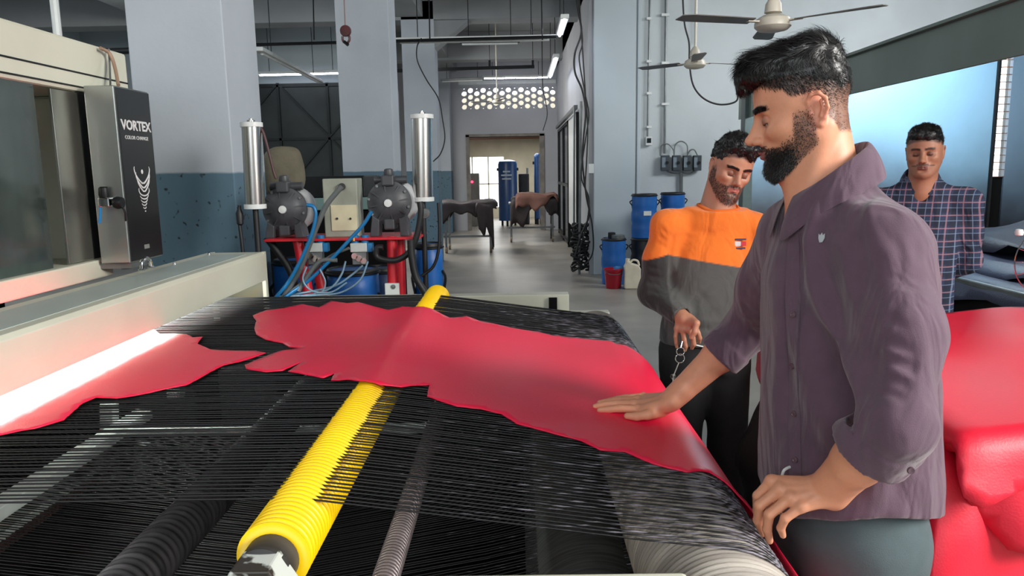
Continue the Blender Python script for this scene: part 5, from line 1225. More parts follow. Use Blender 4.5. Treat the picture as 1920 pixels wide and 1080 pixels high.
def sample(V, F, n, wfn, r_):
    c = V[F].mean(1); w = wfn(c); a = np.linalg.norm(np.cross(V[F[:, 2]] - V[F[:, 0]], V[F[:, 3]] - V[F[:, 1]]), axis=1) * np.clip(w, 0, 1); p = a / a.sum()
    i = r_.choice(len(F), n, p=p); u = r_.random((n, 2)); q = V[F[i]]
    return (q[:, 0] * (1 - u[:, :1]) + q[:, 1] * u[:, :1]) * (1 - u[:, 1:]) + (q[:, 3] * (1 - u[:, :1]) + q[:, 2] * u[:, :1]) * u[:, 1:], i
def noise3(P, f, seed=0, octv=3):
    """cheap smooth pseudo-noise from summed sines"""
    r_ = np.random.default_rng(seed); out = np.zeros(len(P)); a = 1.0
    for o in range(octv):
        for k in range(4):
            d = _n(r_.normal(size=3)); ph = r_.uniform(0, 6.28); out += a * np.sin(P @ d * f + ph + 1.3 * np.sin(P @ _n(r_.normal(size=3)) * f * .7)) / 4
        f *= 2.1; a *= .5
    return out
def eyes(root, M, sc, look=(1, 0, -.35)):
    for s_ in (1, -1):
        sc = M[2] if len(M) > 2 else 1.0; c = loc2w(M, (.0795, s_ * .0315, -.001)); d = Vector(M[0] @ _n(look)); q = d.to_track_quat('Z', 'Y').to_matrix()
        pr = []; r = .0120 * sc
        for k in range(13): a = math.pi * k / 12; pr.append((max(1e-5, r * math.sin(a)), r * math.cos(a)))
        o = MB().lathe(pr, c, n=24, M=q).build('eyeball', M_EYE, root, smooth=True)
        MB().lathe([(1e-5, r * 1.03), (r * .2, r * 1.018), (r * .42, r * .93), (r * .46, r * .88)], c, n=20, M=q).build('iris', M_IRIS, o, smooth=True)
def np_(v): return np.array(v, float)
def cloth_disp(S, f=26, amp=.0025, seed=1): S.noise = lambda P: amp * noise3(P, f, seed, 3)
def beard_mask(M, sc, line=0, lo=0.0):
    def fn(V):
        q = w2loc(M, V) / sc; x, y, z = q[:, 0], np.abs(q[:, 1]), q[:, 2]
        jaw = sstep(-.035, -.062, z - .35 * (.06 - x) * 0 + line) * sstep(-.03, .0, x)            # lower face
        side = sstep(.028, .018, np.abs(x - (.012 - z * .12))) * sstep(.02, -.02, z) * sstep(.045, .055, y)   # sideburn
        cheek = sstep(-.028, -.060, z + .45 * (x - .03)) * sstep(-.02, .0, x) * sstep(.030, .038, y)
        chin = sstep(-.078, -.086, z) * sstep(.035, .055, x)
        must = sstep(-.0485, -.0515, z) * sstep(-.0625, -.0590, z) * sstep(.032, .024, y) * sstep(.075, .085, x)
        cor = sstep(-.052, -.06, z) * sstep(.024, .029, y) * sstep(.06, .07, x) * .9
        lips = sstep(.027, .022, y) * sstep(-.0815, -.0795, z) * sstep(-.0560, -.0585, z) * sstep(.080, .086, x)
        neck = sstep(-.16, -.125, z)
        w = np.maximum.reduce([side, cheek, chin, cor]) * (1 - lips) * neck * sstep(-.006, .006, z + .066 + .75 * np.maximum(x, 0)) * sstep(-.006, .004, x); return np.maximum(w, must * (1 - lips * sstep(-.059, -.061, z))) * sstep(.12, .11, x)
    return fn
def lip_mask(M, sc):
    def fn(V):
        q = w2loc(M, V) / sc; x, y, z = q[:, 0], np.abs(q[:, 1]), q[:, 2]
        return sstep(.026, .022, y) * sstep(-.0815, -.079, z) * sstep(-.0575, -.0595, z) * sstep(.080, .086, x)
    return fn
def brow_mask(M, sc, thick=.006):
    def fn(V):
        q = w2loc(M, V) / sc; x, y, z = q[:, 0], np.abs(q[:, 1]), q[:, 2]
        zc = .0205 + .004 * np.sin(np.clip((y - .01) / .04, 0, 1) * 2.4); return sstep(thick, thick * .5, np.abs(z - zc)) * sstep(.006, .012, y) * sstep(.057, .050, y) * sstep(.03, .04, x)
    return fn
def eye_shade(M, sc):  # socket shade put into the skin colour
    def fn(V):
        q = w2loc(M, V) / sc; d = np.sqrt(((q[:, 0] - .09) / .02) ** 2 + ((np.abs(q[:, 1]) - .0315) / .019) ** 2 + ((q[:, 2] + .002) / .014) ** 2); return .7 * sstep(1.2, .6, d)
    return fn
def lash(M, sc, lid):
    """dark line along the lid opening"""
    def fn(V):
        q = w2loc(M, V) / sc; y = np.abs(np.abs(q[:, 1]) - .0315); return .95 * sstep(.0030, .0010, np.abs(q[:, 2] - (-.0015 + lid * .0132 + .25 * (.0795 - q[:, 0])))) * sstep(.0155, .0125, y) * sstep(.08, .084, q[:, 0])
    return fn
def hair_mask(M, sc, front, side, nape, soft=.006):
    """scalp area: above a line that runs from the forehead over the temple, above the ear, to the nape"""
    def fn(V):
        q = w2loc(M, V) / sc; x, y, z = q[:, 0], np.abs(q[:, 1]), q[:, 2]
        th = np.degrees(np.arctan2(y, x)); line = np.interp(th, [0, 25, 48, 58, 72, 90, 110, 130, 180], [front, front - .004, front - .016, side + .02, side - .012, side - .0, nape * .3, nape, nape - .008])
        return sstep(-soft, soft, z - line) * (1 - sstep(.0745, .0765, y) * sstep(.040, .034, np.abs(z)) * sstep(-.036, -.030, x))
    return fn
def hairline(front=.085, side=.03, nape=-.045): return front, side, nape

def build_body(root, head, M, sc, skincol, torso_ops, limb_ops, masks, hh, hb):
    """one skin mesh: finely meshed head and hands, coarser trunk, overlapping under the clothes"""
    V, F = join_meshes(head + limb_ops + torso_ops)
    c = color_verts(V, skincol, M, masks)
    o = link('body', V.astype(np.float32), F, M_SKIN, root, True, cols=c); return o
def mesh_of(S, h, it=1, lam=.4):
    V, F = S.mesh(h); return relax(V, F, it, lam), F
M_SHIRT = mat('plum_shirt_cotton', rgb(88, 64, 80), .85, var=.08, scale=30, bump=.22, bscale=700, sheen=.25)
def wrinkle(m, scale, strength, dist, stretch):
    nt = m.node_tree; n = nt.nodes; l = nt.links; b = n['Principled BSDF']; old = b.inputs['Normal'].links[0].from_node if b.inputs['Normal'].links else None
    tc = n.new('ShaderNodeTexCoord'); mp = n.new('ShaderNodeMapping'); mp.inputs['Scale'].default_value = stretch; mp.inputs['Rotation'].default_value = (.0, .35, 0); l.new(tc.outputs['Object'], mp.inputs[0])
    nz = n.new('ShaderNodeTexNoise'); nz.inputs['Scale'].default_value = scale; nz.inputs['Detail'].default_value = 2.5; nz.inputs['Distortion'].default_value = .9; l.new(mp.outputs[0], nz.inputs['Vector'])
    bp = n.new('ShaderNodeBump'); bp.inputs['Strength'].default_value = strength; bp.inputs['Distance'].default_value = dist; l.new(nz.outputs[0], bp.inputs['Height'])
    if old: l.new(bp.outputs[0], old.inputs['Normal'])
    else: l.new(bp.outputs[0], b.inputs['Normal'])
wrinkle(M_SHIRT, 9, .55, .05, (1.3, 1.3, .45))
M_TROUS = mat('grey_green_trousers', rgb(70, 84, 88), .85, var=.1, scale=20, bump=.2, bscale=600)
M_BLACKT = mat('black_trousers', rgb(20, 20, 22), .85, var=.2, scale=20, bump=.2, bscale=500)
M_SHOE = mat('dark_shoe', rgb(40, 34, 30), .6, var=.2)
def leg_shapes(hips, yaw_f, z0, knee, sep=.10, r=(.088, .062, .05), ankle=None):
    """trouser legs from the hip centre to the floor"""
    f = _n([yaw_f[0], yaw_f[1], 0]); l = np.array([-f[1], f[0], 0]); out = []
    for s_ in (1, -1):
        h = np_(hips) + l * s_ * sep * .85; k = np_(hips) + l * s_ * sep * 1.05 + f * .02; k[2] = knee; a = np_(hips) + l * s_ * sep * 1.15 - f * .02 + (f * (.06 if s_ > 0 else -.03)); a[2] = .09; out.append((h, k, a))
    return out, f, l
def lower_body(root, hips, fwd, mt, knee=.5, top=None, r=(.105, .072, .062), h=.008, sep=.10, belly=(.125, .175)):
    legs, f, l = leg_shapes(hips, fwd, 0, knee, sep); S = Shape(); yaw = math.atan2(f[1], f[0]); top = top or hips[2] + .1
    S.add(Loft([(hips[2] - .10, hips[0], hips[1], belly[0] * .9, belly[1] * .97), (hips[2] - .02, hips[0], hips[1], belly[0], belly[1]), (top, hips[0], hips[1], belly[0] * .93, belly[1] * .9)], yaw), .03)
    B = Shape()
    for hh_, k, a in legs:
        S.chain([hh_ - np.array([0, 0, .03]), k, a + np.array([0, 0, -.015])], list(r), .035); B.chain([hh_, k, a - np.array([0, 0, .02])], [r[0] * .75, r[1] * .7, .035], .03)
    for i, (hh_, k, a) in enumerate(legs):
        for j in range(5):
            z = k[2] + .08 - j * .045; S.fold([k + f * .06 - l * .07 + np.array([0, 0, z - k[2]]), k + f * .07 + l * .07 + np.array([0, 0, z - k[2] + .02])], .004, .014)
            z = .12 + j * .035; S.fold([a + f * .06 - l * .06 + np.array([0, 0, z - a[2]]), a - f * .05 + l * .06 + np.array([0, 0, z - a[2] + .015])], .005, .012)
    S.isect(Half((0, 0, .05), (0, 0, -1)), .004); cloth_disp(S, 20, .002, 4)
    V, F = mesh_of(S, h); link('trousers', V, F, mt, root, True)
    for i, (hh_, k, a) in enumerate(legs):
        T = Shape(); T.add(Ell(a + f * .05 + np.array([0, 0, -.045]), (.13, .045, .042), np.stack([f, l, [0, 0, 1.0]])), .02); T.add(Ell(a + np.array([0, 0, -.03]), (.06, .042, .055), np.stack([f, l, [0, 0, 1.0]])), .03)
        T.isect(Half((0, 0, .004), (0, 0, -1)), .004); V, F = mesh_of(T, .006); sh_ = link('shoe', V, F, M_SHOE, root, True)
        so = MB().prism([((a + f * (.05 + .135 * math.cos(t)))[0] + l[0] * .05 * math.sin(t), (a + f * (.05 + .135 * math.cos(t)))[1] + l[1] * .05 * math.sin(t)) for t in np.linspace(0, 2 * math.pi, 24)[:-1]], 0, .016, 'Z').build('sole', M_RUBBER, sh_)
    return B
def collar(root, ring, hgt, flare, m, name='collar', th=.004, drop=.035, open_gap=0, up=(0, 0, 1)):
    """folded shirt collar: stand plus turned-down leaf following a ring of points (open at the front)"""
    n = len(ring); ctr = sum((Vector(p) for p in ring), Vector()) / n; U = Vector(up); vs = []; fs = []
    for i, p in enumerate(ring):
        p = Vector(p); o = (p - ctr); o = (o - U * o.dot(U)).normalized(); e = abs(2 * i / (n - 1) - 1)
        dr = drop * (1 + .55 * sstep(.7, 1.0, np.array([e]))[0])
        vs += [p - o * .003 - U * .012, p + U * hgt, p + o * .006 + U * (hgt + .002), p + o * (flare * .75) + U * (hgt - dr * .5), p + o * flare + U * (hgt - dr)]
    for i in range(n - 1):
        for j in range(4): a = i * 5 + j; fs.append((a, a + 5, a + 6, a + 1))
    o = link(name, vs, fs, m, root, True, angle=80); so = o.modifiers.new('thickness', 'SOLIDIFY'); so.thickness = th; so.offset = 0
    sb = o.modifiers.new('smooth', 'SUBSURF'); sb.levels = 1; sb.render_levels = 2; return o
# ------------------------------------------------------------------ man in the plum shirt
def man_plum():
    r_ = np.random.default_rng(3); root = thing('person', (.62, 1.42, 0), 'bearded young man in a plum buttoned shirt smoothing the red hide', 'person')
    sc = 1.0; skin = rgb(214, 148, 116)[:3]; dk = rgb(28, 22, 21)[:3]
    fw = (-math.cos(math.radians(15)), math.sin(math.radians(15)))
    ear = np_(PY(1532, 205, 1.362)); hs = .915; M = frame(ear, fw, pitch=11, roll=2); M = (M[0], ear - M[0] @ np.array([-.008, .080, 0]) * hs, hs)
    H_ = Shape(); head_ops(H_, M, sc, nose=1.08, lid=-.32)
    nb = np_((.588, 1.42, 1.47))           # neck base
    nk = loc2w(M, (-.016, 0, -.035)); nm = loc2w(M, (-.018, 0, -.090))
    H_.add(Cap(nk, nb + np.array([0, 0, .03]), .052, .057), .03); H_.add(Cap(loc2w(M, (.02, 0, -.085)), nb + np.array([-.035, 0, -.02]), .036, .045), .035)
    for s_ in (1, -1): H_.add(Cap(loc2w(M, (-.022, s_ * .055, -.035)), nb + np.array([-.06, s_ * -.018, -.03]), .012, .012), .018)
    H_.add(Ell(loc2w(M, (.012, 0, -.118)), (.012, .012, .014)), .02)
    H_.add(Ell(nb + np.array([.01, 0, -.07]), (.07, .10, .05)), .04)
    Vh, Fh = H_.mesh(.0018); Vh = relax(Vh, Fh, 1, .35)
    # ---- near (left) arm, hand hooked over the end roller
    S1 = np_((.632, 1.255, 1.408)); E1 = np_(PY(1670, 800, 1.135)); W1 = np_(PY(1556, 918, 1.235))
    A_ = Shape(); up1 = _n(np_((.1, -.75, .65)))
    fa = E1 + (W1 - E1) * .35; A_.chain([S1, E1, fa, W1], [.032, .030, .035, .029], .03)
    A_.add(Ell(E1 + (W1 - E1) * .55, (.036, .034, .034)), .03)
    # flatten the wrist by two side by side bones
    ax = _n(W1 - E1); sd = _n(np.cross(ax, up1)); A_.add(Cap(W1 - ax * .04 + sd * .012, W1 + ax * .012 + sd * .016, .019, .019), .02); A_.add(Cap(W1 - ax * .04 - sd * .012, W1 + ax * .012 - sd * .016, .019, .019), .02)
    mc = [np_(PY(1447, 902, 1.278)), np_(PY(1463, 917, 1.258)), np_(PY(1483, 933, 1.240)), np_(PY(1503, 950, 1.224))]
    fg = [[np_(PY(1421, 930, 1.285)), np_(PY(1420, 958, 1.30)), np_(PY(1424, 978, 1.312))],
          [np_(PY(1424, 948, 1.262)), np_(PY(1421, 976, 1.275)), np_(PY(1430, 1000, 1.29))],
          [np_(PY(1442, 965, 1.243)), np_(PY(1438, 992, 1.255)), np_(PY(1443, 1014, 1.268))],
          [np_(PY(1472, 972, 1.226)), np_(PY(1464, 990, 1.236)), np_(PY(1468, 1004, 1.246))]]
    th = [W1 + ax * .02 + np.array([-.0, .03, .0]), np_(PY(1478, 925, 1.30)), np_(PY(1452, 945, 1.32)), np_(PY(1440, 965, 1.33))]
    hand_ops(A_, W1, mc, fg, th, .0090, up=up1)
    for m, w in zip(mc, (0, 1, 2, 3)): A_.fold([np_(m) * .25 + W1 * .75 + up1 * .012, np_(m) * .9 + W1 * .1 + up1 * .012], .0016, .0045)
    Va, Fa = A_.mesh(.0024); Va = relax(Va, Fa, 1, .3)
    # ---- far (right) arm, flat hand on the leather
    S2 = np_((.585, 1.60, 1.40)); E2 = np_((.565, 1.77, 1.175)); W2 = np_(PZ(1262, 747, .982))
    B_ = Shape(); f2 = E2 + (W2 - E2) * .35; B_.chain([S2, E2, f2, W2], [.046, .040, .040, .028], .03)
    zz = lambda x: surf(x) + .0045
    def on(px, py, dz): 
        p = PZ(px, py, .95); p = PZ(px, py, zz(p.x) + dz); return np_(p)
    mc2 = [on(1196, 768, .018), on(1190, 757, .022), on(1196, 749, .022), on(1206, 743, .018)]
    fg2 = [[on(1162, 766, .016), on(1142, 768, .010), on(1124, 769, .007)], [on(1155, 757, .018), on(1134, 759, .011), on(1116, 762, .007)], [on(1162, 750, .017), on(1142, 752, .010), on(1124, 755, .007)], [on(1174, 745, .015), on(1158, 747, .009), on(1144, 750, .007)]]
    th2 = [on(1240, 770, .022), on(1214, 778, .020), on(1194, 781, .013), on(1176, 780, .009)]
    ax2 = _n(W2 - E2); sd2 = np.array([ax2[1], -ax2[0], 0]); sd2 = _n(sd2); B_.add(Cap(W2 - ax2 * .03 + sd2 * .013, W2 + ax2 * .02 + sd2 * .016, .018, .017), .02); B_.add(Cap(W2 - ax2 * .03 - sd2 * .013, W2 + ax2 * .02 - sd2 * .016, .018, .017), .02)
    hand_ops(B_, W2, mc2, fg2, th2, .0090, up=(0, 0, 1))
    Vb, Fb = B_.mesh(.0026); Vb = relax(Vb, Fb, 1, .3)
    # trunk, hidden by the shirt
    T_ = Shape(); T_.add(Loft([(.80, .665, 1.42, .08, .13), (.95, .65, 1.42, .095, .15), (1.1, .63, 1.42, .10, .14), (1.3, .615, 1.42, .105, .165), (1.40, .62, 1.42, .09, .165), (1.46, .61, 1.42, .06, .09)], math.pi + .05), .03)
    hips = (.655, 1.43, .86)
    leg = lower_body(root, hips, (-1, -.02), M_TROUS, .5, 1.0, r=(.108, .078, .066), belly=(.125, .17)); T_.ops += leg.ops
    Vt, Ft = T_.mesh(.012)
    bm = beard_mask(M, sc); hm = hair_mask(M, sc, .072, .032, -.05)
    fade = lambda V: .72 * hm(V) + .25 * hm(V) * sstep(.03, .06, w2loc(M, V)[:, 2])
    def blush(V): q = w2loc(M, V); return .30 * sstep(.075, .080, np.abs(q[:, 1])) * sstep(.05, .03, np.abs(q[:, 2])) * sstep(.03, .01, np.abs(q[:, 0] + .008))
    masks = [(lambda V: .72 * bm(V), rgb(74, 50, 42)), (fade, rgb(52, 38, 34)), (lip_mask(M, sc), rgb(140, 82, 76)), (brow_mask(M, sc, .0062), dk), (eye_shade(M, sc), rgb(120, 74, 60)), (lash(M, sc, -.32), dk), (blush, rgb(200, 110, 100))]
    o = build_body(root, [(Vh, Fh)], M, sc, skin, [(Vt, Ft)], [(Va, Fa), (Vb, Fb)], masks, 0, 0)
    eyes(o, M, sc, look=(1, -.1, -.55))
    # fingernails are left to the skin tone; ears tinted above
    # ---- hair: lumpy quiff volume plus strands
    G = Shape(); h = lambda c, r, k=.02: G.add(Ell(c, r), k, M)
    h((.002, 0, .060), (.084, .0765, .080)); h((.024, 0, .108), (.082, .066, .036)); h((.078, .004, .105), (.040, .052, .034)); h((.104, .006, .092), (.026, .040, .022), .015)
    h((-.026, 0, .112), (.046, .058, .036)); h((-.050, 0, .07), (.030, .060, .05)); h((.118, .01, .070), (.012, .022, .014), .012)
    for k in range(26):     # rolling locks swept forward from the crown
        a = r_.uniform(-.058, .058); x = r_.uniform(-.05, .10); z = .131 - .35 * max(0, x - .03) - 2.0 * a * a - (.02 if x > .08 else 0)
        G.add(Ell((x, a, z), (r_.uniform(.012, .022), r_.uniform(.009, .014), r_.uniform(.009, .015)), None), .008, M)
    G.noise = lambda P: .0032 * noise3(w2loc(M, P) * np.array([.6, 1.6, 1.0]), 120, 5, 2)
    # keep only what lies above the hairline
    F0, S0 = .066, .034
    class Line:
        c = np.zeros(3); R = 1e9
        def d(s, Q):
            x, y, z = Q[:, 0], np.abs(Q[:, 1]), Q[:, 2]; th_ = np.degrees(np.arctan2(y, x)); ln = np.interp(th_, [0, 20, 45, 58, 75, 95, 112, 135, 180], [.062, .062, .060, .062, .052, .046, .024, -.018, -.035]); return (ln - z) * .7
    G.isect(Line(), .012, M)
    Vg, Fg = G.mesh(.0032); Ng = normals(Vg, Fg)
    P, i = sample(Vg, Fg, 9000, lambda c: sstep(-.04, .0, w2loc(M, c)[:, 2]), r_); q = w2loc(M, P); Np = Ng[Fg[i, 0]]
    top = sstep(.09, .13, q[:, 2])[:, None]
    flow = top * np.array([1.0, 0, .12]) + (1 - top) * np.array([-.25, 0, -.9]) + np.stack([np.zeros(len(q)), .45 * np.sin(q[:, 0] * 70 + q[:, 1] * 40), .3 * np.sin(q[:, 0] * 90)], 1)
    Dw = flow @ M[0].T; Dw -= Np * (Dw * Np).sum(1)[:, None] * .8; Dw += r_.normal(size=Dw.shape) * .16; Dw /= np.linalg.norm(Dw, axis=1)[:, None]
    ln = .012 + .020 * top[:, 0] * r_.uniform(.5, 1.3, len(P))
    Vs, Fs = strands(P - Np * .001, Np, Dw, ln, .0007, .0, .004, 3, r_)
    # short faded sides
    P2, i2 = sample(Vh, Fh, 5200, lambda c: hm(c) * sstep(.10, .08, w2loc(M, c)[:, 2]) * (.25 + .75 * sstep(-.01, .05, w2loc(M, c)[:, 2])), r_); N2 = normals(Vh, Fh)[Fh[i2, 0]]
    D2 = np.array([-.35, 0, -.75]) @ M[0].T + N2 * .5 + r_.normal(size=P2.shape) * .15; D2 /= np.linalg.norm(D2, axis=1)[:, None]
    V3, F3 = strands(P2, N2, D2, .003 + .005 * sstep(.0, .05, w2loc(M, P2)[:, 2]), .00042, 0, 0, 2, r_)
    V, F = join_meshes([(Vg, Fg), (Vs, Fs), (V3, F3)]); hobj = link('hair', V, F, M_HAIR, root, True)
    # beard and moustache hair, brows
    P4, i4 = sample(Vh, Fh, 7500, lambda c: bm(c) ** 1.2 * (.28 + .9 * sstep(.025, .06, w2loc(M, c)[:, 0])), r_); q4 = w2loc(M, P4); N4 = normals(Vh, Fh)[Fh[i4, 0]]
    dens = sstep(.02, .06, q4[:, 0]) * sstep(-.05, -.075, q4[:, 2])
    D4 = np.array([.25, 0, -.9]) @ M[0].T + N4 * .55 + r_.normal(size=P4.shape) * .22; D4 /= np.linalg.norm(D4, axis=1)[:, None]
    Vb1, Fb1 = strands(P4, N4, D4, .0026 + .0060 * dens * r_.uniform(.6, 1.2, len(P4)), .00045, .0, .0015, 3, r_)
    C = Shape(); C.add(Ell((.074, 0, -.103), (.018, .024, .015)), .015, M)
    for s_ in (1, -1): C.add(Cap((.068, s_ * .024, -.102), (.040, s_ * .041, -.088), .0125, .010), .015, M)
    C.isect(Half((.06, 0, -.092), (-.30, 0, 1)), .008, M)
    C.noise = lambda P: .0022 * noise3(P, 260, 9, 2); Vc, Fc = C.mesh(.0024)
    Vq, Fq = sample(Vh, Fh, 1400, brow_mask(M, sc, .0066), r_); Nq = normals(Vh, Fh)[Fh[Fq, 0]]
    Dq = np.stack([np.full(len(Vq), -.3), np.sign(w2loc(M, Vq)[:, 1]) * .9, np.full(len(Vq), .25)], 1) @ M[0].T + Nq * .3 + r_.normal(size=Vq.shape) * .12; Dq /= np.linalg.norm(Dq, axis=1)[:, None]
    Vb2, Fb2 = strands(Vq, Nq, Dq, .0075, .0005, 0, 0, 2, r_)
    V, F = join_meshes([(Vb1, Fb1), (Vc, Fc)]); link('beard', V, F, M_HAIR, root, True)
    link('eyebrows', Vb2, Fb2, M_HAIR, root, True)
    # ---- shirt
    yw = math.pi + .06; X = Shape()
    X.add(Loft([(.84, .648, 1.42, .155, .20), (.93, .645, 1.42, .153, .196), (1.08, .640, 1.42, .152, .19), (1.22, .630, 1.42, .146, .188), (1.34, .622, 1.42, .140, .190), (1.42, .622, 1.42, .120, .178), (1.465, .612, 1.42, .096, .138), (1.505, .598, 1.42, .070, .084), (1.525, .592, 1.42, .060, .068)], yw, 2.25), .02)
    X.chain([S1 + np.array([0, .02, .005]), S1 * .5 + E1 * .5 + np.array([.004, 0, 0]), E1 + np.array([.0, .0, .01])], [.064, .063, .062], .05)
    X.add(Cap(S1 + np.array([-.03, .06, .02]), nb + np.array([.0, -.02, -.005]), .050, .050), .05)
    c1 = E1 + (W1 - E1) * .34; X.add(Cut(Cap(E1 + np.array([.0, 0, .0]), c1 + ax * .03, .062, .060), [Half(c1 - ax * .01, ax)]), .02)
    X.add(Cut(Cap(c1 - ax * .055, c1 + ax * .05, .067, .068), [Half(c1, ax), Half(c1 - ax * .05, -ax)]), .004)                 # rolled cuff
    X.chain([S2 + np.array([0, -.01, .005]), S2 * .5 + E2 * .5, E2 + np.array([.0, 0, .005])], [.072, .066, .060], .05)
    c2 = E2 + (W2 - E2) * .43; X.add(Cut(Cap(E2, c2 + ax2 * .03, .056, .050), [Half(c2 - ax2 * .01, ax2)]), .02); X.add(Cut(Cap(c2 - ax2 * .045, c2 + ax2 * .04, .057, .056), [Half(c2, ax2), Half(c2 - ax2 * .04, -ax2)]), .004)
    X.add(Cap(S2 + np.array([-.02, -.06, .02]), nb + np.array([.0, .02, -.005]), .050, .050), .05)
    # hollow cuffs and neckline
    X.sub(Cut(Cap(c1 - ax * .06, c1 + ax * .09, .047, .050), [Half(c1 - ax * .035, -ax)]), .003); X.sub(Cut(Cap(c2 - ax2 * .04, c2 + ax2 * .08, .041, .044), [Half(c2 - ax2 * .03, -ax2)]), .003)
    X.sub(Cap(nb + np.array([-.008, 0, .055]), nb + np.array([-.03, 0, .15]), .056, .07), .006)
    X.sub(Ell(nb + np.array([-.072, .0, -.005]), (.040, .022, .055)), .010)
    # curved hem: longer at front and back, higher at the sides
    class Hem:
        c = np.zeros(3); R = 1e9
        def d(s, P): a = np.arctan2(P[:, 1] - 1.42, P[:, 0] - .65); return (.905 - .028 * np.cos(2 * a) - P[:, 2]) * .9
    X.isect(Hem(), .006)
    # folds: front drape lines, armpit creases, sleeve creases
    X.margin = .25
    def project(px, py, Y0=.95, Y1=1.9):
        o = np.array([0, 0, EYE]); d = np_(ray(px, py)); d = d / d[1]; t = Y0
        for _ in range(90):
            v = X.eval((o + d * t)[None])[0]
            if v < .0008: return o + d * t
            t += max(v * .7, .001)
            if t > Y1: break
        return o + d * (Y0 + .4)
    PFL = []
    def PF(lst, amp, sig): PFL.append((spline([project(x, y) for x, y, Y in lst], 5) if len(lst) > 2 else [project(x, y) for x, y, Y in lst], amp * (1.45 if sig > .0125 else 1.4), sig * (1.5 if sig > .0125 else 1.1)))
    PF([(1492, 470, 1.30), (1520, 600, 1.26), (1575, 720, 1.24), (1600, 790, 1.23)], -.016, .017)
    PF([(1530, 430, 1.27), (1560, 560, 1.24), (1590, 660, 1.22), (1605, 730, 1.22)], -.018, .016)
    PF([(1512, 450, 1.28), (1540, 590, 1.25), (1600, 720, 1.23)], .010, .014)
    PF([(1570, 400, 1.24), (1590, 470, 1.22), (1606, 580, 1.21), (1618, 680, 1.20), (1620, 725, 1.20)], -.024, .018)
    PF([(1600, 380, 1.24), (1640, 350, 1.26), (1600, 420, 1.22)], -.008, .012)
    PF([(1580, 350, 1.30), (1560, 400, 1.27), (1550, 450, 1.25)], -.010, .013)
    PF([(1545, 350, 1.32), (1520, 410, 1.28), (1510, 460, 1.27)], .008, .012)
    PF([(1470, 640, 1.34), (1480, 760, 1.33), (1500, 900, 1.32)], -.007, .014)
    PF([(1500, 780, 1.27), (1540, 860, 1.26), (1600, 900, 1.26)], -.010, .016)
    PF([(1450, 480, 1.36), (1462, 640, 1.34), (1450, 860, 1.34)], .008, .018)
    for x0, y0, x1, y1 in ((1640, 640, 1700, 655), (1636, 672, 1712, 690), (1636, 705, 1700, 725), (1640, 735, 1690, 745), (1644, 600, 1690, 608)): PF([(x0, y0, 1.09), ((x0 + x1) / 2, (y0 + y1) / 2 - 6, 1.07), (x1, y1, 1.08)], -.0075, .007)
    for x0, y0, x1, y1 in ((1640, 656, 1700, 670), (1640, 690, 1706, 706)): PF([(x0, y0, 1.09), (x1, y1, 1.08)], .005, .007)
    for t in (.35, .5, .62, .75): 
        c = S2 * (1 - t) + E2 * t; X.fold([c + np_((-.06, -.05, .01)), c + np_((.0, -.075, -.01)), c + np_((.05, -.05, .02))], -.006, .010)
    for t in (.0, .12, .24): 
        c = E2 * (1 - t) + W2 * t; X.fold([c + np_((-.0, -.065, .04)), c + np_((.01, -.065, -.04))], -.006, .008)
    for l_, a_, g_ in PFL: X.fold([np_(p) for p in l_], a_, g_)
    cloth_disp(X, 20, .0048, 12)
    Vx, Fx = mesh_of(X, .0046, 1, .4); so = link('shirt', Vx, Fx, M_SHIRT, root, True)
    # placket, buttons, chest emblem, seams: raised strips following the shirt surface
    X.margin = .2
    def strip(pxs, w, m, name, parent, th_=.0022, lift=.001):
        c = [project(x, y) for x, y in pxs]; c = [np_(p) for p in spline(c, 4)]; vs = []; fs = []; e = 1e-3
        for i, p in enumerate(c):
            t = _n(c[min(i + 1, len(c) - 1)] - c[max(i - 1, 0)]); g = np.array([X.eval((p + dv)[None])[0] - X.eval((p - dv)[None])[0] for dv in np.eye(3) * .004]); nn = _n(g); s_ = _n(np.cross(t, nn))
            for q in (-1, 1): vs.append(p + s_ * w * q + nn * (lift - .002)); vs.append(p + s_ * w * q + nn * (lift + th_))
        for i in range(len(c) - 1): a = 4 * i; fs += [(a + 1, a + 5, a + 7, a + 3), (a, a + 4, a + 5, a + 1), (a + 2, a + 3, a + 7, a + 6), (a, a + 2, a + 6, a + 4)]
        return link(name, vs, fs, m, parent, True, angle=40)
    strip([(1492, 420), (1489, 480), (1487, 560), (1488, 640), (1490, 720), (1491, 800), (1492, 880), (1494, 925)], .0135, M_SHIRT, 'placket', so)
    M_BTN = mat('button_plum', rgb(92, 70, 80), .3); M_BTNW = mat('button_pale', rgb(200, 205, 215), .2)
    for k, (x, y) in enumerate(((1494, 424), (1490, 590), (1489, 686), (1492, 775), (1494, 862))):
        p = project(x, y, 1.0); g = np.array([X.eval((p + dv)[None])[0] - X.eval((p - dv)[None])[0] for dv in np.eye(3) * .004]); nn = Vector(_n(g)); q = nn.to_track_quat('Z', 'Y').to_matrix()
        MB().lathe([(.001, .003), (.003, .0028), (.0042, .004), (.0056, .0036), (.0058, .0)], Vector(p) + nn * .003, n=18, M=q).build('button', M_BTNW if k == 0 else M_BTN, so, smooth=True)
    p = project(1541, 446); g = np.array([X.eval((p + dv)[None])[0] - X.eval((p - dv)[None])[0] for dv in np.eye(3) * .004]); nn = Vector(_n(g)); q = nn.to_track_quat('Z', 'Y').to_matrix()
    em_ = MB(); em_.prism([(-.005, -.002), (-.002, -.009), (.003, -.008), (.006, .0), (.005, .008), (.002, .004), (0, .009), (-.003, .004), (-.006, .007)], .0, .0012, 'Z'); em_.v = [tuple(q @ Vector(v) + Vector(p) + nn * .0015) for v in em_.v]; eo = em_.build('chest_emblem', mat('emblem_grey', rgb(176, 180, 184), .6), so)
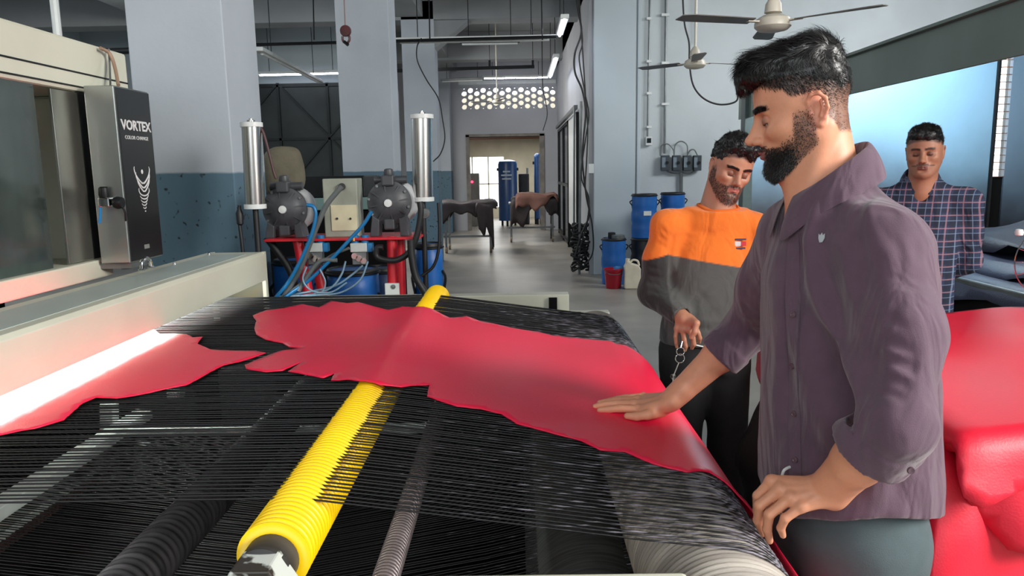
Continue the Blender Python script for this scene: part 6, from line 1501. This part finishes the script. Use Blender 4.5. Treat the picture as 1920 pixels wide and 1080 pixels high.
    # small button on the loose cuff tab
    pb = E1 + np_((.0, -.066, -.045)); MB().lathe([(.001, .002), (.005, .003), (.0058, 0)], pb, 'Y', 18, M=Matrix.Scale(-1, 3, (0, 1, 0))).build('cuff_button', M_BTN, so, smooth=True)
    # collar
    ring = []
    for k in range(19):
        a = math.radians(192 + 336 * k / 18); rx_, ry_ = .064, .066; c_ = nb + np.array([-.006, 0, .028]); x = rx_ * math.cos(a); y = ry_ * math.sin(a); ring.append((c_[0] + x, c_[1] + y, c_[2] + .020 + .62 * x + (.0 if x > 0 else .25 * x)))
    collar(root, ring, .034, .036, M_SHIRT, drop=.062)
    # belt loop cord end peeking at the front
    MB().tube(spline([PY(1466, 893, 1.33), PY(1470, 882, 1.33), PY(1480, 876, 1.335), PY(1488, 875, 1.34)], 4), .0028, 8).build('white_cord', M_WHITEM, so, smooth=True)
    return root
man_plum()
# ------------------------------------------------------------------ man in the orange and grey top, and the man in the plaid shirt
def cap_hair(M, Vh, Fh, r_, line, lumps, noise_amp, nz_f, h, n, ln, curl, flow_top, width=.0009):
    G = Shape()
    for c, r in lumps: G.add(Ell(c, r), .02, M)
    G.noise = lambda P: noise_amp * noise3(w2loc(M, P), nz_f, 5, 2)
    class Line:
        c = np.zeros(3); R = 1e9
        def d(s, Q):
            th_ = np.degrees(np.arctan2(np.abs(Q[:, 1]), Q[:, 0])); return (np.interp(th_, line[0], line[1]) + (line[2](Q) if len(line) > 2 else 0) - Q[:, 2]) * .7
    G.isect(Line(), .008, M); V, F = G.mesh(h); N = normals(V, F); P, i = sample(V, F, n, lambda c: np.ones(len(c)), r_); Np = N[F[i, 0]]
    D = np.array(flow_top, float) @ M[0].T + r_.normal(size=P.shape) * .5; D = D - Np * (D * Np).sum(1)[:, None] * .7; D /= np.linalg.norm(D, axis=1)[:, None]
    Vs, Fs = strands(P - Np * .001, Np, D, ln * r_.uniform(.5, 1.3, len(P)), width, 0, curl, 3, r_); return join_meshes([(V, F), (Vs, Fs)])
def man_orange():
    r_ = np.random.default_rng(5); root = thing('person', (.72, 2.75, 0), 'young man in an orange and dark grey long-sleeved top looking down, holding keys', 'person')
    skin = rgb(182, 128, 102)[:3]; dk = rgb(28, 22, 21)[:3]; Y0 = 2.75
    hc = np_(PY(1369, 316, Y0)); M = frame(hc, (.14, -1), pitch=16, roll=12); M = (M[0], M[1], .83)
    H_ = Shape(); head_ops(H_, M, 1.0, nose=1.05, lid=-.75)
    nb = np_(PY(1345, 392, Y0 + .02)); H_.add(Cap(loc2w(M, (-.028, 0, -.035)), nb + np.array([0, .02, .0]), .056, .060), .03); H_.add(Cap(loc2w(M, (.012, 0, -.085)), nb + np.array([0, -.03, -.02]), .040, .045), .035)
    H_.add(Ell(nb + np.array([0, .02, -.075]), (.10, .065, .045)), .04)
    Vh, Fh = H_.mesh(.0028); Vh = relax(Vh, Fh, 1, .3)
    fw = _n(np_((.12, -1, 0))); lf = np.array([-fw[1], fw[0], 0])       # his left = our right
    cx = np_(PY(1330, 600, Y0)); 
    S1 = np_(PY(1246, 425, Y0 + .0)); E1 = np_(PY(1226, 548, Y0 + .03)); W1 = np_(PY(1283, 598, Y0 - .14))   # right arm
    S2 = np_(PY(1418, 432, Y0 + .03)); E2 = np_(PY(1428, 540, Y0 + .16)); W2 = np_(PY(1380, 600, Y0 + .24))
    A_ = Shape(); A_.chain([S1, E1, E1 + (W1 - E1) * .6, W1], [.042, .033, .031, .027], .02)
    mc = [np_(PY(x, y, Y0 - d)) for x, y, d in ((1303, 612, .165), (1292, 618, .165), (1280, 619, .155), (1269, 616, .14))]
    fg = [[np_(PY(x, y, Y0 - d)) for x, y, d in q] for q in (((1309, 625, .17), (1312, 634, .165), (1311, 642, .15)), ((1299, 634, .17), (1301, 645, .165), (1297, 653, .15)), ((1283, 637, .16), (1286, 649, .155), (1284, 657, .145)), ((1267, 631, .145), (1268, 643, .145), (1269, 651, .14)))]
    th = [np_(PY(x, y, Y0 - d)) for x, y, d in ((1296, 600, .16), (1306, 606, .20), (1303, 622, .205), (1296, 633, .20))]
    hand_ops(A_, W1, mc, fg, th, .0088, up=(0, -1, .3)); Va, Fa = A_.mesh(.0036)
    B_ = Shape(); B_.chain([S2, E2, W2], [.046, .038, .028], .03); mc2 = [W2 + np_((-.06, .02 * i - .02, -.05 + .012 * i)) for i in range(4)]
    hand_ops(B_, W2, mc2, [[m + np_((-.03, .0, -.02)), m + np_((-.045, -.01, -.03)), m + np_((-.05, -.02, -.032))] for m in mc2], [W2 + np_((-.01, -.02, -.02)), W2 + np_((-.03, -.03, -.04)), W2 + np_((-.05, -.035, -.055)), W2 + np_((-.06, -.035, -.07))], .0088, up=(0, 1, 0)); Vb, Fb = B_.mesh(.006)
    hips = np_(PY(1322, 640, Y0 + .02)); yaw = math.atan2(fw[1], fw[0]); zb = hips[2]
    T_ = Shape(); T_.add(Loft([(zb - .1, hips[0], hips[1], .09, .13), (zb + .1, cx[0], cx[1] + .02, .085, .13), (nb[2] - .2, nb[0] - .02, nb[1] + .02, .09, .15), (nb[2] - .08, nb[0] - .01, nb[1] + .02, .08, .14), (nb[2], nb[0], nb[1] + .02, .05, .06)], yaw), .03)
    B2 = lower_body(root, (hips[0], hips[1], zb), fw, M_BLACKT, .48, zb + .08, r=(.098, .072, .060), h=.010, sep=.09, belly=(.108, .150)); T_.ops += B2.ops; Vt, Ft = T_.mesh(.014)
    bm = beard_mask(M, 1.0); hm = hair_mask(M, 1.0, .070, .03, -.05)
    masks = [(lambda V: .55 * bm(V), rgb(58, 38, 32)), (lambda V: .7 * hm(V), rgb(34, 26, 24)), (lip_mask(M, 1.0), rgb(176, 108, 98)), (lambda V: .85 * brow_mask(M, 1.0, .006)(V), dk), (eye_shade(M, 1.0), rgb(110, 66, 52)), (lash(M, 1.0, -.75), dk)]
    o = build_body(root, [(Vh, Fh)], M, 1.0, skin, [(Vt, Ft)], [(Va, Fa), (Vb, Fb)], masks, 0, 0); eyes(o, M, 1.0, look=(1, 0, -.7))
    line = ([0, 12, 25, 45, 60, 78, 95, 112, 135, 180], [.078, .080, .082, .060, .040, .018, .034, .02, -.03, -.045], lambda Q: np.where(Q[:, 1] > 0, -.020 * np.exp(-((Q[:, 1] - .038) / .02) ** 2) * (Q[:, 0] > .03), 0))
    V, F = cap_hair(M, Vh, Fh, r_, line, [((-.002, 0, .064), (.103, .087, .090)), ((.02, 0, .120), (.078, .070, .040)), ((.078, .015, .104), (.034, .054, .030)), ((-.06, 0, .05), (.045, .070, .06))], .0062, 150, .0045, 6000, .012, .006, (.4, .1, .3))
    link('hair', V, F, M_HAIR, root, True)
    P4, i4 = sample(Vh, Fh, 2600, lambda c: bm(c), r_); N4 = normals(Vh, Fh)[Fh[i4, 0]]; D4 = np.array([.2, 0, -.9]) @ M[0].T + N4 * .4 + r_.normal(size=P4.shape) * .2; D4 /= np.linalg.norm(D4, axis=1)[:, None]
    V, F = strands(P4, N4, D4, .0045, .0005, 0, 0, 2, r_); link('beard', V, F, M_HAIR, root, True)
    Pq, iq = sample(Vh, Fh, 500, brow_mask(M, 1.0, .006), r_); Nq = normals(Vh, Fh)[Fh[iq, 0]]; Dq = np.stack([np.full(len(Pq), -.3), np.sign(w2loc(M, Pq)[:, 1]) * .9, np.full(len(Pq), .2)], 1) @ M[0].T + Nq * .3; Dq /= np.linalg.norm(Dq, axis=1)[:, None]
    V, F = strands(Pq, Nq, Dq, .007, .0006, 0, 0, 2, r_); link('eyebrows', V, F, M_HAIR, root, True)
    # ---- knitted top
    X = Shape(); hem = zb + .005
    X.add(Loft([(hem - .02, hips[0], hips[1], .125, .172), (hem + .06, hips[0] + .003, hips[1], .125, .170), (hem + .2, cx[0] + .01, hips[1], .118, .162), (nb[2] - .22, nb[0] - .015, nb[1] + .02, .118, .168), (nb[2] - .10, nb[0] - .008, nb[1] + .02, .100, .150), (nb[2] - .045, nb[0], nb[1] + .01, .096, .124), (nb[2] - .005, nb[0], nb[1] + .0, .088, .098)], yaw, 2.3), .02)
    X.chain([S1 + np_((.01, .0, -.0)), S1 * .5 + E1 * .5, E1, W1 + (E1 - W1) * .18], [.057, .054, .051, .040], .04)
    X.chain([S2 + np_((-.01, .0, .0)), S2 * .5 + E2 * .5, E2, W2 + (E2 - W2) * .18], [.064, .056, .052, .040], .04)
    for a in (S1, S2): X.add(Cap(a + np_((0, 0, .012)), nb + np_((0, .015, -.025)), .036, .045), .05)
    X.sub(Cap(nb + np_((0, -.020, .052)), nb + np_((0, -.05, .16)), .062, .085), .004)
    aw = _n(W1 - E1); cw = W1 + (E1 - W1) * .18; X.sub(Cap(cw, cw + aw * .06, .031, .035), .003)
    X.isect(Half((0, 0, hem), (0, 0, -1)), .006); X.margin = .25
    def project(px, py):
        oo = np.array([0, 0, EYE]); d = np_(ray(px, py)); d = d / d[1]; t = 2.2
        for _ in range(90):
            v = X.eval((oo + d * t)[None])[0]
            if v < .0008: return oo + d * t
            t += max(v * .7, .001)
            if t > 3.6: break
        return oo + d * 2.7
    fl = []
    def PF(l, a, g): fl.append(([project(x, y) for x, y in l], a, g))
    PF([(1262, 445), (1256, 480), (1258, 520), (1262, 560)], -.014, .010); PF([(1395, 470), (1400, 500), (1394, 530)], -.012, .010)
    PF([(1300, 560), (1340, 530), (1390, 510)], -.007, .012); PF([(1310, 590), (1350, 570), (1395, 540)], .006, .012); PF([(1290, 615), (1340, 618), (1385, 600)], -.008, .010); PF([(1300, 600), (1350, 602), (1390, 585)], .005, .009)
    for y in (500, 515, 530, 545, 560, 572): PF([(1214, y), (1240, y + 5)], -.004, .006)
    for y in (440, 455, 470): PF([(1236, y - 14), (1254, y)], -.003, .008)
    PF([(1290, 425), (1330, 440), (1380, 430)], -.003, .014)
    for a in fl: X.fold(*a)
    cloth_disp(X, 18, .0022, 8); V, F = mesh_of(X, .0052, 1, .4)
    # colour blocking: orange yoke and sleeves over dark grey; boundary fixed to the garment
    zl = project(1250, 478)[2]; zr_ = project(1396, 502)[2]; xl_ = project(1250, 478)[0]; xr_ = project(1396, 502)[0]
    zline = zl + (V[:, 0] - xl_) * (zr_ - zl) / (xr_ - xl_); zs = np.where(V[:, 0] < xl_ + .01, project(1216, 490)[2] + (xl_ - V[:, 0]) * .15, zline); zs = np.where(V[:, 0] > xr_ + .015, project(1425, 522)[2], zs)
    zs = np.where(V[:, 0] < xl_ + .01, project(1216, 489)[2] + (V[:, 0] - project(1216, 489)[0]) * .3, zs)
    w = sstep(-.0025, .0025, V[:, 2] - zs)[:, None]; org = np.array(rgb(226, 112, 28)[:3]); gry = np.array(rgb(74, 74, 72)[:3]); dkg = np.array(rgb(42, 42, 42)[:3])
    sl = sstep(xl_ + .012, xl_ + .004, V[:, 0])[:, None]; low_ = gry * (1 - sl) + dkg * sl; col = org * w + low_ * (1 - w)
    MK = mat('knit_cloth', (.5, .5, .5, 1), .9, bump=.2, bscale=500, sheen=.2); nt = MK.node_tree; at = nt.nodes.new('ShaderNodeAttribute'); at.attribute_name = 'Col'; nt.links.new(at.outputs['Color'], nt.nodes['Principled BSDF'].inputs['Base Color'])
    wrinkle(MK, 9, .5, .035, (1.2, 1.2, .7))
    so = link('long_sleeved_top', V, F, MK, root, True, cols=col); M_OR = mat('orange_rib', rgb(214, 100, 24), .9)
    # neck rib
    ring = [];
    for k in range(33):
        a = 2 * math.pi * k / 32; d = np_((math.cos(a) * .072, math.sin(a) * .066, 0)); p0 = nb + np_((0, -.008, .055)) + d; 
        for _ in range(60):
            if X.eval(p0[None])[0] < .001: break
            p0[2] -= .002
        ring.append(p0)
    MB().tube(ring[:-1], .0058, 8, closed=True).build('neck_rib', M_OR, so, smooth=True)
    lg = project(1388, 456); g = MB(); t = thing  # small chest logo
    MB().box(lg + np_((-.020, -.003, -.010)), lg + np_((.020, .001, .006))).build('chest_logo', mat('logo_white', rgb(214, 208, 210), .6), so)
    MB().box(lg + np_((.002, -.004, -.010)), lg + np_((.020, .0, .006))).build('chest_logo', mat('logo_red', rgb(206, 40, 56), .6), so)
    for dz, w_ in ((.014, .02), (-.018, .018)): MB().box(lg + np_((-w_, -.0035, dz - .003)), lg + np_((w_, .0, dz + .003))).build('logo_lettering', mat('logo_navy%d' % int(w_ * 1000), rgb(62, 50, 86), .6), so)
    # belt string and keys
    M_CH = MATS['chrome']; kp = PY(1276, 652, Y0 - .17)
    kk = thing('key_ring', kp, 'bunch of keys on two steel rings hanging from the hand of the man in orange', 'keys')
    def ringv(c, r): MB().tube([c + Vector((r * math.cos(a), 0, r * math.sin(a))) for a in np.linspace(0, 2 * math.pi, 25)[:-1]], .0016, 6, closed=True).build('ring', M_CH, kk, smooth=True)
    ringv(PY(1276, 659, Y0 - .17), .014); ringv(PY(1275, 672, Y0 - .17), .016)
    MB().tube([PY(1280, 640, Y0 - .165), PY(1277, 652, Y0 - .17)], .004, 8).build('clip', M_CH, kk, smooth=True)
    MB().tube(spline([PY(1273, 680, Y0 - .17), PY(1268, 692, Y0 - .17), PY(1263, 705, Y0 - .17)], 4), .0022, 6).build('chain', M_CH, kk, smooth=True)
    a = PY(1262, 706, Y0 - .17); MB().lathe([(.001, -.002), (.010, -.0015), (.010, .0015), (.001, .002)], a, 'Y', 14).build('key', M_CH, kk)
    MB().box(a + Vector((-.002, -.001, -.03)), a + Vector((.003, .001, -.006))).build('key', M_CH, kk)
    MB().tube(spline([PY(1298, 645, Y0 - .15), PY(1320, 650, Y0 - .14), PY(1345, 648, Y0 - .13), PY(1360, 643, Y0 - .12)], 5), .0025, 6).build('pale_lanyard', M_WHITEM, kk, smooth=True)
man_orange()
def man_plaid():
    r_ = np.random.default_rng(6); root = thing('person', (1.85, 3.45, 0), 'short-haired man in a navy plaid shirt behind the red pile, hands behind his back', 'person')
    skin = rgb(172, 118, 92)[:3]; dk = rgb(26, 22, 22)[:3]; Y0 = 3.45
    hc = np_(PY(1734, 287, Y0)); M = frame(hc, (-.66, -1), pitch=3, roll=-2); M = (M[0], M[1], .89)
    H_ = Shape(); head_ops(H_, M, 1.0, nose=1.0, lid=-.35)
    nb = np_(PY(1728, 345, Y0 + .03)); nb[2] = hc[2] - .145; H_.add(Cap(loc2w(M, (-.025, 0, -.035)), nb, .058, .062), .03); H_.add(Cap(loc2w(M, (.015, 0, -.085)), nb + np_((-.015, -.03, -.03)), .040, .045), .035)
    H_.add(Ell(nb + np.array([0, .02, -.075]), (.10, .065, .045)), .04); Vh, Fh = H_.mesh(.0034)
    fw = _n(np_((-.45, -1, 0))); lf = np.array([-fw[1], fw[0], 0]); up = np_((0, 0, 1))
    B_ = Shape(); arms = []
    for s_ in (1, -1):
        S1 = nb + lf * s_ * .185 - up * .085 + fw * -.01; E1 = S1 + lf * s_ * .035 - fw * .09 - up * .27; W1 = E1 - lf * s_ * .15 - fw * .09 - up * .12; arms.append((S1, E1, W1)); B_.chain([S1, E1, W1], [.045, .038, .028], .03)
        mc = [W1 + (-lf * s_ * .07) + up * (.015 * i - .04) - fw * .01 for i in range(4)]
        hand_ops(B_, W1, mc, [[m - lf * s_ * .03 - up * .01, m - lf * s_ * .045 + fw * .01, m - lf * s_ * .05 + fw * .02] for m in mc], [W1 - up * .01, W1 - up * .045 - lf * s_ * .02, W1 - up * .06 - lf * s_ * .04, W1 - up * .065 - lf * s_ * .055], .0088, up=-fw)
    Vb, Fb = B_.mesh(.006); hips = (nb[0] + .0, nb[1] + .02, .86); yaw = math.atan2(fw[1], fw[0])
    T_ = Shape(); T_.add(Loft([(.8, hips[0], hips[1], .09, .13), (1.0, hips[0], hips[1], .085, .13), (nb[2] - .2, nb[0], nb[1] + .02, .095, .15), (nb[2] - .08, nb[0], nb[1] + .02, .08, .14), (nb[2], nb[0], nb[1] + .01, .05, .06)], yaw), .03)
    B2 = lower_body(root, hips, fw, M_BLACKT, .48, .96, r=(.098, .072, .060), h=.012, sep=.09, belly=(.108, .15)); T_.ops += B2.ops; Vt, Ft = T_.mesh(.016)
    bm = beard_mask(M, 1.0)
    hm = hair_mask(M, 1.0, .062, .03, -.05)
    must = lambda V: sstep(.2, .8, bm(V)) * sstep(-.064, -.061, w2loc(M, V)[:, 2]) * sstep(.06, .07, w2loc(M, V)[:, 0])
    masks = [(lambda V: .16 * bm(V), rgb(70, 48, 40)), (lambda V: .7 * must(V), dk), (lambda V: .75 * hm(V), rgb(30, 24, 23)), (lip_mask(M, 1.0), rgb(124, 76, 66)), (lambda V: .9 * brow_mask(M, 1.0, .0075)(V), dk), (eye_shade(M, 1.0), rgb(84, 52, 42)), (lash(M, 1.0, -.35), dk)]
    o = build_body(root, [(Vh, Fh)], M, 1.0, skin, [(Vt, Ft)], [(Vb, Fb)], masks, 0, 0); eyes(o, M, 1.0, look=(1, 0, -.45))
    line = ([0, 12, 25, 45, 60, 78, 95, 112, 135, 180], [.058, .060, .064, .058, .034, .014, .030, .02, -.03, -.045])
    V, F = cap_hair(M, Vh, Fh, r_, line, [((-.002, 0, .060), (.098, .083, .086)), ((.02, 0, .105), (.072, .066, .036)), ((.066, .0, .088), (.030, .050, .022)), ((-.06, 0, .05), (.042, .068, .06))], .0040, 130, .005, 5000, .013, .003, (.5, .2, .5))
    link('hair', V, F, M_HAIR, root, True)
    X = Shape(); hem = .82
    X.add(Loft([(hem, hips[0], hips[1], .135, .175), (1.0, hips[0], hips[1], .130, .170), (nb[2] - .22, nb[0], nb[1] + .02, .122, .180), (nb[2] - .10, nb[0], nb[1] + .02, .100, .172), (nb[2] - .04, nb[0], nb[1] + .02, .082, .122), (nb[2] + .015, nb[0], nb[1] + .01, .066, .074)], yaw, 2.3), .02)
    for S1, E1, W1 in arms: X.chain([S1, S1 * .5 + E1 * .5, E1, W1 + (E1 - W1) * .15], [.066, .058, .052, .042], .04); X.add(Cap(S1 + up * .01, nb + up * -.025, .046, .046), .05)
    X.sub(Cap(nb + up * .045 + fw * .01, nb + up * .14 + fw * .03, .058, .075), .006); X.sub(Ell(nb + fw * .075 + up * -.01, (.035, .04, .065)), .01)
    X.isect(Half((0, 0, hem + .01), (0, 0, -1)), .006)
    for k in range(6): z = hem + .1 + k * .07; X.fold([np_((hips[0], hips[1], z)) + fw * .13 + lf * (-.08 + .03 * (k % 3)), np_((hips[0], hips[1], z + .08)) + fw * .12 + lf * (.1 - .02 * k)], -.006, .014)
    cloth_disp(X, 18, .003, 18); V, F = mesh_of(X, .0062, 1, .4)
    # plaid woven with the garment: lines across and down the cloth
    MP = mat('navy_plaid', rgb(38, 50, 78), .85, bump=.15, bscale=500); nt = MP.node_tree; n = nt.nodes; l = nt.links; b = n['Principled BSDF']
    tc = n.new('ShaderNodeAttribute'); tc.attribute_name = 'Col'; sx = n.new('ShaderNodeSeparateXYZ'); l.new(tc.outputs['Vector'], sx.inputs[0])
    src = b.inputs['Base Color'].links[0].from_socket
    def stripes(sock, per, w, off):
        m1 = n.new('ShaderNodeMath'); m1.operation = 'MULTIPLY_ADD'; m1.inputs[1].default_value = 1 / per; m1.inputs[2].default_value = off; l.new(sock, m1.inputs[0])
        m2 = n.new('ShaderNodeMath'); m2.operation = 'FRACT'; l.new(m1.outputs[0], m2.inputs[0]); m3 = n.new('ShaderNodeMath'); m3.operation = 'LESS_THAN'; m3.inputs[1].default_value = w; l.new(m2.outputs[0], m3.inputs[0]); return m3.outputs[0]
    def lay(fac, col, a):
        nonlocal src
        mm = n.new('ShaderNodeMath'); mm.operation = 'MULTIPLY'; mm.inputs[1].default_value = a; l.new(fac, mm.inputs[0]); mx = n.new('ShaderNodeMix'); mx.data_type = 'RGBA'; l.new(mm.outputs[0], mx.inputs[0]); l.new(src, mx.inputs[6]); mx.inputs[7].default_value = col; src = mx.outputs[2]
    for k in (0, 2): lay(stripes(sx.outputs[k], .058, .40, .1), rgb(24, 30, 48), .7)
    for k in (0, 2): lay(stripes(sx.outputs[k], .058, .10, .35), rgb(160, 118, 130), .6); lay(stripes(sx.outputs[k], .058, .06, .75), rgb(130, 150, 180), .5)
    l.new(src, b.inputs['Base Color'])
    uv = np.zeros((len(V), 3)); q = V - np_((nb[0], nb[1], 0)); uv[:, 0] = q @ lf + 2.0 + .35 * (q @ fw); uv[:, 2] = V[:, 2]
    wrinkle(MP, 9, .6, .04, (1.2, 1.2, .6))
    so = link('plaid_shirt', V, F, MP, root, True, cols=uv)
    ring = []
    base_a = math.degrees(math.atan2(fw[1], fw[0]))
    for k in range(19): a = math.radians(base_a + 16 + 328 * k / 18); x = .062 * math.cos(a); y = .062 * math.sin(a); s_ = (x * fw[0] + y * fw[1]); ring.append((nb[0] + x, nb[1] + .01 + y, nb[2] + .022 - .55 * s_))
    co = collar(root, ring, .032, .026, mat('navy_collar', rgb(36, 44, 66), .85, scale=60, col2=rgb(90, 96, 120), lo=.5, hi=.6), drop=.045)
man_plaid()
